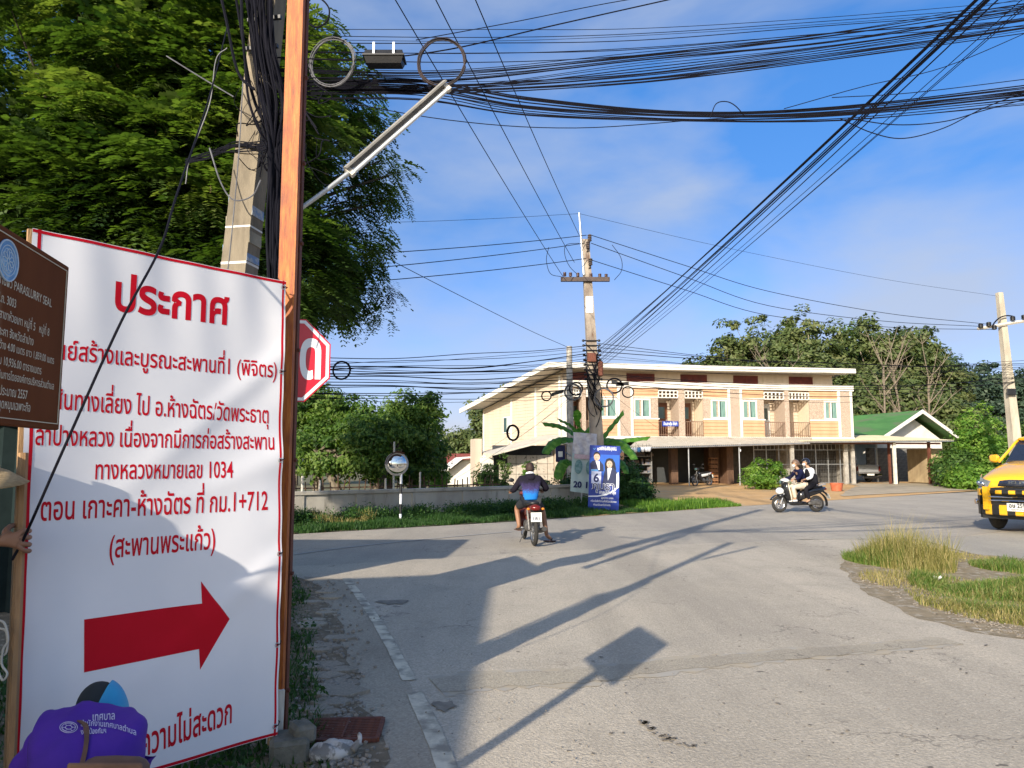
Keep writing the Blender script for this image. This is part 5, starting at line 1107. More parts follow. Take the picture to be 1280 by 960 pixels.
# ---------------------------------------------------------------- the big feathery tree on the left
def fronds(cc, cn, per, rad, L, npair, lw, m, name, parent, flat=.7, droop=.45):
    """compound leaves: a drooping rachis with pairs of leaflets"""
    k = len(cc); n = k * per; off = unit(n) * rng.uniform(.1, 1, (n, 1)) ** .6; off[:, 2] *= flat; r_ = np.repeat(rad * rng.uniform(.5, 1.3, (k, 1)), per, 0); o = np.repeat(cc, per, 0) + off * r_
    d = off * .8 + np.repeat(cn, per, 0) * .6 + unit(n) * .45; d[:, 2] = d[:, 2] * .4 - .05; d /= np.linalg.norm(d, axis=1, keepdims=True)
    s = np.cross(d, [0, 0, 1.0]); s /= np.linalg.norm(s, axis=1, keepdims=True) + 1e-9; up = np.cross(s, d); LL = L * rng.uniform(.6, 1.3, (n, 1)); Vs = []
    for j in range(npair):
        q = (j + .7) / npair; c = o + d * LL * q + np.array([0, 0, -1.0]) * (LL * droop * q * q); w_ = lw * (1 - .5 * abs(q - .45)) * rng.uniform(.8, 1.2, (n, 1))
        for sg in (-1, 1):
            t = (s * sg + d * .45); t /= np.linalg.norm(t, axis=1, keepdims=True); dz = np.array([0, 0, -1.0]) * w_ * .35 * rng.uniform(0, 1.4, (n, 1)); hw_ = LL / npair * .62
            Vs.append(np.stack([c - d * hw_ * .3, c + t * w_ * .45 - d * hw_ + dz * .4 + up * .004, c + t * w_ + dz, c + t * w_ * .5 + d * hw_ + dz * .4], 1))
    V = np.concatenate(Vs, 0).reshape(-1, 3); F_ = np.arange(len(V)).reshape(-1, 4); sh = np.tile(np.clip(np.repeat(rng.normal(.42, .28, k), per) + rng.normal(0, .14, n), 0, 1), npair * 2)
    return npmesh(name, V, F_, m, sh, parent)
rng = np.random.default_rng(21)
bt = empty('rain_tree', (-8.0, 13.6, 0), 0, 'huge dense feathery leaved tree filling the upper left behind the banner', 'tree')
def tl(u, v, d): p = P(u, v, d) - bt.location; return (p.x, p.y, p.z)
E1 = [(*tl(90, 150, 12.8), 3.02, 1.85, 2.44), (*tl(200, 70, 13.2), 2.35, 1.85, 1.68), (*tl(40, 265, 12.0), 2.35, 1.26, 1.34), (*tl(215, 235, 12.2), 1.85, 1.18, 1.43), (*tl(310, 130, 13.0), 1.76, 1.43, 1.76), (*tl(310, 325, 12.6), 1.60, 1.18, 1.09), (*tl(140, -70, 13.4), 3.28, 2.18, 1.85)]
E2 = [(*tl(400, 215, 15.0), 1.3, 1.3, 1.5), (*tl(440, 300, 15.2), .85, .9, .9), (*tl(395, 350, 15.0), 1.15, 1.1, .8), (*tl(420, 130, 15.2), .75, .9, .65)]
cc1, cn1 = clumps(E1, 600, .5); cc2, cn2 = clumps(E2, 120, .4)
# gaps of sky near the upper left edge of the crown
keep = np.ones(len(cc1), bool)
for i, c in enumerate(cc1):
    u, v = proj(Vector(c) + bt.location)
    if (30 < u < 135 and -30 < v < 52) or (238 < u < 262 and 40 < v < 70): keep[i] = rng.random() < .12
cc1, cn1 = cc1[keep], cn1[keep]
ex = []
for u, v in ((500, 215), (470, 165), (478, 200), (490, 250), (462, 320), (486, 362), (470, 392), (450, 372), (430, 395), (395, 400), (440, 335), (415, 55), (438, 72), (402, 30), (455, 95), (475, 150)): ex.append(tl(u, v, 15 + rng.uniform(-.5, .5)))
exa = np.array(ex); exn = unit(len(ex)) + np.array([.25, 0, -.3])
fronds(cc1, cn1, 46, .58, .36, 6, .15, LF_near, 'foliage', bt)
fronds(np.concatenate([cc2, exa]), np.concatenate([cn2, exn]), 34, .36, .26, 6, .10, LF_near, 'hanging_foliage', bt, .9, .9)
# dense inner leaf mass, so that the crown shades itself
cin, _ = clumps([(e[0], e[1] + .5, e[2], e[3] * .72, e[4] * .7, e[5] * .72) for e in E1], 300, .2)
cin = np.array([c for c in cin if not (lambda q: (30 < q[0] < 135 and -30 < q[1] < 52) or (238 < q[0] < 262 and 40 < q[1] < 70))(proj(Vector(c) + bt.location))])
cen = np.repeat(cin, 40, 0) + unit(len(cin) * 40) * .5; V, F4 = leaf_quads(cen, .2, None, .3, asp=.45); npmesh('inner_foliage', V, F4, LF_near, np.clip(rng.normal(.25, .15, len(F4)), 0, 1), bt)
mb = MB(); rnd = random.Random(31); hub = Vector((.4, 0, 3.6))
mb.tube(bez([(0, 0, -.1), (.1, 0, 2), hub], 6), [.42, .40, .38, .36, .34, .33, .34], 10)
tg = [Vector(c) for c in cc1[rng.permutation(len(cc1))[:34]]] + [Vector(c) for c in cc2[:16]] + [Vector(e) for e in ex]
for e in tg:
    L_ = e - hub; pth = bez([hub, hub + Vector((L_.x * .25, L_.y * .25, abs(L_.z) * .5 + .4)), hub + L_ * .7 + Vector((0, 0, .5)), e], 9); r0 = rnd.uniform(.05, .12); mb.tube(pth, [r0 * (1 - .92 * j / 9) for j in range(10)], 6, cap=False)
mb.build('trunk', mat('dark_bark', (.07, .055, .04), (.035, .028, .022), .95, scale=5, bump=.8), bt, True)
# dry pods hanging in the crown
q = MB()
for i in range(46):
    c = cc1[rng.integers(len(cc1))] + unit(1)[0] * .3; q.add([(c[0], c[1], c[2]), (c[0] + .018, c[1], c[2] - .05), (c[0] + .012, c[1], c[2] - .15), (c[0] - .01, c[1], c[2] - .14), (c[0] - .012, c[1], c[2] - .05)], [(0, 1, 2, 3, 4)])
tag(q.build('seed_pod', mat('straw_pod', (.50, .38, .18), None, .8), bt), kind='stuff')
# understorey behind the banner and the post
tree((-9.2, 19.2, 0), 3.4, [(0, 0, 1.9, 2.0, 1.4, 1.6), (-3.4, 0, 1.9, 2.2, 1.3, 1.7)], 150, 42, .15, LF_mid, 'dark leafy thicket between the banner and the boundary wall', None, 'bush', 'thicket', .08, .5, seed=2)

# ---------------------------------------------------------------- trees beyond the boundary wall
LF_wall = leafmat('garden_leaf', [(.03, .075, .015), (.07, .14, .025), (.12, .20, .035), (.19, .26, .06)], .42)
def tr(u, d, top, wpx, botv, label, m, n=170, per=60, sz=.2, seed=0, group='trees behind the boundary wall', extra=None, **kw):
    z1 = P(u, top, d).z; z0 = max(.4, P(u, botv, d).z); x = P(u, 560, d).x; rx = wpx / 2 / FP * d * 1.02; zc, rz = (z0 + z1) / 2, (z1 - z0) / 2
    r_ = random.Random(seed); els = [(0, 0, zc, rx * .72, rx * .65, rz * .8)]
    for k in range(5): a = 6.28 * k / 5 + r_.uniform(-.5, .5); els.append((rx * .5 * math.cos(a), rx * .4 * math.sin(a), zc + rz * r_.uniform(-.35, .5), rx * .48, rx * .45, rz * .45))
    els.append((rx * r_.uniform(-.2, .2), 0, z1 - rz * .38, rx * .4, rx * .4, rz * .38))
    for k in range(5): els.append((rx * r_.uniform(-.95, .95), rx * r_.uniform(-.3, .3), zc + rz * r_.uniform(.1, .85), rx * r_.uniform(.12, .22), rx * .18, rz * r_.uniform(.12, .24)))
    if extra: els += extra
    return tree((x, d, 0), z1, els, n, per, sz, m, label, group, seed=seed, **kw)
tr(400, 27, 474, 110, 612, 'leftmost rounded tree behind the boundary wall beside the post', LF_wall, 190, 62, .17, 1, cr=.5)
tr(445, 25, 515, 130, 618, 'broad light green tree right behind the left end of the boundary wall', LF_wall, 190, 62, .15, 2, cr=.45, ntr=2)
tr(496, 26.5, 486, 100, 615, 'tallest green tree behind the traffic mirror', LF_wall, 230, 66, .16, 3, cr=.5, ntr=2, barkm=MATS['bark'])
tr(528, 30, 502, 60, 612, 'tree with thin pale trunk right of the traffic mirror', LF_wall, 190, 60, .17, 4, cr=.55)
tr(518, 27, 552, 50, 618, 'low bushy tree above the middle of the boundary wall', LF_wall, 130, 60, .15, 5, cr=.4)
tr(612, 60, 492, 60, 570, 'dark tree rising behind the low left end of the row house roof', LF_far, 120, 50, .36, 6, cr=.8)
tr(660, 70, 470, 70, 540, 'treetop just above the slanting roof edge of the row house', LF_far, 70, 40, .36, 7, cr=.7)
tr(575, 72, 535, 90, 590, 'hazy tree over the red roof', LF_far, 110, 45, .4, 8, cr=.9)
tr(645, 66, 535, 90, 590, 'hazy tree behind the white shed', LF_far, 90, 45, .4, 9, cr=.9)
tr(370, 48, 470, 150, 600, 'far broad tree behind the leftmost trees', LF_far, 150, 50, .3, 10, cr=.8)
# posts and fence pickets on top of / behind the wall
for i, (u, d, v0, h_) in enumerate(((378, 21.6, 622, 595), (400, 22.3, 621, 600), (482, 24, 612, 598), (492, 24.4, 560, 0), (525, 25, 612, 590))):
    p = P(u, 600, d); z1 = P(u, h_ if h_ else 552, d).z; q = MB(); q.cyl((p.x, p.y, 0), (p.x, p.y, max(z1, 1.0)), .035, n=6); tag(q.build('garden_post', M_woodw), ['first', 'second', 'third', 'tall fourth', 'fifth'][i] + ' pale thin post from the left behind the boundary wall', 'post', 'posts behind the boundary wall')
pf = empty('picket_fence', P(470, 600, 24.6).xy.to_3d(), .6, 'rough wooden picket fence rising above the boundary wall', 'fence')
rnd = random.Random(8)
for i in range(34):
    x = -2.6 + i * .22 + rnd.uniform(-.08, .08); MB().box((x, 0, .5), (.028, .03, 1.05 + rnd.uniform(-.25, .2)), ry=rnd.uniform(-.12, .12)).build('picket', M_brown, pf)
MB().b2(-2.7, 5.0, .02, .05, .7, .74).build('rail', M_brown, pf)
# shrubs near the row house
def bush(u, d, top, wpx, label, m, n=60, per=50, sz=.12, seed=0, z0=0, cr=.3, name='shrub', dz=.5, group=None):
    x = P(u, 560, d).x; rx = wpx / 2 / FP * d; z1 = P(u, top, d).z - z0; return tree((x, d, z0), z1 * .8, [(0, 0, z1 * .5, rx, rx * .8, z1 * .5), (-rx * .4, 0, z1 * .35, rx * .6, rx * .6, z1 * .38), (rx * .45, -.1, z1 * .35, rx * .55, rx * .5, z1 * .38)], n, per, sz, m, label, group, 'bush', name, .04, cr, seed=seed, nlimb=10, rmin=.5)
bush(955, 36.5, 573, 56, 'round bright green bush in front of the mesh fence', LF_bright, 110, 60, .12, 11, .17, .3)
bush(780, 26.5, 570, 40, 'dark green bush right of the blue poster', LF_weed, 110, 60, .11, 12, 0, .3)
bush(795, 27.2, 595, 44, 'low dark weedy bush right of the posters', LF_weed, 90, 60, .11, 13, 0, .28)
bush(608, 36, 578, 26, 'dark climbing bush on the left corner of the lean-to', LF_mid, 60, 50, .12, 14, 0, .3)
bush(660, 36, 572, 17, 'narrow climbing plant on the stained boards', LF_bright, 45, 40, .12, 15, 0, .25)
bush(632, 37.5, 562, 18, 'creeper hanging under the left end of the lean-to awning', LF_mid, 30, 40, .11, 25, 0, .25)
bush(690, 27.5, 598, 66, 'low hedge behind the wall right of the motorcycle rider', LF_mid, 100, 50, .10, 16, 0, .25)
bush(720, 27.5, 590, 40, 'dark hedge under the faded poster', LF_weed, 70, 50, .10, 17, 0, .25)
# small banana clump far left of the shed and dry palm
bush(548, 33, 585, 30, 'yellow green shrub before the red roofed house', LF_bright, 40, 40, .18, 18, 0, .35)
# ---------------------------------------------------------------- wooded hill on the right
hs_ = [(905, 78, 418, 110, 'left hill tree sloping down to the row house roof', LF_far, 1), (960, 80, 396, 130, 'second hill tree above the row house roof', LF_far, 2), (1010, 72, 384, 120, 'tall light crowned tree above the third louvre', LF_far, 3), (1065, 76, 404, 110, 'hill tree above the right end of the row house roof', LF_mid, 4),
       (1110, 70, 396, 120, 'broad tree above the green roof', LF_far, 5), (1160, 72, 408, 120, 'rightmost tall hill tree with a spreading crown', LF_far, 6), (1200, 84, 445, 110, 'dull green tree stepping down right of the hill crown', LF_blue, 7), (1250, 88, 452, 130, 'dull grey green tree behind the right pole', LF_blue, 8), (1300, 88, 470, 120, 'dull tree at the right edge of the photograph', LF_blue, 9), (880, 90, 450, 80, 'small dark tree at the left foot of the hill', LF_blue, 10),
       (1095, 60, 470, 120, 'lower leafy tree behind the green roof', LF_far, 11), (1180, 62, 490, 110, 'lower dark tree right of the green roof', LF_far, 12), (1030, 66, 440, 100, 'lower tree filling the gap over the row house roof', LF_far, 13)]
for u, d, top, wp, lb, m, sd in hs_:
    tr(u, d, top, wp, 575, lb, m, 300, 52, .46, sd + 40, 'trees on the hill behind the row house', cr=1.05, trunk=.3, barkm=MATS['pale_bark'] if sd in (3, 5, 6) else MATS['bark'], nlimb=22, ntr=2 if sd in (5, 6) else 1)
# bare pale branches in front of the hill trees
rnd = random.Random(77)
for i, (u, lb) in enumerate(((1105, 'bare pale branched tree above the left of the green roof'), (1128, 'bare pale branched tree above the ridge of the green roof'), (1160, 'thin bare pale tree right of the green roof ridge'), (975, 'thin bare pale tree above the row house roof'))):
    p = P(u, 560, 57); t = empty('bare_tree', (p.x, p.y, 0), 0, lb, 'tree', 'bare pale trees'); q = MB(); H = P(u, 425 + 8 * i, 57).z
    main = bez([(0, 0, 0), (.2, 0, H * .4), (rnd.uniform(-.5, .5), 0, H * .8)], 8); q.tube(main, [.13 - .011 * k for k in range(9)], 6)
    for k in range(13):
        s = main[rnd.randint(3, 8)]; a = rnd.uniform(0, 6.28); e = s + Vector((math.cos(a) * rnd.uniform(.8, 2.6), math.sin(a) * .8, rnd.uniform(1.2, 3.4))); mdl = bez([s, s.lerp(e, .5) + Vector((0, 0, -.3)), e], 5); q.tube(mdl, [.05, .045, .035, .03, .02, .01], 5, cap=False)
        for j in range(3): s2 = mdl[rnd.randint(2, 4)]; e2 = s2 + Vector((rnd.uniform(-.9, .9), rnd.uniform(-.4, .4), rnd.uniform(.3, 1.2))); q.tube([s2, e2], [.02, .008], 4, cap=False)
    q.build('trunk', mat('grey_bark', (.22, .18, .13), (.15, .12, .09), .95), t, True)
# wooded ground behind, hill
q = MB(); ring1 = []; hh = [(-40, 2), (0, 3), (20, 4), (40, 9), (60, 13), (75, 13), (95, 8), (130, 5), (200, 4)]
q.loft([[(x, 92 + k * 22, -1 + h_ * (0 if k == 0 else .9 if k == 1 else 1.05 if k == 2 else .9)) for x, h_ in hh] for k in range(5)], cap=False, closed=False); tag(q.build('hill', mat('wooded_slope', (.05, .075, .035), (.035, .055, .028), .95, scale=.3)), kind='structure')
rng = np.random.default_rng(3)
fo = rng.uniform([-120, 84], [240, 110], (900, 2)); hgt = rng.uniform(1.5, 4.6, 900) + np.clip((fo[:, 0] - 35) / 12, 0, 3) * (fo[:, 0] < 130); cen = np.repeat(np.column_stack([fo, hgt]), 34, 0) + unit(900 * 34) * rng.uniform(.2, 1, (900 * 34, 1)) * np.array([2.2, 2.2, 2.0])
V, F4 = leaf_quads(cen, .75, None, .2, asp=.6); npmesh('far_woodland', V, F4, LF_far, np.clip(rng.normal(.4, .2, len(F4)), 0, 1)); tag(bpy.data.objects['far_woodland'], kind='stuff')
# bushes right of the carport
for i, (u, d, top, wp, m, lb) in enumerate(((1225, 44, 500, 62, LF_bright, 'tall sunlit bush with climbing vines right of the carport'), (1195, 42, 560, 60, LF_mid, 'low green bush against the carport pier'), (1250, 42, 545, 70, LF_bright, 'bright leafy bush behind the yellow truck'), (1290, 44, 520, 80, LF_mid, 'green bush at the right edge behind the utility pole'), (1215, 40, 582, 60, LF_bright, 'low yellow green ground bush at the yard edge'))):
    bush(u, d, top, wp, lb, m, 150, 46, .2, 60 + i, 0, .5, group='bushes right of the carport')

# ---------------------------------------------------------------- banana plant
bp_ = empty('banana_plant', P(728, 600, 26.2).xy.to_3d(), 0, 'banana plant with big arching leaves behind the posters', 'plant')
def bl(u, v, dy=0): p = P(u, v, 26.2 + dy) - bp_.location; return p
q = MB(); q.tube([(0, 0, 0), bl(730, 570), bl(731, 552)], [.14, .10, .07], 10); q.tube([(.35, .2, 0), bl(742, 565, .2)], [.11, .06], 8); q.build('stem', mat('banana_stem', (.26, .30, .12), (.16, .17, .07), .6, scale=5, stretch=(4, 4, .5)), bp_, True)
def bleaf(pts, wd, roll=0):
    mid = spline(pts, 7); n = len(mid); q = MB(); vs = []; rows = 6; sh = []
    for i, p in enumerate(mid):
        t = i / (n - 1); d = (mid[min(i + 1, n - 1)] - mid[max(i - 1, 0)]).normalized(); s = d.cross(Vector((0, -.55 + roll, 1))).normalized(); nn_ = s.cross(d).normalized(); w_ = wd * min(1, 4 * t + .12) * (1 - max(0, t - .55) ** 1.6 * 2.2) ** .5 if t < .98 else .02
        for k in range(-3, 4): a = k / 3; vs.append(p + s * w_ * a - nn_ * abs(a) ** 1.3 * w_ * .45 + nn_ * .02 * math.sin(i * 2.3 + k))
    q.add(vs, [(i * 7 + k, i * 7 + k + 1, (i + 1) * 7 + k + 1, (i + 1) * 7 + k) for i in range(n - 1) for k in range(6)])
    me = q.mesh('leaf', LF_ban, 1); a = me.attributes.new('shade', 'FLOAT', 'FACE'); r_ = random.Random(n + int(wd * 99)); a.data.foreach_set('value', [min(1, max(0, .35 + .25 * ((f // 6) % 2) + r_.uniform(-.2, .35))) for f in range(len(me.polygons))]); return link('leaf', me, bp_)
B = bl(731, 556)
bleaf([B, bl(718, 541, -.3), bl(700, 531, -.6), bl(677, 528, -.8)], .20)
bleaf([B, bl(722, 540, .2), bl(713, 530, .1), bl(697, 523, -.2)], .17)
bleaf([B, bl(744, 556, -.2), bl(760, 535, -.3), bl(779, 513, -.3)], .22, .4)
bleaf([B, bl(752, 553, -.6), bl(778, 549, -.9), bl(813, 546, -1.0)], .17)
bleaf([B, bl(752, 548, -.8), bl(778, 553, -1.3), bl(797, 574, -1.5)], .24)
bleaf([B, bl(712, 547, -.8), bl(694, 550, -1.2), bl(678, 567, -1.4)], .23)
bleaf([B, bl(728, 540, .4), bl(724, 525, .4), bl(722, 512, .3)], .2, .5)
bleaf([B, bl(735, 538, .5), bl(744, 522, .6), bl(752, 508, .5)], .18, .5)
bleaf([bl(725, 590), bl(712, 575, -.6), bl(702, 580, -.9), bl(696, 600, -1.0)], .22)
bleaf([bl(738, 580), bl(755, 570, -.3), bl(775, 575, -.4), bl(786, 592, -.5)], .18)
# ---------------------------------------------------------------- grass, weeds
def edge_pts(n, a, b, w_, seed, bias=1):
    r = np.random.default_rng(seed); t = r.uniform(0, 1, (n, 1)); a, b = np.array(a), np.array(b); d = (b - a) / np.linalg.norm(b - a); s = np.array([-d[1], d[0]]); return a + (b - a) * t + s * (w_ * r.uniform(0, 1, (n, 1)) ** bias + .12 * np.sin(t * 40) * .6)
A_, B_ = (-9.0, 12.6), (3.0, 21.3)
sheet('verge_strip', [(-12, 11.2), (-4.8, 16.3), (0, 19.6), (5.8, 24.3), (5.6, 26.6), (2.4, 26.3), (-9.5, 17.4), (-14, 14.0)], .012, M_soilg, rag=(.4, .1), seed=21)
e1_ = edge_pts(26000, (-6.0, 15.4), (0, 19.7), 1.9, 3, 1.0); e2_ = edge_pts(16000, (0, 19.7), (5.4, 24.1), 1.7, 4, 1.0)
tag(grass('verge_grass', np.concatenate([e1_, e2_]), .16, .012, LF_weed, .6, 1, (.6, .25)), kind='stuff')
e3_ = edge_pts(9000, (-7, 16.9), (0, 22.1), .8, 9); e4_ = edge_pts(7000, (0, 22.1), (3.4, 25.0), .8, 10)
tag(grass('tall_verge_weeds', np.concatenate([e3_, e4_]), .34, .014, LF_weed, .7, 2, (.6, .3)), kind='stuff')
rng = np.random.default_rng(9); cc_ = np.concatenate([edge_pts(150, (-6.5, 16.6), (0, 21.5), 1.0, 12), edge_pts(110, (0, 21.5), (3.2, 24.2), 1.0, 13)]); cc_ = np.column_stack([cc_, rng.uniform(.05, .28, len(cc_))]); cen = np.repeat(cc_, 70, 0) + unit(len(cc_) * 70) * rng.uniform(.2, 1, (len(cc_) * 70, 1)) * .26
cen[:, 2] = np.abs(cen[:, 2]); V, F4 = leaf_quads(cen, .06, None, .2, asp=.55); tag(npmesh('verge_weed_leaves', V, F4, LF_weed, np.clip(rng.normal(.6, .25, len(F4)), 0, 1)), kind='stuff')
tag(grass('dry_verge_grass', edge_pts(500, (-4.6, 18.0), (-3.4, 19.0), .5, 14), .36, .010, LF_grassd, .4, 5, (.5, .2)), kind='stuff')
gp = inpoly(14000, [(4.2, 22.9), (5.8, 24.25), (8.0, 26.0), (7.6, 27.6), (5.5, 27.6), (3.6, 26.2)], 5); tag(grass('yard_corner_grass', gp, .24, .014, LF_bright, .5, 6, (.35, .25)), kind='stuff')
# dark verge on the near left
vg = [G(368, 722).xy, G(380, 740).xy, G(392, 800).xy, G(398, 860).xy, G(405, 930).xy, G(420, 975).xy, (-1.3, 2.4), (-2.8, 3.5), (-5, 8), (-7, 9)]
tag(grass('near_verge_grass', inpoly(26000, vg, 6), .085, .006, LF_weed, .9, 7, (.6, .25)), kind='stuff')
rng = np.random.default_rng(15); gp = inpoly(420, vg, 8); cen = np.repeat(np.column_stack([gp, np.full(len(gp), .05)]), 26, 0) + unit(420 * 26) * .07; cen[:, 2] = np.abs(cen[:, 2]) * .9; V, F4 = leaf_quads(cen, .035, None, .2, asp=.7); tag(npmesh('near_verge_weeds', V, F4, LF_weed, np.clip(rng.normal(.65, .25, len(F4)), 0, 1)), kind='stuff')
# island grasses: the tall dry tuft, lower green patch and thin straw
def patchy(p, f, thr=0):
    v = np.sin(p[:, 0] * f * 1.7 + 1.3 * np.sin(p[:, 1] * f)) + np.sin(p[:, 1] * f * 2.3 + 1.7 * np.sin(p[:, 0] * f * 1.3)) + rng.normal(0, .5, len(p)); return p[v > thr - .4]
def blob(n, u, v, ru, rv, seed):
    r = np.random.default_rng(seed); c = G(u, v); a = G(u + ru, v); b = G(u, v - rv); t = r.uniform(0, 6.283, n); q = r.uniform(0, 1, n) ** .55; return np.column_stack([c.x + (a.x - c.x) * q * np.cos(t), c.y + (b.y - c.y) * q * np.sin(t)])
tag(grass('tall_dry_tuft', blob(3600, 1128, 706, 46, 11, 1), .46, .0045, LF_grassd, .62, 11, (.33, .28)), kind='stuff')
tag(grass('tuft_seed_heads', blob(420, 1134, 704, 42, 9, 2), .62, .0035, LF_grassd, .7, 12, (.8, .15)), kind='stuff')
tag(grass('low_green_tuft', blob(5000, 1090, 703, 28, 7, 3), .26, .006, LF_grass, .7, 13, (.7, .2)), kind='stuff')
tag(grass('straw_patch', np.concatenate([blob(2200, 1195, 698, 44, 6, 4), blob(2000, 1150, 728, 70, 12, 5)]), .11, .004, LF_grassd, 1.0, 14, (.55, .25)), kind='stuff')
tag(grass('green_island_grass', patchy(np.concatenate([blob(4000, 1230, 738, 80, 14, 6), blob(7500, 1262, 712, 36, 8, 7), blob(3000, 1180, 735, 26, 9, 17)]), 2.2, .1), .17, .006, LF_grass, .9, 15, (.72, .28)), kind='stuff')
tag(grass('island_edge_grass', inpoly(6500, [G(1130, 740).xy, G(1200, 728).xy, G(1290, 725).xy, G(1290, 788).xy, G(1215, 776).xy, G(1150, 758).xy], 18), .11, .005, LF_grassd, 1.0, 16, (.35, .3)), kind='stuff')
tag(grass('island_edge_green', inpoly(3000, [G(1160, 745).xy, G(1200, 730).xy, G(1290, 728).xy, G(1290, 775).xy, G(1215, 768).xy], 19), .12, .005, LF_grass, .9, 17, (.6, .2)), kind='stuff')

# oil stains and tar spots on the road, dry leaves swept to the edges
M_oil = mat('oil_stain', (.15, .125, .09), (.25, .21, .155), .6, scale=14, lo=.4, hi=.65)
rr = random.Random(4)
spots_ = [(490, 754, 18, 3.5), (552, 886, 17, 7)] + [(800 + 34 * a + rr.uniform(-3, 3), 903 + 24 * a + rr.uniform(-4, 4), rr.uniform(2, 6), rr.uniform(.8, 2)) for a in [rr.random() for _ in range(13)]] + [(830 + 40 * a, 924 + 14 * a + rr.uniform(-3, 3), rr.uniform(2, 7), rr.uniform(.8, 2)) for a in [rr.random() for _ in range(13)]] + [(rr.uniform(700, 1250), rr.uniform(790, 950), rr.uniform(1, 3.4), rr.uniform(.5, 1.2)) for _ in range(46)]
for (u, v, ru, rv) in spots_:
    pts_ = []
    for k in range(14):
        a = 6.283 * k / 14; j = rr.uniform(.35, 1.3); p = G(u + ru * j * math.cos(a), v + rv * j * math.sin(a)); pts_.append((p.x, p.y))
    sheet('road_stain', pts_, .0175, M_oil)
rng = np.random.default_rng(55); lp = np.concatenate([inpoly(500, vg, 31), inpoly(220, [tuple(p) for p in isl], 32), edge_pts(160, (-5.0, 15.9), (0, 19.4), .5, 33)])
cen = np.column_stack([lp, np.full(len(lp), .03)]); V, F4 = leaf_quads(cen, .045, np.tile([0, 0, 1.0], (len(cen), 1)), .85, asp=.6); tag(npmesh('fallen_leaves', V, F4, leafmat('fallen_leaf', [(.10, .06, .03), (.22, .15, .06), (.34, .25, .12)], .1), np.clip(rng.normal(.5, .3, len(F4)), 0, 1)), kind='stuff')
# ---------------------------------------------------------------- people
M_skin = mat('brown_skin', (.30, .155, .09), (.25, .125, .07), .55, scale=6); M_skinl = mat('light_brown_skin', (.42, .25, .16), (.36, .21, .13), .55, scale=6)
M_hairb = mat('black_hair', (.015, .012, .010), (.03, .022, .018), .6, scale=30, bump=.4, bscale=90)
def head_geo(q, c, yaw, pitch=0, s=1.0):
    """skull, jaw, nose, ears, eyes and mouth; looks along +Y before turning"""
    T = Matrix.Translation(c) @ Euler((pitch, 0, yaw)).to_matrix().to_4x4() @ Matrix.Scale(s, 4)
    def shp(p):
        x, y, z = p; f = max(0, -z / .115)
        x *= 1 - .30 * f ** 1.5; y = y * (1 - .22 * f) + .018 * f
        if y > .03 and abs(x) < .05: y -= .006 * math.exp(-((z - .012) / .018) ** 2)
        return (x, y, z)
    r_ = MB(); r_.ell((0, 0, 0), (.076, .098, .115), 24, 18, fn=shp); r_.loft([[(-.008, .085, .02), (.008, .085, .02), (.004, .088, .018), (-.004, .088, .018)], [(-.017, .084, -.026), (.017, .084, -.026), (.009, .116, -.024), (-.009, .116, -.024)]])
    for sx in (-1, 1): r_.ell((sx * .077, -.004, -.005), (.010, .020, .032), 10, 8, rz=sx * .3)
    r_.ell((0, .088, -.052), (.024, .008, .006), 10, 6); r_.ell((0, .086, -.064), (.02, .008, .006), 10, 6)
    n = len(q.v); q.v += [tuple(T @ Vector(v)) for v in r_.v]; q.f += [tuple(i + n for i in f) for f in r_.f]; q.mi += [0] * len(r_.f)
    e = MB()
    for sx in (-1, 1): e.ell((sx * .030, .083, .012), (.013, .008, .007), 10, 6)
    n = len(q.v); q.v += [tuple(T @ Vector(v)) for v in e.v]; q.f += [tuple(i + n for i in f) for f in e.f]; q.mi += [1] * len(e.f)
    return T
def hand_pts(pts, edges, pre, wr, d, side, curl, s=1.0, grip=None):
    """palm, four unequal bent fingers and a thumb from the side of the palm. d: along the hand, side: towards the thumb, curl: way the fingers bend"""
    wr, d, side, curl = Vector(wr), Vector(d).normalized(), Vector(side).normalized(), Vector(curl).normalized(); pm = wr + d * .045 * s
    pts[pre + 'pm'] = (*pm, .032 * s, .018 * s); edges.append((pre + 'wr', pre + 'pm'))
    for i, (o, L) in enumerate(((.028, .036), (.010, .042), (-.009, .039), (-.027, .030))):
        k = wr + d * .088 * s + side * o * s; a = k + (d * .55 + curl * .7).normalized() * L * .9 * s; b = a + (curl * 1.0 - d * .25).normalized() * L * .7 * s; c = b + (curl * .3 - d).normalized() * L * .55 * s
        for nm, p, r_ in (('k', k, .0105), ('a', a, .0095), ('b', b, .0085), ('c', c, .0075)): pts[pre + nm + str(i)] = (*p, r_ * s, r_ * s)
        edges += [(pre + 'pm', pre + 'k%d' % i), (pre + 'k%d' % i, pre + 'a%d' % i), (pre + 'a%d' % i, pre + 'b%d' % i), (pre + 'b%d' % i, pre + 'c%d' % i)]
    t0 = wr + d * .03 * s + side * .034 * s; t1 = t0 + (d * .6 + side * .6 + curl * .4).normalized() * .036 * s; t2 = t1 + (d * .6 + curl * .8 - side * .1).normalized() * .03 * s
    for nm, p, r_ in (('t0', t0, .0125), ('t1', t1, .0105), ('t2', t2, .0085)): pts[pre + nm] = (*p, r_ * s, r_ * s)
    edges += [(pre + 'pm', pre + 't0'), (pre + 't0', pre + 't1'), (pre + 't1', pre + 't2')]
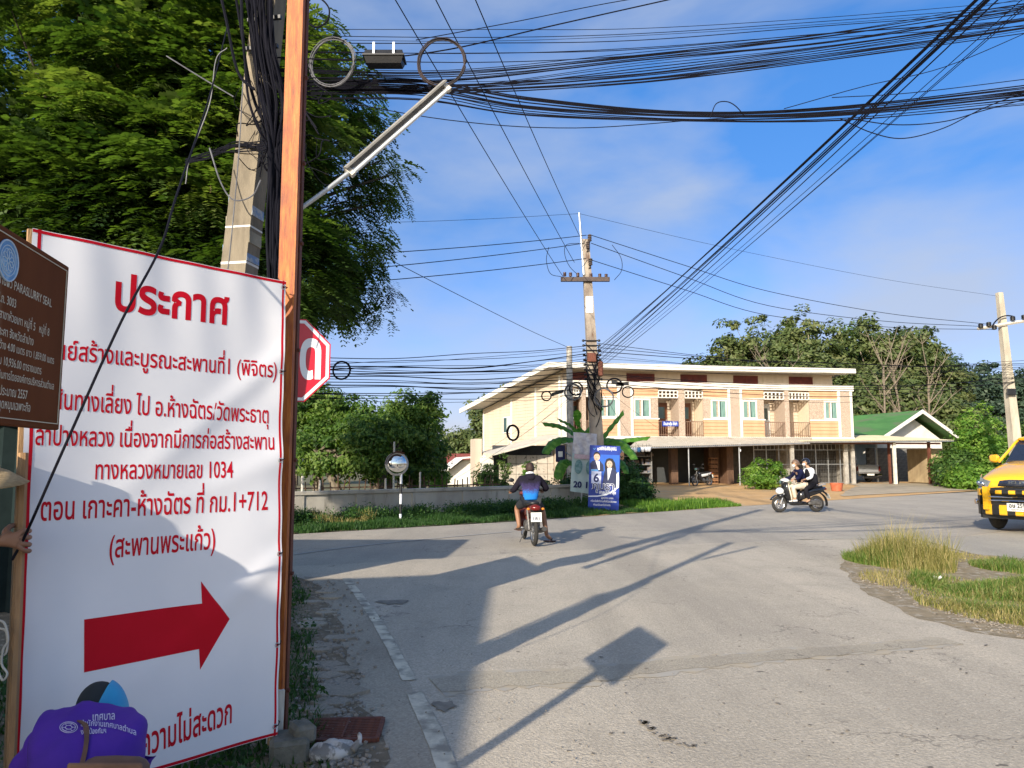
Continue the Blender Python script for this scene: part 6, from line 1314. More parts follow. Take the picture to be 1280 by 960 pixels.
def person(root, J, skinm, top=None, sleeves='wr', bottom=None, legs='an', yaw=0, hpitch=0, shoe=None, fat=1.0, hands=True, hs_=1.0, headscale=1.0, grip=(0, .3, -1), hand_dir=None):
    """J: pe sp ch ne hd, sh/el/wr, hi/kn/an/to with L/R. The body is one continuous surface; clothes are its children"""
    R_ = dict(pe=(.12, .085), sp=(.11, .08), ch=(.12, .08), ne=(.052, .052), hb=(.05, .055), sh=(.062, .062), el=(.042, .042), wr=(.029, .026), hi=(.085, .09), kn=(.058, .058), an=(.038, .04), to=(.034, .026), he=(.035, .035))
    def get(k, add=0, f=1.0): r_ = R_[k[:2]]; return (*J[k], (r_[0] + add) * fat * f, (r_[1] + add) * fat * f)
    J['hb'] = tuple(Vector(J['ne']).lerp(Vector(J['hd']), .55)); pts = {}; edges = []
    for k in ('pe', 'sp', 'ch', 'ne', 'hb'): pts[k] = get(k)
    edges += [('pe', 'sp'), ('sp', 'ch'), ('ch', 'ne'), ('ne', 'hb')]
    for s in 'LR':
        for k in ('sh', 'el', 'wr', 'hi', 'kn', 'an', 'to'):
            if k + s in J: pts[k + s] = get(k + s)
        edges += [('ch', 'sh' + s), ('sh' + s, 'el' + s), ('el' + s, 'wr' + s), ('pe', 'hi' + s), ('hi' + s, 'kn' + s), ('kn' + s, 'an' + s), ('an' + s, 'to' + s)]
        if hands:
            pts[s + 'wr'] = pts.pop('wr' + s); edges = [(a if a != 'wr' + s else s + 'wr', b if b != 'wr' + s else s + 'wr') for a, b in edges]
            d = (Vector(J['wr' + s]) - Vector(J['el' + s])).normalized(); d = Vector(hand_dir[s]) if hand_dir else d
            hand_pts(pts, edges, s, J['wr' + s], d, (1 if s == 'L' else -1, .2, .3), grip, hs_)
    body = skin('body', pts, edges, skinm, root, 2)
    q = MB(); T = head_geo(q, J['hd'], yaw, hpitch, headscale); hm = q.mesh('head', [skinm, M_black], True); bm = bmesh.new(); bm.from_mesh(body.data); body.data.materials.append(M_black); bm.from_mesh(hm); bm.to_mesh(body.data); bm.free()
    if top:
        pts = {k: get(k, .040) for k in ('pe', 'sp', 'ch')}; pts['ne'] = (*Vector(J['ch']).lerp(Vector(J['ne']), .75), .075 * fat, .07 * fat); edges = [('sp', 'pe'), ('sp', 'ch'), ('ch', 'ne')]
        pts['pe'] = (*(Vector(J['pe']) + Vector((0, 0, -.03))), .155 * fat, .125 * fat)
        for s in 'LR':
            pts['sh' + s] = get('sh' + s, .02); e1 = Vector(J['el' + s]); w1 = Vector(J['wr' + s]); edges.append(('ch', 'sh' + s))
            if sleeves == 'wr': pts['el' + s] = get('el' + s, .016); pts['wr' + s] = (*e1.lerp(w1, .9), .045 * fat, .045 * fat); edges += [('sh' + s, 'el' + s), ('el' + s, 'wr' + s)]
            else: pts['el' + s] = (*Vector(J['sh' + s]).lerp(e1, .75), .068 * fat, .068 * fat); edges += [('sh' + s, 'el' + s)]
        ks = ['sp'] + [k for k in pts if k != 'sp']; skin('shirt', {k: pts[k] for k in ks}, edges, top, body, 2)
    if bottom:
        pts = {'pe': (*J['pe'], .15 * fat, .115 * fat)}; edges = []
        for s in 'LR':
            pts['hi' + s] = get('hi' + s, .018); k1 = Vector(J['kn' + s]); a1 = Vector(J['an' + s])
            if legs == 'kn': pts['kn' + s] = (*Vector(J['hi' + s]).lerp(k1, .85), .085 * fat, .085 * fat); edges += [('pe', 'hi' + s), ('hi' + s, 'kn' + s)]
            else: pts['kn' + s] = get('kn' + s, .02); pts['an' + s] = (*k1.lerp(a1, .93), .058 * fat, .058 * fat); edges += [('pe', 'hi' + s), ('hi' + s, 'kn' + s), ('kn' + s, 'an' + s)]
        skin('shorts' if legs == 'kn' else 'trousers', pts, edges, bottom, body, 2)
    if shoe:
        for s in 'LR':
            a, b = Vector(J['an' + s]), Vector(J['to' + s]); d = (b - a); d.z = 0; d = d.normalized() if d.length > .01 else Vector((0, 1, 0)); z = b.z - .03
            q = MB(); c = a.lerp(b, .55); T2 = Matrix.Translation((c.x, c.y, z)) @ Matrix.Rotation(math.atan2(-d.x, d.y), 4, 'Z')
            q.loft([ring(y, 0, zz, w_, h_, 12, 2.4) for y, zz, w_, h_ in ((-.13, .03, .02, .02), (-.12, .035, .036, .035), (-.03, .035, .038, .037), (.06, .028, .046, .030), (.12, .02, .036, .02), (.14, .018, .015, .012))]); q.v = [tuple(T2 @ Vector(v)) for v in q.v]; q.build('shoe', shoe, body, 1)
    return body, T
def cap_geo(T, r, name, m, parent, z0=-.02, back=True, thick=.012, hole=True, e=None):
    """hair, cap or helmet shell over the skull, open at the face"""
    q = MB(); rx, ry, rz = r; n, k_ = 26, 12; vs = []; idx = {}; fs = []
    for i in range(k_ + 1):
        for k in range(n):
            t = 6.2832 * k / n; ph = math.pi / 2 - (math.pi * .62) * i / k_; y = ry * math.cos(ph) * math.sin(t); x = rx * math.cos(ph) * math.cos(t); z = rz * math.sin(ph); idx[i, k] = len(vs); vs.append((x, y - .006, z))
    for i in range(k_):
        for k in range(n):
            c = vs[idx[i, k]]; c2 = vs[idx[i + 1, k]]; lim = z0 if c[1] > ry * .45 else -.05 * (1 if not back else 1.4)
            if c2[2] < (z0 + .06 if c[1] > ry * .4 else -.085): continue
            fs.append((idx[i, k], idx[i, (k + 1) % n], idx[i + 1, (k + 1) % n], idx[i + 1, k]))
    q.add(vs, fs); q.v = [tuple(T @ Vector(v)) for v in q.v]; o = q.build(name, m, parent, 1); sd = o.modifiers.new('s', 'SOLIDIFY'); sd.thickness = thick; sd.offset = 1; return o

# ---------------------------------------------------------------- motorbikes
M_mbred = mat('dusty_red_brown_paint', (.15, .03, .022), (.10, .025, .02), .35, coat=.4); M_plate = mat('plate_white', (.74, .74, .68), None, .4); M_tail = mat('red_lens', (.14, .012, .01), None, .15); M_eng = mat('engine_alloy', (.20, .19, .18), (.10, .095, .09), .5, .6, scale=20)
M_white_p = mat('white_gloss', (.78, .78, .76), None, .2, coat=.5); M_blackg = mat('black_gloss', (.014, .014, .016), None, .15, coat=.6); M_silver = mat('silver_plastic', (.5, .5, .5), None, .3, .5)
def wheel(t, y, r, w_, rimm, nsp=0, x=0):
    q = MB(); q.torus((x, y, r), (1, 0, 0), r - w_ * .55, w_ * .55, 32, 10, .95); ty = q.build('tyre', M_rub, t, True)
    q = MB(); q.torus((x, y, r), (1, 0, 0), r - w_ * 1.15, w_ * .28, 28, 8, 1.6); q.cyl((x - .05, y, r), (x + .05, y, r), .032)
    if nsp:
        for k in range(nsp): a = 6.283 * k / nsp; q.tube([(x, y + .03 * math.cos(a), r + .03 * math.sin(a)), (x, y + (r - w_) * math.cos(a + .12), r + (r - w_) * math.sin(a + .12))], .012, 6, flat=.6)
    else:
        for k in range(24): a = 6.283 * k / 24; q.tube([(x + (.03 if k % 2 else -.03), y + .03 * math.cos(a), r + .03 * math.sin(a)), (x, y + (r - w_) * math.cos(a + .3), r + (r - w_) * math.sin(a + .3))], .0025, 4)
    return q.build('rim', rimm, t, True)
def underbone(loc, rz, label, body, plate_txt=None, side_m=None, group=None):
    t = empty('motorbike', loc, rz, label, 'motorbike', group); wheel(t, -.60, .285, .075, M_alu); wheel(t, .62, .285, .065, M_alu)
    q = MB(); q.loft([ring(y, 0, z, w_, h_, 16, 2.4) for y, z, w_, h_ in ((.30, .56, .05, .05), (.15, .56, .075, .07), (-.1, .60, .095, .10), (-.4, .64, .105, .10), (-.65, .69, .09, .075), (-.80, .73, .05, .045))]); q.build('side_panel', side_m or body, t, 1)
    q = MB(); q.loft([ring(y, 0, z, w_, h_, 16, 2.6) for y, z, w_, h_ in ((.14, .70, .05, .02), (.08, .72, .10, .04), (-.2, .74, .13, .045), (-.5, .775, .125, .045), (-.66, .79, .08, .03))]); q.build('seat', M_black, t, 1)
    q = MB(); q.loft([ring(y, 0, z, w_, h_, 14, 3) for y, z, w_, h_ in ((-.74, .715, .085, .045), (-.80, .71, .09, .05), (-.835, .705, .075, .038))]); q.build('tail_light', M_tail, t, 1)
    for s in (-1, 1): MB().ell((s * .135, -.77, .69), (.035, .03, .025), 10, 6).build('indicator', mat('amber_lens', (.6, .2, .02), None, .2), t, True)
    q = MB(); q.loft([[(x, y, z) for x, y, z in ((-.07, -.72, .66), (.07, -.72, .66), (.075, -.83, .40), (-.075, -.83, .40))], [(x, y, z) for x, y, z in ((-.07, -.70, .65), (.07, -.70, .65), (.075, -.81, .39), (-.075, -.81, .39))]]); q.build('rear_mudguard', M_black, t)
    pl = MB().box((0, -.838, .545), (.20, .008, .17), rx=-.12).build('number_plate', M_plate, t)
    if plate_txt:
        for i, s_ in enumerate(plate_txt): words('printed_words', s_, pl, M_navy, lambda x, y, z, i=i: (x, -.8445 - z + (.012 if i == 0 else -.004), .555 - i * .068 + y), .15, .085, .02, True)
    q = MB(); q.loft([[(r_ * math.cos(a) * 0 + x, .62 + .33 * math.cos(a), .285 + .33 * math.sin(a)) for a in [R(20 + 14 * k) for k in range(10)]] for x in (-.05, .05)], cap=False, closed=False); o = q.build('front_mudguard', body, t, 1); o.modifiers.new('s', 'SOLIDIFY').thickness = .012
    q = MB()
    for s in (-1, 1): q.tube([(s * .075, .62, .285), (s * .075, .50, .66)], .018, 8); q.tube([(s * .09, -.60, .29), (s * .10, -.42, .66)], .025, 8)
    q.tube([(-.075, .5, .66), (.075, .5, .66)], .02, 6); q.tube([(0, .5, .64), (0, .42, .92)], .022, 8); q.build('fork', M_eng, t, True)
    q = MB()
    for s in (-1, 1): q.tube([(s * .06, .02, .30), (s * .07, -.60, .285)], .022, 6)
    q.build('swing_arm', M_eng, t)
    q = MB(); q.loft([ring(y, 0, z, w_, h_, 12, 3) for y, z, w_, h_ in ((.26, .34, .05, .07), (.15, .33, .09, .10), (-.12, .33, .10, .11), (-.2, .34, .06, .07))]); q.box((.10, .0, .32), (.05, .22, .18), bev=.03); q.build('engine', M_eng, t)
    q = MB(); q.tube(spline([(.08, .2, .25), (.12, .0, .20), (.15, -.35, .25), (.16, -.8, .33)], 5), [.02] * 8 + [.032] * 3 + [.045] * 5, 10); q.build('exhaust', mat('dull_chrome', (.08, .075, .07), None, .5, .6), t, True)
    q = MB(); q.loft([[(x * w_, y + .05 * (1 - abs(x)), z) for x in (-1, -.6, -.2, .2, .6, 1)] for z, y, w_ in ((.28, .20, .14), (.45, .26, .19), (.62, .33, .18), (.80, .38, .13))], cap=False, closed=False); o = q.build('leg_shield', body, t, 1); o.modifiers.new('s', 'SOLIDIFY').thickness = .02
    q = MB(); q.ell((0, .44, .93), (.13, .12, .10), 16, 10); q.build('handlebar_cowl', body, t, True); MB().ell((0, .53, .93), (.085, .05, .065), 14, 8).build('headlight', M_glass, t, True)
    q = MB(); q.tube(spline([(-.33, .24, .98), (-.2, .32, 1.0), (0, .38, .97), (.2, .32, 1.0), (.33, .24, .98)], 4), .013, 8); hb_ = q.build('handlebar', M_black, t, True)
    for s in (-1, 1):
        MB().tube([(s * .24, .295, .995), (s * .34, .235, .98)], .02, 8).build('grip', M_rub, hb_, True); q = MB(); q.tube([(s * .2, .33, 1.0), (s * .27, .33, 1.16)], .007, 5); q.ell((s * .30, .32, 1.19), (.06, .018, .04), 12, 6); q.build('mirror', M_black, hb_, True)
        q = MB(); q.tube([(s * .08, .02, .26), (s * .25, .02, .26)], .014, 6); q.build('foot_peg', M_rub, t)
    MB().tube([(-.08, -.02, .26), (-.2, -.12, .02)], .01, 6).build('kickstand', M_eng, t)
    return t
gp = G(668, 684); rot = R(8); bk = underbone((gp.x - .60 * math.sin(rot), gp.y + .60 * math.cos(rot) + .1, .012), rot, 'old red brown underbone motorbike seen from behind in the middle of the junction', M_mbred, ['กท', '181'])
M_hood = bpy.data.materials.new('fading_hoodie'); M_hood.use_nodes = True; nt = M_hood.node_tree; N, L = nt.nodes, nt.links; b = N['Principled BSDF']; b.inputs['Roughness'].default_value = .95; b.inputs['Specular IOR Level'].default_value = .08
co = N.new('ShaderNodeTexCoord'); sx = N.new('ShaderNodeSeparateXYZ'); L.new(co.outputs['Object'], sx.inputs[0]); nz = N.new('ShaderNodeTexNoise'); nz.inputs['Scale'].default_value = 38; L.new(co.outputs['Object'], nz.inputs['Vector'])
ab = N.new('ShaderNodeMath'); ab.operation = 'ABSOLUTE'; L.new(sx.outputs['X'], ab.inputs[0]); sl = N.new('ShaderNodeMapRange'); sl.inputs[1].default_value = .15; sl.inputs[2].default_value = .21; L.new(ab.outputs[0], sl.inputs[0])
ma = N.new('ShaderNodeMath'); ma.operation = 'MULTIPLY_ADD'; ma.inputs[1].default_value = .16; L.new(nz.outputs[0], ma.inputs[0]); L.new(sx.outputs['Z'], ma.inputs[2]); mr = N.new('ShaderNodeMapRange'); mr.inputs[1].default_value = .88; mr.inputs[2].default_value = 1.26; L.new(ma.outputs[0], mr.inputs[0])
cr_ = N.new('ShaderNodeValToRGB'); els = cr_.color_ramp.elements; els[0].position = 0; els[0].color = (.015, .17, .52, 1); els[1].position = 1; els[1].color = (.016, .014, .022, 1); x1 = els.new(.35); x1.color = (.02, .16, .50, 1); x2 = els.new(.62); x2.color = (.05, .04, .12, 1); mxx = N.new('ShaderNodeMath'); mxx.operation = 'MAXIMUM'; L.new(mr.outputs[0], mxx.inputs[0]); L.new(sl.outputs[0], mxx.inputs[1]); L.new(mxx.outputs[0], cr_.inputs[0]); L.new(cr_.outputs[0], b.inputs['Base Color'])
M_shorts = mat('black_shorts', (.012, .014, .018), (.02, .022, .026), .8)
rid = empty('person', bk.location[:], rot, 'motorbike rider seen from behind in a black to blue fading hoodie and black shorts', 'person')
J = dict(pe=(.0, -.20, .83), sp=(.0, -.17, .98), ch=(.01, -.10, 1.16), ne=(.01, -.04, 1.31), hd=(.02, .0, 1.425), shL=(-.17, -.08, 1.22), elL=(-.30, .0, 1.0), wrL=(-.31, .22, .99), shR=(.19, -.08, 1.22), elR=(.36, -.02, 1.03), wrR=(.33, .20, 1.0),
         hiL=(-.10, -.14, .79), knL=(-.22, .14, .66), anL=(-.19, .02, .30), toL=(-.21, .14, .27), hiR=(.11, -.14, .79), knR=(.30, .12, .56), anR=(.37, .10, .11), toR=(.46, .06, .045))
body, T = person(rid, J, M_skin, M_hood, 'wr', M_shorts, 'kn', 0, .05, None, 1.02, True, 1.0, .93)
cap_geo(T, (.083, .106, .122), 'hair', mat('brown_black_hair', (.05, .025, .018), (.025, .015, .012), .7, scale=30), body, thick=.006)
q = MB(); q.torus((.01, -.055, 1.325), (0, .35, 1), .062, .022, 20, 8); q.build('mask_strap', M_pw, body, True)
q = MB(); q.loft([hring(z, .01, y, a, b_, 16, 2) for z, y, a, b_ in ((1.20, -.16, .07, .03), (1.27, -.13, .10, .06), (1.31, -.09, .09, .06), (1.33, -.07, .06, .04))]); q.build('hood', M_hood, body, 1)
for s in 'LR':
    a, b_ = Vector(J['an' + s]), Vector(J['to' + s]); d = (b_ - a); d.z = 0; d.normalize(); q = MB(); q.box((0, 0, 0), (.09, .25, .02), bev=.008); T2 = Matrix.Translation((*(a.lerp(b_, .6)).xy, b_.z - .033)) @ Matrix.Rotation(math.atan2(-d.x, d.y), 4, 'Z'); q.tube([(-.04, .03, .01), (0, .05, .05), (.04, .03, .01)], .008, 5); q.v = [tuple(T2 @ Vector(v)) for v in q.v]; q.build('sandal', mat('brown_sandal', (.10, .05, .035), None, .7), body)

# scooter with two riders
def scooter(loc, rz, label):
    t = empty('scooter', loc, rz, label, 'scooter'); wheel(t, -.60, .25, .10, M_alu, 5); wheel(t, .63, .25, .09, M_alu, 5)
    q = MB(); q.loft([ring(y, 0, z, w_, h_, 18, 2.6) for y, z, w_, h_ in ((.02, .42, .06, .10), (-.08, .50, .11, .15), (-.3, .58, .15, .14), (-.55, .64, .16, .12), (-.78, .68, .12, .09), (-.90, .72, .06, .05))]); q.build('body_panel', M_blackg, t, 1)
    q = MB(); q.loft([ring(y, 0, z, w_, h_, 16, 2.6) for y, z, w_, h_ in ((.0, .70, .07, .02), (-.06, .72, .12, .04), (-.3, .745, .15, .045), (-.62, .77, .14, .045), (-.78, .78, .09, .03))]); q.build('seat', M_black, t, 1)
    q = MB(); q.loft([ring(y, 0, z, w_, .035, 16, 4) for y, z, w_ in ((-.12, .30, .15), (.1, .285, .17), (.32, .29, .16), (.42, .36, .12))]); q.box((0, -.05, .26), (.24, .6, .10), bev=.03); q.build('floorboard', M_blackg, t, 1)
    q = MB(); q.loft([[(x * w_, y + .10 * (1 - x * x), z) for x in [i / 5 - 1 for i in range(11)]] for z, y, w_ in ((.34, .34, .17), (.50, .37, .20), (.68, .41, .20), (.84, .42, .16), (.93, .40, .12))], cap=False, closed=False); o = q.build('front_shield', M_blackg, t, 1); o.modifiers.new('s', 'SOLIDIFY').thickness = .02
    q = MB(); q.loft([[(x * w_, y + .03 * (1 - x * x), z) for x in [i / 5 - 1 for i in range(11)]] for z, y, w_ in ((.32, .30, .18), (.50, .34, .205), (.68, .38, .205), (.85, .385, .15))], cap=False, closed=False); o = q.build('inner_shield', mat('beige_plastic', (.62, .56, .44), None, .4), t, 1); o.modifiers.new('s', 'SOLIDIFY').thickness = .025
    q = MB(); q.ell((0, .60, .64), (.14, .12, .11), 18, 12); q.build('nose_panel', M_white_p, t, True); q = MB(); q.ell((0, .58, .50), (.12, .11, .09), 16, 10); q.build('nose_base', M_blackg, t, True)
    q = MB(); q.ell((0, .42, .96), (.17, .13, .07), 18, 10); q.build('handlebar_cover', M_white_p, t, True); q = MB(); q.ell((0, .49, .90), (.13, .10, .08), 16, 10); q.build('dash_lower', M_blackg, t, True); MB().ell((0, .575, .91), (.06, .04, .055), 14, 8).build('headlight', M_glass, t, True)
    q = MB(); q.loft([[(x, .63 + .31 * math.cos(a) * (1 + (.12 if a > 2.4 else 0)), .25 + .30 * math.sin(a)) for a in [R(25 + 15 * k) for k in range(10)]] for x in (-.065, -.03, .03, .065)], cap=False, closed=False); o = q.build('front_mudguard', M_blackg, t, 1); o.modifiers.new('s', 'SOLIDIFY').thickness = .015
    q = MB()
    for s in (-1, 1): q.tube([(s * .075, .63, .25), (s * .07, .50, .58)], .02, 8)
    q.build('fork', M_silver, t, True); q = MB(); q.torus((-.06, .63, .25), (1, 0, 0), .085, .012, 20, 6, .3); q.build('brake_disc', M_alu, t, True)
    q = MB(); q.tube(spline([(-.34, .27, 1.0), (-.2, .34, 1.0), (0, .4, .98), (.2, .34, 1.0), (.34, .27, 1.0)], 4), .013, 8); hb_ = q.build('handlebar', M_black, t, True)
    for s in (-1, 1): MB().tube([(s * .24, .32, 1.0), (s * .36, .26, 1.0)], .02, 8).build('grip', M_rub, hb_, True); q = MB(); q.tube([(s * .22, .35, 1.0), (s * .27, .38, 1.17)], .007, 5); q.ell((s * .29, .38, 1.20), (.055, .018, .045), 12, 6); q.build('mirror', M_black, hb_, True)
    q = MB(); q.box((-.14, -.45, .30), (.09, .42, .16), bev=.04); q.box((-.12, -.6, .25), (.05, .22, .2), bev=.04); q.build('engine', M_eng, t); q = MB(); q.tube([(.14, -.2, .25), (.17, -.5, .28), (.18, -.85, .36)], [.03, .055, .06], 12); q.build('exhaust', M_black, t, True)
    q = MB(); q.loft([[(x, -.60 + .36 * math.cos(a), .25 + .36 * math.sin(a)) for a in [R(80 + 14 * k) for k in range(9)]] for x in (-.06, .06)], cap=False, closed=False); o = q.build('rear_mudguard', M_black, t, 1); o.modifiers.new('s', 'SOLIDIFY').thickness = .012
    q = MB(); q.box((0, -1.0, .48), (.18, .01, .16), rx=-.4); q.build('number_plate', M_plate, t); q = MB(); q.tube([(0, -.85, .62), (0, -1.02, .5)], .03, 6); q.build('plate_bracket', M_black, t); MB().ell((0, -.91, .70), (.09, .03, .035), 12, 6).build('tail_light', M_tail, t, True)
    q = MB(); q.tube(spline([(-.13, -.62, .80), (-.12, -.85, .84), (0, -.92, .85), (.12, -.85, .84), (.13, -.62, .80)], 4), .013, 6); q.build('grab_rail', M_silver, t, True); return t
fw_, rw_ = G(973, 643), G(1022, 638.5); dv = (rw_ - fw_); mid = (fw_ + rw_) / 2; hd_ = math.atan2(-(-.99), -.14); rzs = math.atan2(.985, -.17)
sct = scooter((mid.x, mid.y, .014), rzs, 'black and white scooter carrying two people leftwards along the cross road')
M_navyj = mat('navy_jacket', (.014, .016, .05), (.010, .012, .036), .9, spec=.1); M_crm = mat('cream_trousers', (.62, .54, .42), (.52, .45, .35), .8); M_dk = mat('black_cloth', (.012, .012, .016), (.016, .016, .02), .95, spec=.1); M_wsl = mat('white_cloth', (.74, .74, .74), (.62, .62, .64), .8)
d1 = empty('person', sct.location[:], rzs, 'scooter driver in navy jacket and cream trousers with tan helmet and white face mask', 'person')
J1 = dict(pe=(0, -.18, .83), sp=(0, -.13, .98), ch=(0, -.06, 1.18), ne=(0, .0, 1.34), hd=(0, .05, 1.465), shL=(-.17, -.04, 1.24), elL=(-.26, .10, 1.04), wrL=(-.30, .27, 1.01), shR=(.17, -.04, 1.24), elR=(.26, .10, 1.04), wrR=(.30, .27, 1.01),
          hiL=(-.10, -.12, .80), knL=(-.16, .26, .76), anL=(-.13, .16, .40), toL=(-.13, .30, .35), hiR=(.10, -.12, .80), knR=(.16, .26, .76), anR=(.13, .16, .40), toR=(.13, .30, .35))
body1, T1 = person(d1, J1, M_skinl, M_navyj, 'wr', M_crm, 'an', 0, -.08, M_wsl, .95, True, 1.0, .95)
cap_geo(T1, (.105, .125, .135), 'helmet', mat('brown_helmet', (.16, .10, .065), None, .4, coat=.3), body1, thick=.012)
q = MB(); q.ell((0, .06, -.045), (.062, .055, .052), 14, 10); q.v = [tuple(T1 @ Vector(v)) for v in q.v]; q.build('face_mask', M_wsl, body1, True)
d2 = empty('person', sct.location[:], rzs, 'scooter passenger in black vest with white sleeves and black helmet behind the driver', 'person')
J2 = dict(pe=(0, -.50, .87), sp=(0, -.47, 1.02), ch=(0, -.42, 1.22), ne=(0, -.36, 1.38), hd=(.02, -.31, 1.50), shL=(-.17, -.40, 1.28), elL=(-.25, -.32, 1.05), wrL=(-.19, -.15, 1.0), shR=(.17, -.40, 1.28), elR=(.25, -.32, 1.05), wrR=(.19, -.15, 1.0),
          hiL=(-.11, -.45, .84), knL=(-.23, -.12, .70), anL=(-.20, -.26, .37), toL=(-.20, -.14, .32), hiR=(.11, -.45, .84), knR=(.23, -.12, .70), anR=(.20, -.26, .37), toR=(.20, -.14, .32))
body2, T2_ = person(d2, J2, M_skinl, M_wsl, 'wr', M_dk, 'an', R(0), -.05, None, .92, True, 1.0, .95)
q = {}; pts = {'sp': (*J2['sp'], .145, .115), 'pe': (*J2['pe'], .15, .12), 'ch': (*J2['ch'], .155, .115), 'ne': (0, -.375, 1.345, .075, .07), 'shL': (-.14, -.405, 1.265, .082), 'shR': (.14, -.405, 1.265, .082)}; skin('vest', {k: (*v[:3], *(x + .055 for x in v[3:])) for k, v in pts.items()}, [('sp', 'pe'), ('sp', 'ch'), ('ch', 'ne'), ('ch', 'shL'), ('ch', 'shR')], M_dk, body2)
cap_geo(T2_, (.110, .130, .140), 'helmet', M_blackg, body2, thick=.014)
q = MB(); q.ell((0, .06, -.045), (.062, .055, .052), 14, 10); q.v = [tuple(T2_ @ Vector(v)) for v in q.v]; q.build('face_mask', M_wsl, body2, True)
# parked bike by the shop
pp = A3 + ax_ * F(878, 608, -2.3)[0] - an_ * 2.3; pk = underbone((pp.x, pp.y, .17), ANG + R(118), 'parked motorbike with white side panels standing in the orange yard by the shops', M_blackg, None, M_white_p)

# ---------------------------------------------------------------- crouching man in purple in front of the banner
SH = 8
M_purp = mat('purple_shirt', (.075, .016, .30), (.055, .012, .24), .75, scale=4, bump=.25, bscale=7)
cw = empty('person', P(105, 960, 2.6).xy.to_3d(), 0, 'crouching person in a purple shirt with back turned, blue cap and brown shoulder bag', 'person'); o_ = cw.location.copy()
Q = lambda u, v, d: tuple(P(u, v, d) - o_)
nk = Vector(Q(118, 893, 2.92)); hc = Vector(Q(124, 889, 3.02))
fwd = -BN.copy(); yaw = math.atan2(-fwd.x, fwd.y)
pts = {'sp': (*Q(108, 965, 2.66), .155, .12), 'pe': (*Q(112, 1020, 2.60), .15, .12), 'ch': (*Q(108, 945, 2.76), .10, .08), 'ne': (*nk, .05, .05), 'hb': (*(nk.lerp(hc, .7)), .05, .05), 'shL': (*Q(66, 932, 2.84), .045), 'elL': (*Q(30, 985, 2.80), .045), 'Lwr': (*Q(60, 1010, 3.02), .03, .026), 'shR': (*Q(148, 930, 2.90), .045), 'elR': (*Q(168, 975, 2.93), .045), 'Rwr': (*Q(150, 990, 3.12), .03, .026),
       'hiL': (*Q(85, 1030, 2.65), .09), 'knL': (*Q(40, 1015, 3.02), .062), 'anL': (*Q(60, 1110, 2.88), .04), 'toL': (*Q(60, 1110, 3.02), .035, .025), 'hiR': (*Q(140, 1030, 2.68), .09), 'knR': (*Q(203, 975, 3.02), .052), 'anR': (*Q(185, 1085, 2.92), .04), 'toR': (*Q(190, 1085, 3.06), .035, .025)}
edges = [('sp', 'pe'), ('sp', 'ch'), ('ch', 'ne'), ('ne', 'hb'), ('ch', 'shL'), ('shL', 'elL'), ('elL', 'Lwr'), ('ch', 'shR'), ('shR', 'elR'), ('elR', 'Rwr'), ('pe', 'hiL'), ('hiL', 'knL'), ('knL', 'anL'), ('anL', 'toL'), ('pe', 'hiR'), ('hiR', 'knR'), ('knR', 'anR'), ('anR', 'toR')]
import copy
p0, e0 = dict(pts), list(edges); hand_pts(p0, e0, 'L', pts['Lwr'][:3], fwd, (1, 0, .2), (.3, .2, -1)); hand_pts(p0, e0, 'R', pts['Rwr'][:3], fwd, (-1, 0, .2), (-.3, .2, -1))
body3 = skin('body', p0, e0, M_skin, cw); qh = MB(); T3 = head_geo(qh, hc, yaw, R(-38), .86); hm = qh.mesh('head', [M_skin, M_black], True); bm = bmesh.new(); bm.from_mesh(body3.data); bm.from_mesh(hm); bm.to_mesh(body3.data); bm.free(); body3.data.materials.append(M_black)
sp = {'ch': (*Q(104, 928, 2.74), .205, .14), 'sp': (*Q(104, 975, 2.64), .19, .14), 'pe': (*Q(110, 1030, 2.58), .17, .14), 'ne': (*Vector(Q(114, 900, 2.87)), .112, .078), 'shL': (*Q(60, 920, 2.83), .104), 'elL': (*Q(34, 978, 2.82), .072), 'wrL': (*Q(50, 1003, 2.96), .05), 'shR': (*Q(149, 916, 2.88), .102), 'elR': (*Q(158, 990, 2.86), .07), 'wrR': (*Q(150, 1020, 2.95), .05)}
shirt = skin('shirt', sp, [('ch', 'sp'), ('sp', 'pe'), ('ch', 'ne'), ('ch', 'shL'), ('shL', 'elL'), ('elL', 'wrL'), ('ch', 'shR'), ('shR', 'elR'), ('elR', 'wrR')], M_purp, body3, 3)
for v in shirt.data.vertices:      # soft cloth folds
    c = v.co; v.co = c + v.normal * (.0045 * math.sin(30 * c.x + 26 * c.z) + .004 * math.sin(52 * c.z - 24 * c.x + 2 * math.sin(20 * c.x)) + .0025 * math.sin(90 * c.x + 30 * c.z))
jp = {k: ((*pts[k][:3], pts[k][3] + .015) if len(pts[k]) == 4 else (*pts[k][:3], pts[k][3] + .015, pts[k][4] + .015)) for k in ('pe', 'hiL', 'knL', 'anL', 'hiR', 'knR', 'anR')}
skin('jeans', jp, [('pe', 'hiL'), ('hiL', 'knL'), ('knL', 'anL'), ('pe', 'hiR'), ('hiR', 'knR'), ('knR', 'anR')], mat('grey_blue_denim', (.22, .27, .33), (.17, .21, .27), .85), body3)
bv = BVHTree.FromPolygons([v.co.copy() for v in shirt.data.vertices], [tuple(p.vertices) for p in shirt.data.polygons]); OO = Vector((0, 0, 1.6)) - o_
def onshirt(u, v, off=.003):
    h = bv.ray_cast(OO, Vector(ray(u, v)).normalized())
    k = 0
    while h[0] is None and k < 30: k += 1; h = bv.ray_cast(OO, Vector(ray(u + (105 - u) * .02 * k, v + k)).normalized())
    if h[0] is None: h = bv.find_nearest(Vector(P(u, v, 2.75)) - o_)
    n = h[1] if h[1].dot(OO - h[0]) > 0 else -h[1]; return h[0] + n * off
M_print = mat('pale_lilac_print', (.60, .55, .72), None, .7)
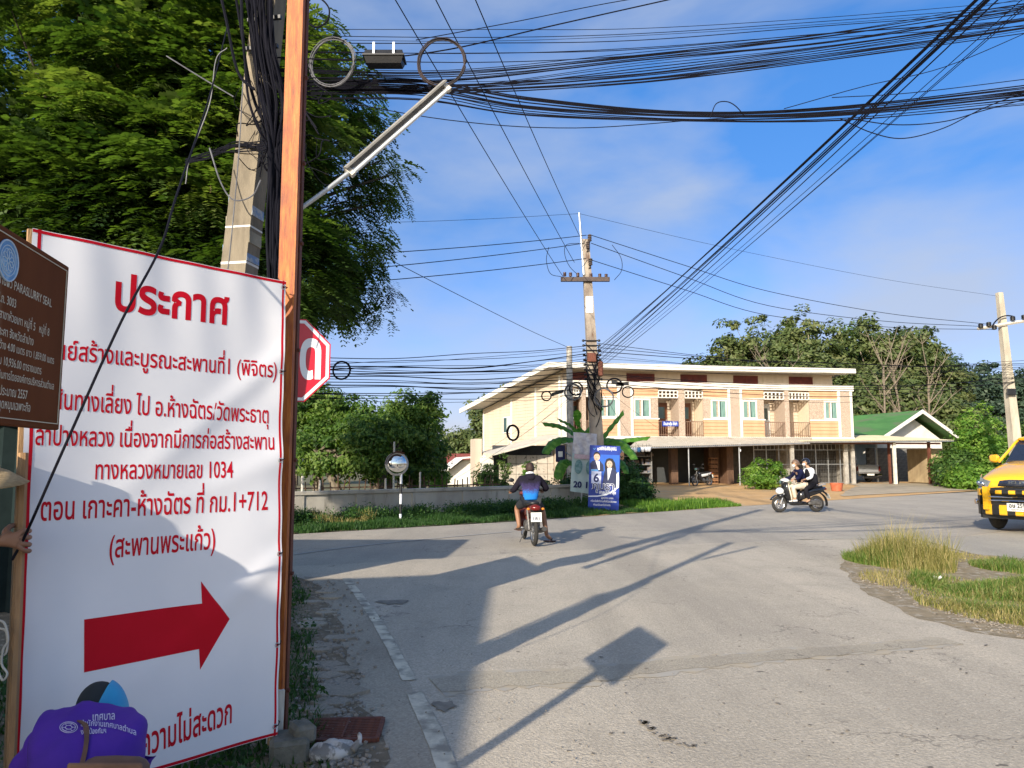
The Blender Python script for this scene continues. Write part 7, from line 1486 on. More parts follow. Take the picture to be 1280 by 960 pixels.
def swords(s_, u0, v0, u1, v1, kpx, sag=0):
    V, Fc, W = lettering(s_, .012); me = bpy.data.meshes.new('printed_words')
    me.from_pydata([onshirt(u0 + (u1 - u0) * p[0] / W, v0 + (v1 - v0) * p[0] / W + sag * ((p[0] / W) ** 2) - p[1] * kpx, .003 + p[2] * .02) for p in V], [], Fc); me.materials.append(M_print); return link('printed_words', me, shirt)
swords('เทศบาล', 115, 902, 144, 900, 14); swords('สำนักงานเทศบาลตำบล', 101, 909, 170, 902, 10, 18); swords('งานป้องกันฯ', 101, 919, 133, 917, 9)
q = MB()
for r_ in (11, 8.5, 4): 
    pr = [onshirt(86 + r_ * math.cos(6.283 * k / 24), 910 + r_ * .62 * math.sin(6.283 * k / 24), .003) for k in range(25)]; q.tube(pr, .0013, 4, cap=False)
for k in range(6): q.tube([onshirt(86 + 4 * math.cos(k), 910 + 2.5 * math.sin(k)), onshirt(86 + 8.5 * math.cos(k * 1.05), 910 + 5.2 * math.sin(k * 1.05))], .001, 4)
tag(q.build('printed_emblem', M_print, shirt), kind='stuff')
M_leather = mat('brown_leather', (.16, .075, .045), (.10, .05, .03), .6, scale=12); pl_ = [(99, 903), (104, 906), (107, 910), (108, 925), (106, 942), (101, 962), (96, 985)]; q = MB(); vs = []
for (u, v) in [(p.x, p.y) for p in spline([(a, b, 0) for a, b in pl_], 5)]: vs += [onshirt(u - 3.2, v, .004), onshirt(u - 3.2, v, .009), onshirt(u + 3.2, v, .009), onshirt(u + 3.2, v, .004)]
q.loft([vs[i:i + 4] for i in range(0, len(vs), 4)])
bag = empty('shoulder_bag', P(141, 960, 2.52), yaw * .3, 'brown leather shoulder bag on the back of the crouching person in purple', 'bag'); st = q.build('strap', M_leather, bag); st.parent = bag; st.matrix_parent_inverse = bag.matrix_world.inverted(); 
bag.rotation_euler = (0, 0, 0); st.location = o_ - bag.location; st.matrix_parent_inverse = Matrix()
q = MB(); q.loft([ring(y, 0, z, w_, h_, 16, 4) for y, z, w_, h_ in ((-.05, -.06, .10, .07), (-.03, -.055, .112, .082), (.02, -.05, .112, .082), (.05, -.05, .10, .07))]); q.build('bag_body', M_leather, bag, 1); q = MB(); q.box((0, -.055, -.0), (.24, .012, .07), rx=-.2, bev=.005); q.build('flap', mat('tan_leather', (.26, .13, .065), (.18, .09, .05), .55, scale=10), bag)
# cap: black cloth over the left and crown, light blue cap on the right
cap_geo(T3, (.092, .112, .124), 'head_cloth', mat('black_head_cloth', (.012, .018, .022), (.02, .028, .032), .85), body3, thick=.004)
q = MB(); q.ell((0, 0, 0), (.113, .134, .144), 64, 44, fn=lambda p: p); q.v = [tuple(T3 @ Vector(v)) for v in q.v]; o = q.build('cap', mat('light_blue_cap', (.04, .36, .62), (.03, .28, .50), .6, scale=3), body3, 1)
bm = bmesh.new(); bm.from_mesh(o.data)
for pc, pn in ((hc + Vector((.0, 0, 0)), Vector((1, .25, -.35))), (hc + Vector((0, 0, -.045)), Vector((0, .2, 1)))): bmesh.ops.bisect_plane(bm, geom=bm.verts[:] + bm.edges[:] + bm.faces[:], plane_co=pc, plane_no=pn, clear_inner=True)
for v in bm.verts: v.co += (v.co - hc).normalized() * (.003 + .002 * math.sin(60 * v.co.z + 40 * v.co.x))
bm.to_mesh(o.data); bm.free(); o.modifiers.new('s', 'SOLIDIFY').thickness = .006

# ---------------------------------------------------------------- man at the left edge holding the prop
hm_ = empty('person', (-2.30, 2.92, 0), 0, 'standing person in dark clothes and straw hat gripping the prop at the left edge', 'person'); o_ = hm_.location.copy()
W_ = Vector(Q(-8, 676, 3.03)); El = Vector(Q(-95, 690, 2.86)); pts = {'sp': (-.02, 0, 1.02, .12, .10), 'pe': (0, 0, .88, .14, .11), 'ch': (-.04, .03, 1.2, .15, .11), 'ne': (-.03, .06, 1.36, .05), 'hb': (-.02, .08, 1.42, .05), 'shR': (.12, .04, 1.26, .055), 'elR': (*El, .042), 'Rwr': (*W_, .030, .027), 'shL': (-.2, .04, 1.26, .055), 'elL': (-.3, .1, 1.02, .042), 'Lwr': (-.22, .28, 1.0, .03), 'hiL': (-.09, 0, .84, .08), 'knL': (-.1, .03, .46, .055), 'anL': (-.1, -.02, .1, .04), 'toL': (-.1, .12, .04, .035, .025), 'hiR': (.09, 0, .84, .08), 'knR': (.1, .03, .46, .055), 'anR': (.1, -.02, .1, .04), 'toR': (.1, .12, .04, .035, .025)}
edges = [('sp', 'pe'), ('sp', 'ch'), ('ch', 'ne'), ('ne', 'hb'), ('ch', 'shL'), ('shL', 'elL'), ('elL', 'Lwr'), ('ch', 'shR'), ('shR', 'elR'), ('elR', 'Rwr'), ('pe', 'hiL'), ('hiL', 'knL'), ('knL', 'anL'), ('anL', 'toL'), ('pe', 'hiR'), ('hiR', 'knR'), ('knR', 'anR'), ('anR', 'toR')]
pts['Rpm'] = (*Q(13, 675, 3.045), .034, .024); edges.append(('Rwr', 'Rpm'))
for i, (v, r_) in enumerate(((663, .0105), (671, .011), (680, .0105), (688, .0095))):
    for nm, p in (('k', Q(29, v, 3.065)), ('a', Q(37, v + .5, 3.10)), ('b', Q(36, v + 1, 3.15)), ('c', Q(26, v + 1, 3.17))): pts['R%s%d' % (nm, i)] = (*p, r_ if nm != 'c' else r_ * .85, r_)
    edges += [('Rpm', 'Rk%d' % i), ('Rk%d' % i, 'Ra%d' % i), ('Ra%d' % i, 'Rb%d' % i), ('Rb%d' % i, 'Rc%d' % i)]
for nm, p, r_ in (('Rt0', Q(6, 664, 3.06), .014), ('Rt1', Q(14, 657, 3.10), .0115), ('Rt2', Q(25, 656, 3.15), .0095)): pts[nm] = (*p, r_, r_)
edges += [('Rpm', 'Rt0'), ('Rt0', 'Rt1'), ('Rt1', 'Rt2')]
hand_pts(pts, edges, 'L', pts['Lwr'][:3], (0, 1, 0), (1, 0, 0), (0, 0, -1))
body4 = skin('body', pts, edges, M_skin, hm_); qh = MB(); T4 = head_geo(qh, Vector(Q(-42, 608, 2.98)), R(-35), R(-12)); hmm = qh.mesh('head', [M_skin, M_black], True); bm = bmesh.new(); bm.from_mesh(body4.data); bm.from_mesh(hmm); bm.to_mesh(body4.data); bm.free(); body4.data.materials.append(M_black)
M_mar = mat('dark_maroon_cloth', (.03, .014, .03), (.02, .01, .022), .85)
sp = {k: ((*pts[k][:3], pts[k][3] + .028) if len(pts[k]) == 4 else (*pts[k][:3], pts[k][3] + .028, pts[k][4] + .028)) for k in ('sp', 'pe', 'ch', 'shL', 'shR')}; sp['elR'] = (*(Vector(pts['shR'][:3]).lerp(El, .8)), .07); sp['elL'] = (-.28, .09, 1.06, .07); sp['ne'] = (-.035, .05, 1.31, .075); sp['el2'] = (*El.lerp(W_, .35), .055); sp['el3'] = (*El.lerp(W_, .6), .052)
skin('shirt', sp, [('sp', 'pe'), ('sp', 'ch'), ('ch', 'ne'), ('ch', 'shL'), ('shL', 'elL'), ('ch', 'shR'), ('shR', 'elR'), ('elR', 'el2'), ('el2', 'el3')], M_mar, body4)
jp = {k: ((*pts[k][:3], pts[k][3] + .018) if len(pts[k]) == 4 else (*pts[k][:3], pts[k][3] + .018, pts[k][4] + .018)) for k in ('pe', 'hiL', 'knL', 'anL', 'hiR', 'knR', 'anR')}
skin('trousers', jp, [('pe', 'hiL'), ('hiL', 'knL'), ('knL', 'anL'), ('pe', 'hiR'), ('hiR', 'knR'), ('knR', 'anR')], M_dk, body4)
hc4 = Vector(Q(-38, 590, 2.98)); q = MB(); q.loft([[(hc4.x + r_ * math.cos(6.283 * k / 32), hc4.y + r_ * math.sin(6.283 * k / 32), hc4.z + z + .012 * math.sin(2 * 6.283 * k / 32)) for k in range(32)] for r_, z in ((.20, -.055), (.205, -.05), (.13, -.005), (.10, .005), (.09, .08), (.05, .10), (.004, .102))]); q.build('straw_hat', mat('woven_straw', (.52, .38, .20), (.36, .25, .12), .8, scale=30, stretch=(1, 1, 6), bump=.5), body4, 1)
# cord held in the hand, rising to the concrete pole
q = MB(); q.tube(spline([P(15, 700, 3.06), P(34, 664, 3.055), P(80, 560, 3.0), P(150, 405, 3.1), P(200, 310, 3.35), P(222, 240, 3.7), P(262, 120, 5.2), P(285, 30, 6.4)], 10), .0055, 6); tag(q.build('black_cord', M_cable, None, True), 'thin black cord slanting across the banner from the hand up to the concrete pole', 'cord')
q = MB(); q.tube(spline([P(-2, 775, 3.05), P(6, 780, 3.05), P(10, 800, 3.05), P(4, 812, 3.05), P(2, 830, 3.05), P(9, 842, 3.05), P(3, 850, 3.05), P(-4, 835, 3.05)], 6), .0045, 6); q.tube(spline([P(-2, 785, 3.06), P(8, 790, 3.06), P(8, 815, 3.06), P(-3, 822, 3.06)], 6), .0045, 6); tag(q.build('string_bundle', mat('pale_string', (.55, .52, .44), None, .9), None, True), 'loose loop of pale string hanging at the left edge below the hand', 'string')

# ---------------------------------------------------------------- yellow truck at the right edge
M_yel = mat('truck_yellow', (.78, .42, .02), (.74, .39, .018), .22, scale=1, coat=.7); M_blk = mat('satin_black', (.02, .02, .02), None, .4); M_chr = mat('chrome', (.6, .62, .66), None, .12, 1); M_dgl = mat('dark_glass', (.01, .015, .03), None, .04, spec=.9); M_grl = mat('dark_chrome_grille', (.10, .12, .17), (.05, .06, .09), .22, .7)
tk = Vector((11.05, 16.15, 0)); hx, hy = -.80, -.60; trk = empty('pickup_truck', (tk.x, tk.y, .016), math.atan2(-hx, hy), 'yellow pickup truck with black and yellow striped bumper, cut by the right edge', 'pickup truck')
# local +Y forward. width 1.88
def tr_ring(y, hw, z0, z1, n=28, e=5, cr_=.0): return [(x, yy, z + cr_ * (1 - (x / hw) ** 2) * (1 if z > (z0 + z1) / 2 else 0)) for x, yy, z in ring(y, 0, (z0 + z1) / 2, hw, (z1 - z0) / 2, n, e)]
q = MB(); q.loft([tr_ring(y, hw, z0, z1, cr_=c) for y, hw, z0, z1, c in ((.02, .66, .80, 1.14, .02), (-.05, .80, .74, 1.20, .03), (-.22, .90, .62, 1.27, .04), (-.7, .94, .58, 1.41, .05), (-1.2, .95, .55, 1.53, .05), (-1.45, .95, .50, 1.55, .03), (-3.2, .95, .50, 1.46, 0), (-3.3, .95, .52, 1.40, 0), (-5.1, .94, .55, 1.38, 0), (-5.2, .90, .6, 1.34, 0))]); q.build('body', M_yel, trk, 1)
q = MB(); q.loft([[(s[0], y + 0, s[1]) for s in ((-hw, z0), (hw, z0), (hw * .9, z1), (-hw * .9, z1))] for y, hw, z0, z1 in ((-1.30, .80, 1.46, 1.58), (-2.05, .80, 1.44, 2.05), (-2.9, .80, 1.44, 2.08), (-3.2, .80, 1.44, 1.98))]); q.build('cabin_glass', M_dgl, trk)
q = MB()
for s in (-1, 1):
    q.tube(spline([(s * .86, -1.22, 1.55), (s * .80, -1.65, 1.80), (s * .73, -2.08, 2.06), (s * .73, -2.9, 2.10), (s * .80, -3.28, 1.5)], 5), .034, 8); q.tube([(s * .80, -2.45, 1.46), (s * .74, -2.45, 2.08)], .04, 6)
q.build('pillar', M_yel, trk, True); q = MB(); q.loft([ring(y, 0, 2.09, hw, .045, 20, 4) for y, hw in ((-1.98, .70), (-2.1, .74), (-3.0, .74), (-3.15, .68))]); q.build('roof', M_yel, trk, 1)
q = MB(); q.tube([(-.70, -1.22, 1.49), (.70, -1.22, 1.49)], .02, 6); q.build('wiper_cowl', M_blk, trk)
for s in (-1, 1):
    q = MB(); q.box((s * 1.04, -1.45, 1.62), (.22, .12, .19), bev=.045); mi_ = q.build('mirror', M_yel, trk, True); q = MB(); q.tube([(s * .90, -1.42, 1.50), (s * .97, -1.45, 1.55)], .03, 6); q.build('mirror_arm', M_blk, mi_)
    q = MB(); q.loft([[(s * x, y, z) for x, y, z in ((.60, .05, 1.12), (.86, -.10, 1.18), (.955, -.42, 1.26), (.955, -.40, 1.06), (.90, -.06, .92), (.68, .04, .96))], [(s * x, y - .06, z) for x, y, z in ((.60, .05, 1.12), (.86, -.10, 1.18), (.955, -.42, 1.26), (.955, -.40, 1.06), (.90, -.06, .92), (.68, .04, .96))]]); hl = q.build('headlight', mat('headlamp_glass', (.22, .24, .24), (.10, .12, .12), .08, spec=.9, scale=9), trk); q = MB(); q.ell((s * .80, .0, 1.05), (.07, .03, .055), 14, 8); q.ell((s * .90, -.10, 1.07), (.045, .03, .05), 12, 8); q.build('lamp', M_chr, hl, True)
    for y in (-.86, -3.95):
        q = MB(); q.torus((s * .82, y, .40), (1, 0, 0), .27, .135, 32, 10, .85); wl_ = q.build('wheel', M_rub, trk, True); q = MB(); q.cyl((s * .80, y, .40), (s * .90, y, .40), .22, n=20); q.build('rim', M_chr if y < -1 else M_alu, wl_)
        q = MB(); q.loft([[(s * x, y + r_ * math.cos(a), .40 + r_ * math.sin(a)) for a in [R(-12 + 12 * k) for k in range(18)]] for x, r_ in ((.90, .47), (.975, .49), (.975, .55), (.93, .57))], cap=False, closed=False); q.build('wheel_arch', M_blk, trk, 1)
    q = MB(); q.box((s * .8, -.86, .40), (.25, .6, .5), bev=.1); q.build('wheel_well', M_blk, trk)
q = MB(); q.loft([[(x, .045 - .16 * (abs(x) / .7) ** 2.2 + dy, z) for x in [i / 10 * .66 for i in range(-10, 11)]] for z, dy in ((1.155, -.01), (1.13, .03), (1.01, .045), (1.0, .0))], cap=False, closed=False); q.build('grille_bar', M_grl, trk, 1)
for i, z in enumerate((.985, .945, .905, .865)):
    q = MB(); q.loft([[(x, .035 - .16 * (abs(x) / .7) ** 2.2 + dy, z + dz) for x in [k / 8 * .62 for k in range(-8, 9)]] for dz, dy in ((.012, -.03), (.008, .02), (-.008, .02), (-.012, -.03))], cap=False, closed=False); q.build('grille_slat', M_grl if i % 2 else M_blk, trk, 1)
words('grille_lettering', 'ISUZU', trk, M_chr, lambda x, y, z: (-x, .082 + z - .16 * (abs(x) / .7) ** 2.2, 1.035 + y), .50, .125, .03, True)
# bumper: upper tube, lower beam and corner pieces painted in black and yellow blocks
def bumper(zc, h, y0, segs, x0=-.86, x1=.86, dep=.10, wrap=.30):
    W = (x1 - x0) / segs
    for i in range(segs):
        a, b_ = x0 + i * W, x0 + (i + 1) * W; q = MB(); st = []
        for x in (a, (a + b_) / 2, b_): yy = y0 - wrap * (abs(x) / .9) ** 3.5; st.append([(x, yy - dep, zc - h / 2), (x, yy - .02, zc - h / 2), (x, yy, zc - h / 2 + .02), (x, yy, zc + h / 2 - .02), (x, yy - .02, zc + h / 2), (x, yy - dep, zc + h / 2)])
        q.loft(st); q.build('bumper_block', M_yel if i % 2 else M_blk, trk)
bumper(.885, .085, .24, 13); bumper(.50, .22, .26, 11, dep=.16)
for s in (-1, 1):
    q = MB(); q.loft([[(s * x, y, z) for x, y in ((.60, .245), (.72, .20), (.70, .10), (.58, .14))] for z in (.50, .70, .93, 1.0)]); q.build('corner_guard', M_yel, trk); 
    for j, (z0, z1, mm) in enumerate(((.38, .52, M_blk), (.52, .68, M_blk), (.68, .80, M_blk), (.80, .95, M_yel))): q = MB(); q.loft([[(s * x, y, z) for x, y in ((.84, .04), (.95, -.14), (.985, -.42), (.93, -.42), (.82, -.08))] for z in (z0, z1 - .003)]); q.build('corner_block', mm, trk)
    q = MB(); q.cyl((s * .90, .0, .66), (s * .94, .03, .66), .06, n=16); q.build('fog_lamp', M_chr, trk)
q = MB(); q.b2(-.62, .62, .02, .10, .60, .86); q.build('lower_grille', M_blk, trk)
q = MB(); q.loft([tr_ring(y, hw, z0, z1) for y, hw, z0, z1 in ((.05, .70, .55, .99), (-.04, .835, .55, .99), (-.20, .925, .55, .99), (-.40, .965, .56, .97))]); q.build('front_apron', M_blk, trk, 1)
for z in (.70, .78): MB().tube([(-.6, .17, z), (.6, .17, z)], .016, 6).build('guard_bar', M_chr, trk)
q = MB(); q.b2(-.8, .8, -.5, .05, .30, .40); q.build('skid_plate', M_blk, trk); pl = MB().b2(-.22, .22, .285, .295, .49, .66).build('number_plate', M_plate, trk)
words('printed_words', 'อษ 2597', pl, M_black, lambda x, y, z: (-x, .297 + z, .565 + y), .36, .13, .03, True); words('printed_words', 'กรุงเทพมหานคร', pl, M_black, lambda x, y, z: (-x, .297 + z, .508 + y), .30, .055, .015, True)
# silver pickup in the carport seen from behind
cp_ = A3 + ax_ * F(1082, 598, 1.2)[0] + an_ * .9; sv = empty('pickup_truck', (cp_.x, cp_.y, .2), ANG + R(4), 'silver pickup truck parked nose in under the carport roof', 'pickup truck')
M_sil = mat('silver_paint', (.42, .43, .44), (.36, .37, .38), .3, .4)
q = MB(); q.loft([ring(y, 0, z, hw, h_, 20, 6) for y, z, hw, h_ in ((0, .82, .82, .27), (.05, .82, .86, .29), (1.8, .82, .87, .30), (1.85, .85, .86, .34), (4.2, .82, .86, .32), (4.6, .76, .78, .24))]); q.build('body', M_sil, sv, 1)
q = MB(); q.loft([ring(y, 0, 1.38, hw, .30, 16, 4) for y, hw in ((1.85, .68), (2.0, .74), (3.1, .74), (3.5, .6))]); q.build('cabin', M_sil, sv, 1); MB().b2(-.55, .55, 1.80, 1.86, 1.25, 1.55).build('rear_window', M_dgl, sv)
MB().box((0, -.02, .84), (1.42, .04, .42), bev=.02).build('tailgate', M_sil, sv); MB().box((0, -.12, .50), (1.7, .16, .14), bev=.03).build('bumper', M_chr, sv); MB().b2(-.25, .25, -.215, -.205, .45, .56).build('number_plate', M_plate, sv); MB().box((0, -.2, .33), (1.2, .1, .12), bev=.02).build('tow_bar', M_blk, sv)
for s in (-1, 1):
    MB().box((s * .80, -.02, .86), (.12, .06, .30), bev=.02).build('tail_light', M_tail, sv)
    for y in (.9, 3.8): q = MB(); q.torus((s * .72, y, .34), (1, 0, 0), .24, .11, 24, 8, .85); q.build('wheel', M_rub, sv, True)
# ---------------------------------------------------------------- cables
def sagline(a, b, sag, n=22, wig=0, rnd=None):
    out = []
    for i in range(n + 1):
        t = i / n; p = Vector(a).lerp(Vector(b), t); p.z -= sag * 4 * t * (1 - t)
        if wig and 0 < i < n: p.z += rnd.uniform(-wig, wig); p.y += rnd.uniform(-wig, wig)
        out.append(p)
    return out
def cable(pts, r, label, group, m=None, name='overhead_cable', n=5):
    q = MB(); q.tube(pts, r, n); return tag(q.build(name, m or M_cable, None, True), label, 'cable', group)
rnd = random.Random(2024)
def through(px, ds, ext=1.06):
    pts = [P(u, v, d) for (u, v), d in zip(px, ds)]; e = pts[-1] + (pts[-1] - pts[-2]) * (ext - 1) * 4; return spline(pts + [e], 7)
def fan(n, L_, M_, R_, jit, dl, dr, r, label, group, wig=1.0):
    """n cables from the pole on the left out past the right edge; pixel guides give start, middle, end heights"""
    for i in range(n):
        f = i / max(1, n - 1) + rnd.uniform(-.12, .12); k = rnd.uniform(-jit, jit)
        ps = []
        for (u, v0, v1) in (L_, *M_, R_): ps.append((u, v0 + (v1 - v0) * f + rnd.uniform(-wig, wig) * jit))
        us = [p[0] for p in ps]; ds = [dl + (dr - dl) * (u - us[0]) / (us[-1] - us[0]) for u in us]; cable(through(ps, ds), r * rnd.uniform(.5, 1.05), label, group)
# main bundles from the near pole to the upper right
fan(13, (346, 84, 108), [(560, 86, 112), (800, 66, 84), (1040, 40, 58)], (1290, -2, 22), 2.6, 6.0, 7.2, .0052, 'black cable in the upper bundle climbing to the top right corner', 'upper cable bundle')
fan(14, (346, 96, 118), [(560, 104, 118), (800, 90, 104), (1040, 58, 76)], (1290, 22, 40), 2.6, 6.0, 7.0, .0050, 'black cable in the middle bundle rising to the right edge', 'middle cable bundle')
fan(18, (346, 98, 124), [(520, 98, 124), (660, 122, 144), (860, 140, 151), (1050, 133, 150)], (1290, 106, 130), 2.4, 6.0, 6.8, .0058, 'black cable in the thick sagging bundle across the upper sky', 'sagging cable bundle', .7)
fan(7, (346, 40, 70), [(600, 40, 75), (800, 36, 66), (1040, 22, 46)], (1290, 2, 30), 2, 6.1, 7.5, .0040, 'thin separate cable above the bundles in the upper sky', 'thin upper cables')
for lb, px, ds, r in (('cable rising from the closure box to the top edge past the pole line', [(346, 72), (450, 74), (560, 62), (700, 30), (960, -28)], [6, 6, 6, 6.2, 6.5], .006), ('thin reddish cable rising to the top edge at the upper middle', [(520, 50), (640, 28), (760, 4), (860, -12)], [6, 6.2, 6.4, 6.6], .004),
                      ('thin cable sagging under the thick bundle', [(380, 118), (560, 150), (720, 160), (900, 148), (1080, 140), (1290, 118)], [6, 6, 6.1, 6.3, 6.5, 6.8], .004), ('cable looping lowest below the bundle at the upper right', [(1050, 148), (1090, 166), (1130, 173), (1180, 160), (1230, 135), (1290, 112)], [6.4, 6.5, 6.5, 6.6, 6.7, 6.8], .005),
                      ('second low loop under the bundle at the upper right', [(1060, 148), (1120, 156), (1180, 152), (1230, 138), (1290, 122)], [6.4, 6.5, 6.6, 6.7, 6.8], .005), ('thin cable crossing from the bundle up to the right edge', [(980, 136), (1080, 108), (1180, 84), (1290, 38)], [6.5, 6.5, 6.7, 6.9], .004), ('thin cable ending at the right edge above the sagging bundle', [(1040, 122), (1140, 116), (1290, 98)], [6.5, 6.6, 6.8], .004)):
    cable(through(px, ds), r, lb, None)
q = MB(); q.tube(spline([P(888, 147, 6.3), P(895, 130, 6.3), P(908, 127, 6.3), P(920, 133, 6.3), P(932, 147, 6.35)], 6), .0045, 6); tag(q.build('cable_loop', M_cable, None, True), 'small arch of cable standing up from the sagging bundle', 'cable')
# diagonal bundle from the far pole overhead to the right
for i in range(12):
    a = pmb + pap(438 + 2.4 * i + rnd.uniform(-1, 1)) + Vector((.15, -.25, 0)); f = i / 11; w_ = (f - .5) * (34 if i < 9 else 90) + (12 if i > 8 else 0); b = P(1222 + w_, 0, 6.2 + .3 * rnd.random()); e = a + (b - a) * 1.25; p = sagline(a, e, .10 + .1 * rnd.random()); cable(p, .0068 if i < 9 else .0042, 'cable in the straight diagonal bundle from the tall pole to the top right', 'diagonal cable bundle')
# three thin lines overhead from the left to the crossarm
for (u0, u1, v1, lb) in ((498, 704, 346, 'left'), (548, 718, 328, 'middle'), (597, 724, 294, 'right')):
    a = P(u0, 0, 10.5); b = P(u1, v1, 24.2); s_ = a + (a - b) * .25; cable(sagline(s_, b, .12), .009, lb + ' one of three steep thin lines running down to the crossarm of the tall pole', None)
# power lines left and right of the tall pole
for i, (v0, v1, vb) in enumerate(((297, 316, 294), (306, 336, 304), (324, 352, 323))):
    a = P(733 - 3 * (i == 1), vb, 24.2); b = P(400, v1, 17.5); cable(sagline(a, b + (b - a) * .35, .12), .012, ['upper', 'middle', 'lower'][i] + ' power line running left from the top of the tall pole', None)
for i, (vb, vm, ve, u1) in enumerate(((294, 352, 405, 1232), (304, 376, 408, 1226), (325, 394, 412, 1243))):
    a = P(739, vb, 24.2); b = P(u1, ve, 32.7); m_ = P(960, vm + 12 - (6 * i), 28); cable(spline([a, a.lerp(m_, .5) + Vector((0, 0, -.02)), m_, m_.lerp(b, .5) + Vector((0, 0, -.18)), b], 8), .012, ['upper', 'middle', 'lower'][i] + ' power line running right from the tall pole to the right pole', None)
for lb, px, ds in (('faint thin wire from the rod top to the right pole', [(724, 267), (900, 308), (1100, 348), (1246, 370)], [24.4, 27, 30, 33]), ('faint thin wire running left from the rod top', [(724, 267), (600, 274), (470, 278), (330, 276)], [24.4, 22, 20, 18])): cable(spline([P(u, v, d) for (u, v), d in zip(px, ds)], 8), .006, lb, None)
for (px, ds, lb) in (([(440, 300), (560, 362), (660, 412), (712, 435)], [17, 22, 28, 31], 'thin wire slanting down to the short pole top'), ([(724, 304), (708, 306), (706, 318), (712, 333), (724, 345)], [24.2] * 5, 'curved jumper wire left of the crossarm'), ([(686, 309), (683, 325), (688, 342), (702, 346)], [24.1] * 4, 'looped jumper wire hanging at the left end of the crossarm'), ([(765, 306), (776, 322), (777, 338), (768, 350)], [24.1] * 4, 'looped jumper wire at the right end of the crossarm')): cable(spline([P(u, v, d) for (u, v), d in zip(px, ds)], 6), .010, lb, None)
# communication cables running left behind the stop sign
for i in range(20):
    f = i / 19; v1 = 440 + 58 * f + rnd.uniform(-3, 3); vb = 432 + 62 * f + rnd.uniform(-2, 2); a = pmb + pap(vb) + Vector((-.2, -.2, 0)); b = P(366, v1 + (10 if i < 6 else 0), 15.5); mid = a.lerp(b, .5); mid.z -= rnd.uniform(.02, .28); cable(spline([a, a.lerp(mid, .5) + Vector((0, 0, rnd.uniform(-.1, .02))), mid, mid.lerp(b, .5) + Vector((0, 0, rnd.uniform(-.1, .05))), b, b + (b - mid) * .6], 6), rnd.choice((.006, .008, .010, .014)), 'communication cable strung left from the tall pole behind the stop sign', 'left communication cables')
# cables running right across the row house front
for i in range(13):
    f = i / 12; vb = 432 + 52 * f + rnd.uniform(-2, 2); ve = 452 + 28 * f + rnd.uniform(-3, 3); a = pmb + pap(vb) + Vector((.2, -.2, 0)); b = P(1266, ve, 32.8); mid = a.lerp(b, .5); mid.z -= rnd.uniform(.05, .55) + (.25 if i > 8 else 0); cable(spline([a, a.lerp(mid, .5) + Vector((0, 0, -.1)), mid, mid.lerp(b, .5) + Vector((0, 0, -.12)), b, b + (b - mid) * .3], 6), rnd.choice((.006, .008, .010, .013)), 'communication cable strung right from the tall pole across the row house', 'right communication cables')
for i, (u0, v0, u1, v1) in enumerate(((740, 462, 612, 560), (740, 470, 640, 552), (740, 478, 566, 600), (745, 468, 800, 560), (746, 472, 845, 548))):
    p0 = pmb + pap(v0); p1 = P(u1, v1, 38 if i != 2 else 41); cable(sagline(p0, p1, .15), .006, 'thin service wire dropping from the tall pole to the buildings', 'service wires')
# coils and closures
def coil(c, R_, ax, n_, r, label, m=None, sq=1):
    q = MB(); rr = random.Random(int(R_ * 1000)); a, b = frame(Vector(ax)); pts = []
    for i in range(n_ * 26 + 1): t = 6.2832 * i / 26; k = i // 26; Rk = R_ * (1 + .05 * math.sin(k * 2.3) + .02 * math.sin(t * 2 + k)); pts.append(Vector(c) + a * Rk * math.cos(t) + b * Rk * math.sin(t) * sq + Vector(ax).normalized() * (.01 * math.sin(k * 1.7) + .004 * math.sin(t * 3)))
    q.tube(pts, r, 6); return tag(q.build('cable_coil', m or M_cable, None, True), label, 'cable coil')
coil(P(552, 78, 5.95), .200, (.1, 1, .1), 6, .0045, 'brown black cable coil hanging right of the splice box above the street lamp', mat('brown_cable', (.05, .035, .035), (.02, .018, .02), .6)); coil(P(415, 78, 6.0), .205, (.25, 1, .1), 6, .0045, 'grey cable coil left of the splice box by the orange post', mat('grey_cable', (.16, .16, .17), (.08, .08, .09), .6))
q = MB(); q.tube(spline([P(382, 0, 5.6), P(398, -3, 5.6), P(411, 10, 5.6), P(409, 26, 5.6), P(396, 34, 5.6), P(383, 28, 5.6)], 6), .007, 6); tag(q.build('cable_loop', M_cable, None, True), 'thick black cable loop at the top beside the orange post', 'cable')
cb = empty('splice_box', P(481, 74, 5.9), R(0), 'black splice closure box hung by two white ties from the upper cables', 'box')
q = MB(); q.loft([[(-x, y, z) for x, y, z in ((.155 * k, -.06, .05), (.155 * k, .06, .05), (.165 * k, .075, .0), (.145 * k, .05, -.06), (.145 * k, -.05, -.06), (.165 * k, -.075, .0))] for k in (-1, 1)]); q.build('case', M_black, cb); q = MB(); q.box((0, 0, .0), (.345, .165, .012)); q.build('flange', M_black, cb)
for s in (-.08, .085): MB().box((s, -.078, .055), (.018, .008, .10)).build('tie', M_pw, cb); 
for (c, px_, R_, lb, mm) in (((427, 463), 16, (.2, 1, 0), 'black cable coil hanging just right of the stop sign', None), ((683, 495), 20, (.3, 1, 0), None, None)): pass
coil(P(427, 463, 15.5), .19, (.2, 1, 0), 4, .012, 'black cable coil hanging just right of the stop sign'); coil(P(683, 495, 24), .155, (.3, 1, 0), 4, .016, 'small black coil left of the short pole'); coil(P(641, 541, 24.5), .25, (.9, 1, .1), 6, .024, 'thick black coil hanging before the side wall of the row house', None); coil(P(716, 490, 23.9), .26, (.1, 1, 0), 6, .018, 'large grey coil between the short and the tall pole', MATS['grey_cable'])
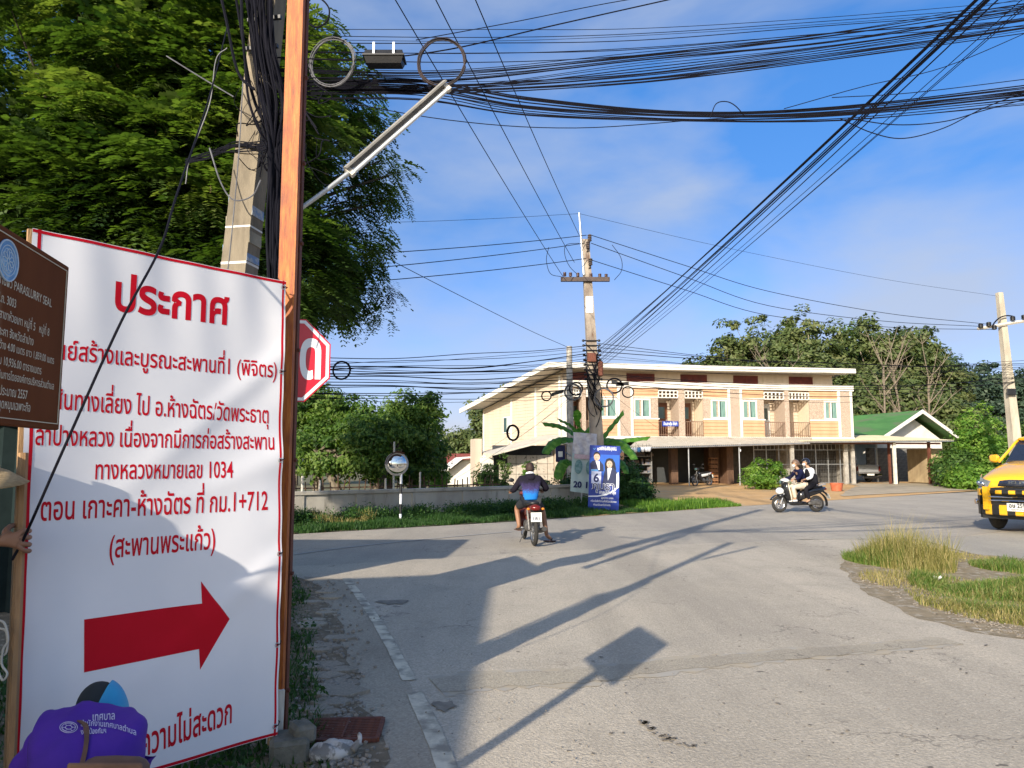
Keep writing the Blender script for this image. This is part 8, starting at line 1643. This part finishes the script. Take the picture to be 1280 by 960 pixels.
coil(P(768, 482, 23.9), .24, (.15, 1, 0), 5, .018, 'large black coil right of the tall pole'); coil(P(785, 490, 23.9), .18, (.1, 1, 0), 4, .012, 'rightmost coil beside the tall pole'); coil(P(755, 497, 23.9), .30, (.3, 1, .2), 5, .012, 'loose grey coil against the right side of the tall pole', MATS['grey_cable'])
coil(P(720, 486, 24.0), .21, (.2, 1, 0), 4, .018, 'black coil just left of the tall pole')
for u, v, ry_, lb in ((697, 491, .3, 'small black splice closure left of the tall pole'), (772, 479, -.3, 'black splice closure among the coils right of the tall pole'), (778, 480, .1, 'long black splice closure above the rightmost coil')):
    q = MB(); c = P(u, v, 23.8); q.loft([[(c.x + k * math.cos(ry_), c.y + yy, c.z + k * math.sin(ry_) + zz) for yy, zz in ((-.07, -.05), (.07, -.05), (.07, .05), (-.07, .05))] for k in (-.2, -.16, .16, .2)]); tag(q.build('splice_closure', M_black), lb, 'box')
# the mat of cables hanging down the near pole
for i in range(40):
    x0 = rnd.uniform(296, 336); f = rnd.random(); px = [(x0 - 6 + 14 * f, -20), (x0 + 8, 60 + rnd.uniform(-10, 10)), (x0 + 14 + 12 * f, 130), (334 + 18 * f, 190 + rnd.uniform(-10, 10)), (332 + 18 * f + rnd.uniform(-3, 3), 280), (334 + 14 * f, 350), (336 + 10 * f, 440)]
    cable(spline([P(u, v, 5.75 + rnd.uniform(-.08, .08)) for u, v in px], 5), rnd.choice((.006, .008, .011)), 'black cable in the thick mat hanging down the near concrete pole', 'cable mat on the near pole', M_cable)
for i in range(24):
    q = []; u, v = rnd.uniform(320, 400), rnd.uniform(90, 210)
    for k in range(5): q.append(P(u, v, 5.8 + rnd.uniform(-.12, .12))); u += rnd.uniform(-22, 26); v += rnd.uniform(-24, 30)
    cable(spline(q, 6), rnd.choice((.003, .004, .005)), 'thin tangled wire round the near pole beside the orange post', 'tangled wires on the near pole')
for i in range(9):
    a = rnd.uniform(0, 1); cable(spline([P(232, 205 - 6 * a, 6.3), P(262, 195 + rnd.uniform(-6, 3), 6.1), P(296, 176 + 14 * a, 5.9), P(345, 182 + rnd.uniform(-8, 14), 5.8), P(352, 215 + rnd.uniform(-20, 30), 5.8)], 6), .005, 'thin cable tied round the near pole and stretched left into the tree', 'cables tied round the near pole')
for lb, px, r in (('pale wire slanting down left through the tree', [(284, 60), (270, 75), (262, 130), (238, 195), (232, 230)], .005), ('grey cable drooping left of the near pole', [(262, 185), (276, 228), (292, 250), (315, 245), (326, 225)], .006), ('thick black cable crossing the tree at the top', [(275, -10), (284, 30), (293, 75), (302, 98), (318, 112)], .012), ('straight pale wire in front of the tree', [(208, 70), (250, 96), (292, 121)], .005), ('thin grey wire beside the near pole', [(304, 100), (298, 200), (287, 320), (282, 350)], .005)):
    cable(spline([P(u, v, 5.7) for u, v in px], 7), r, lb, None, MATS['grey_cable'] if 'pale' in lb or 'grey' in lb else M_cable)
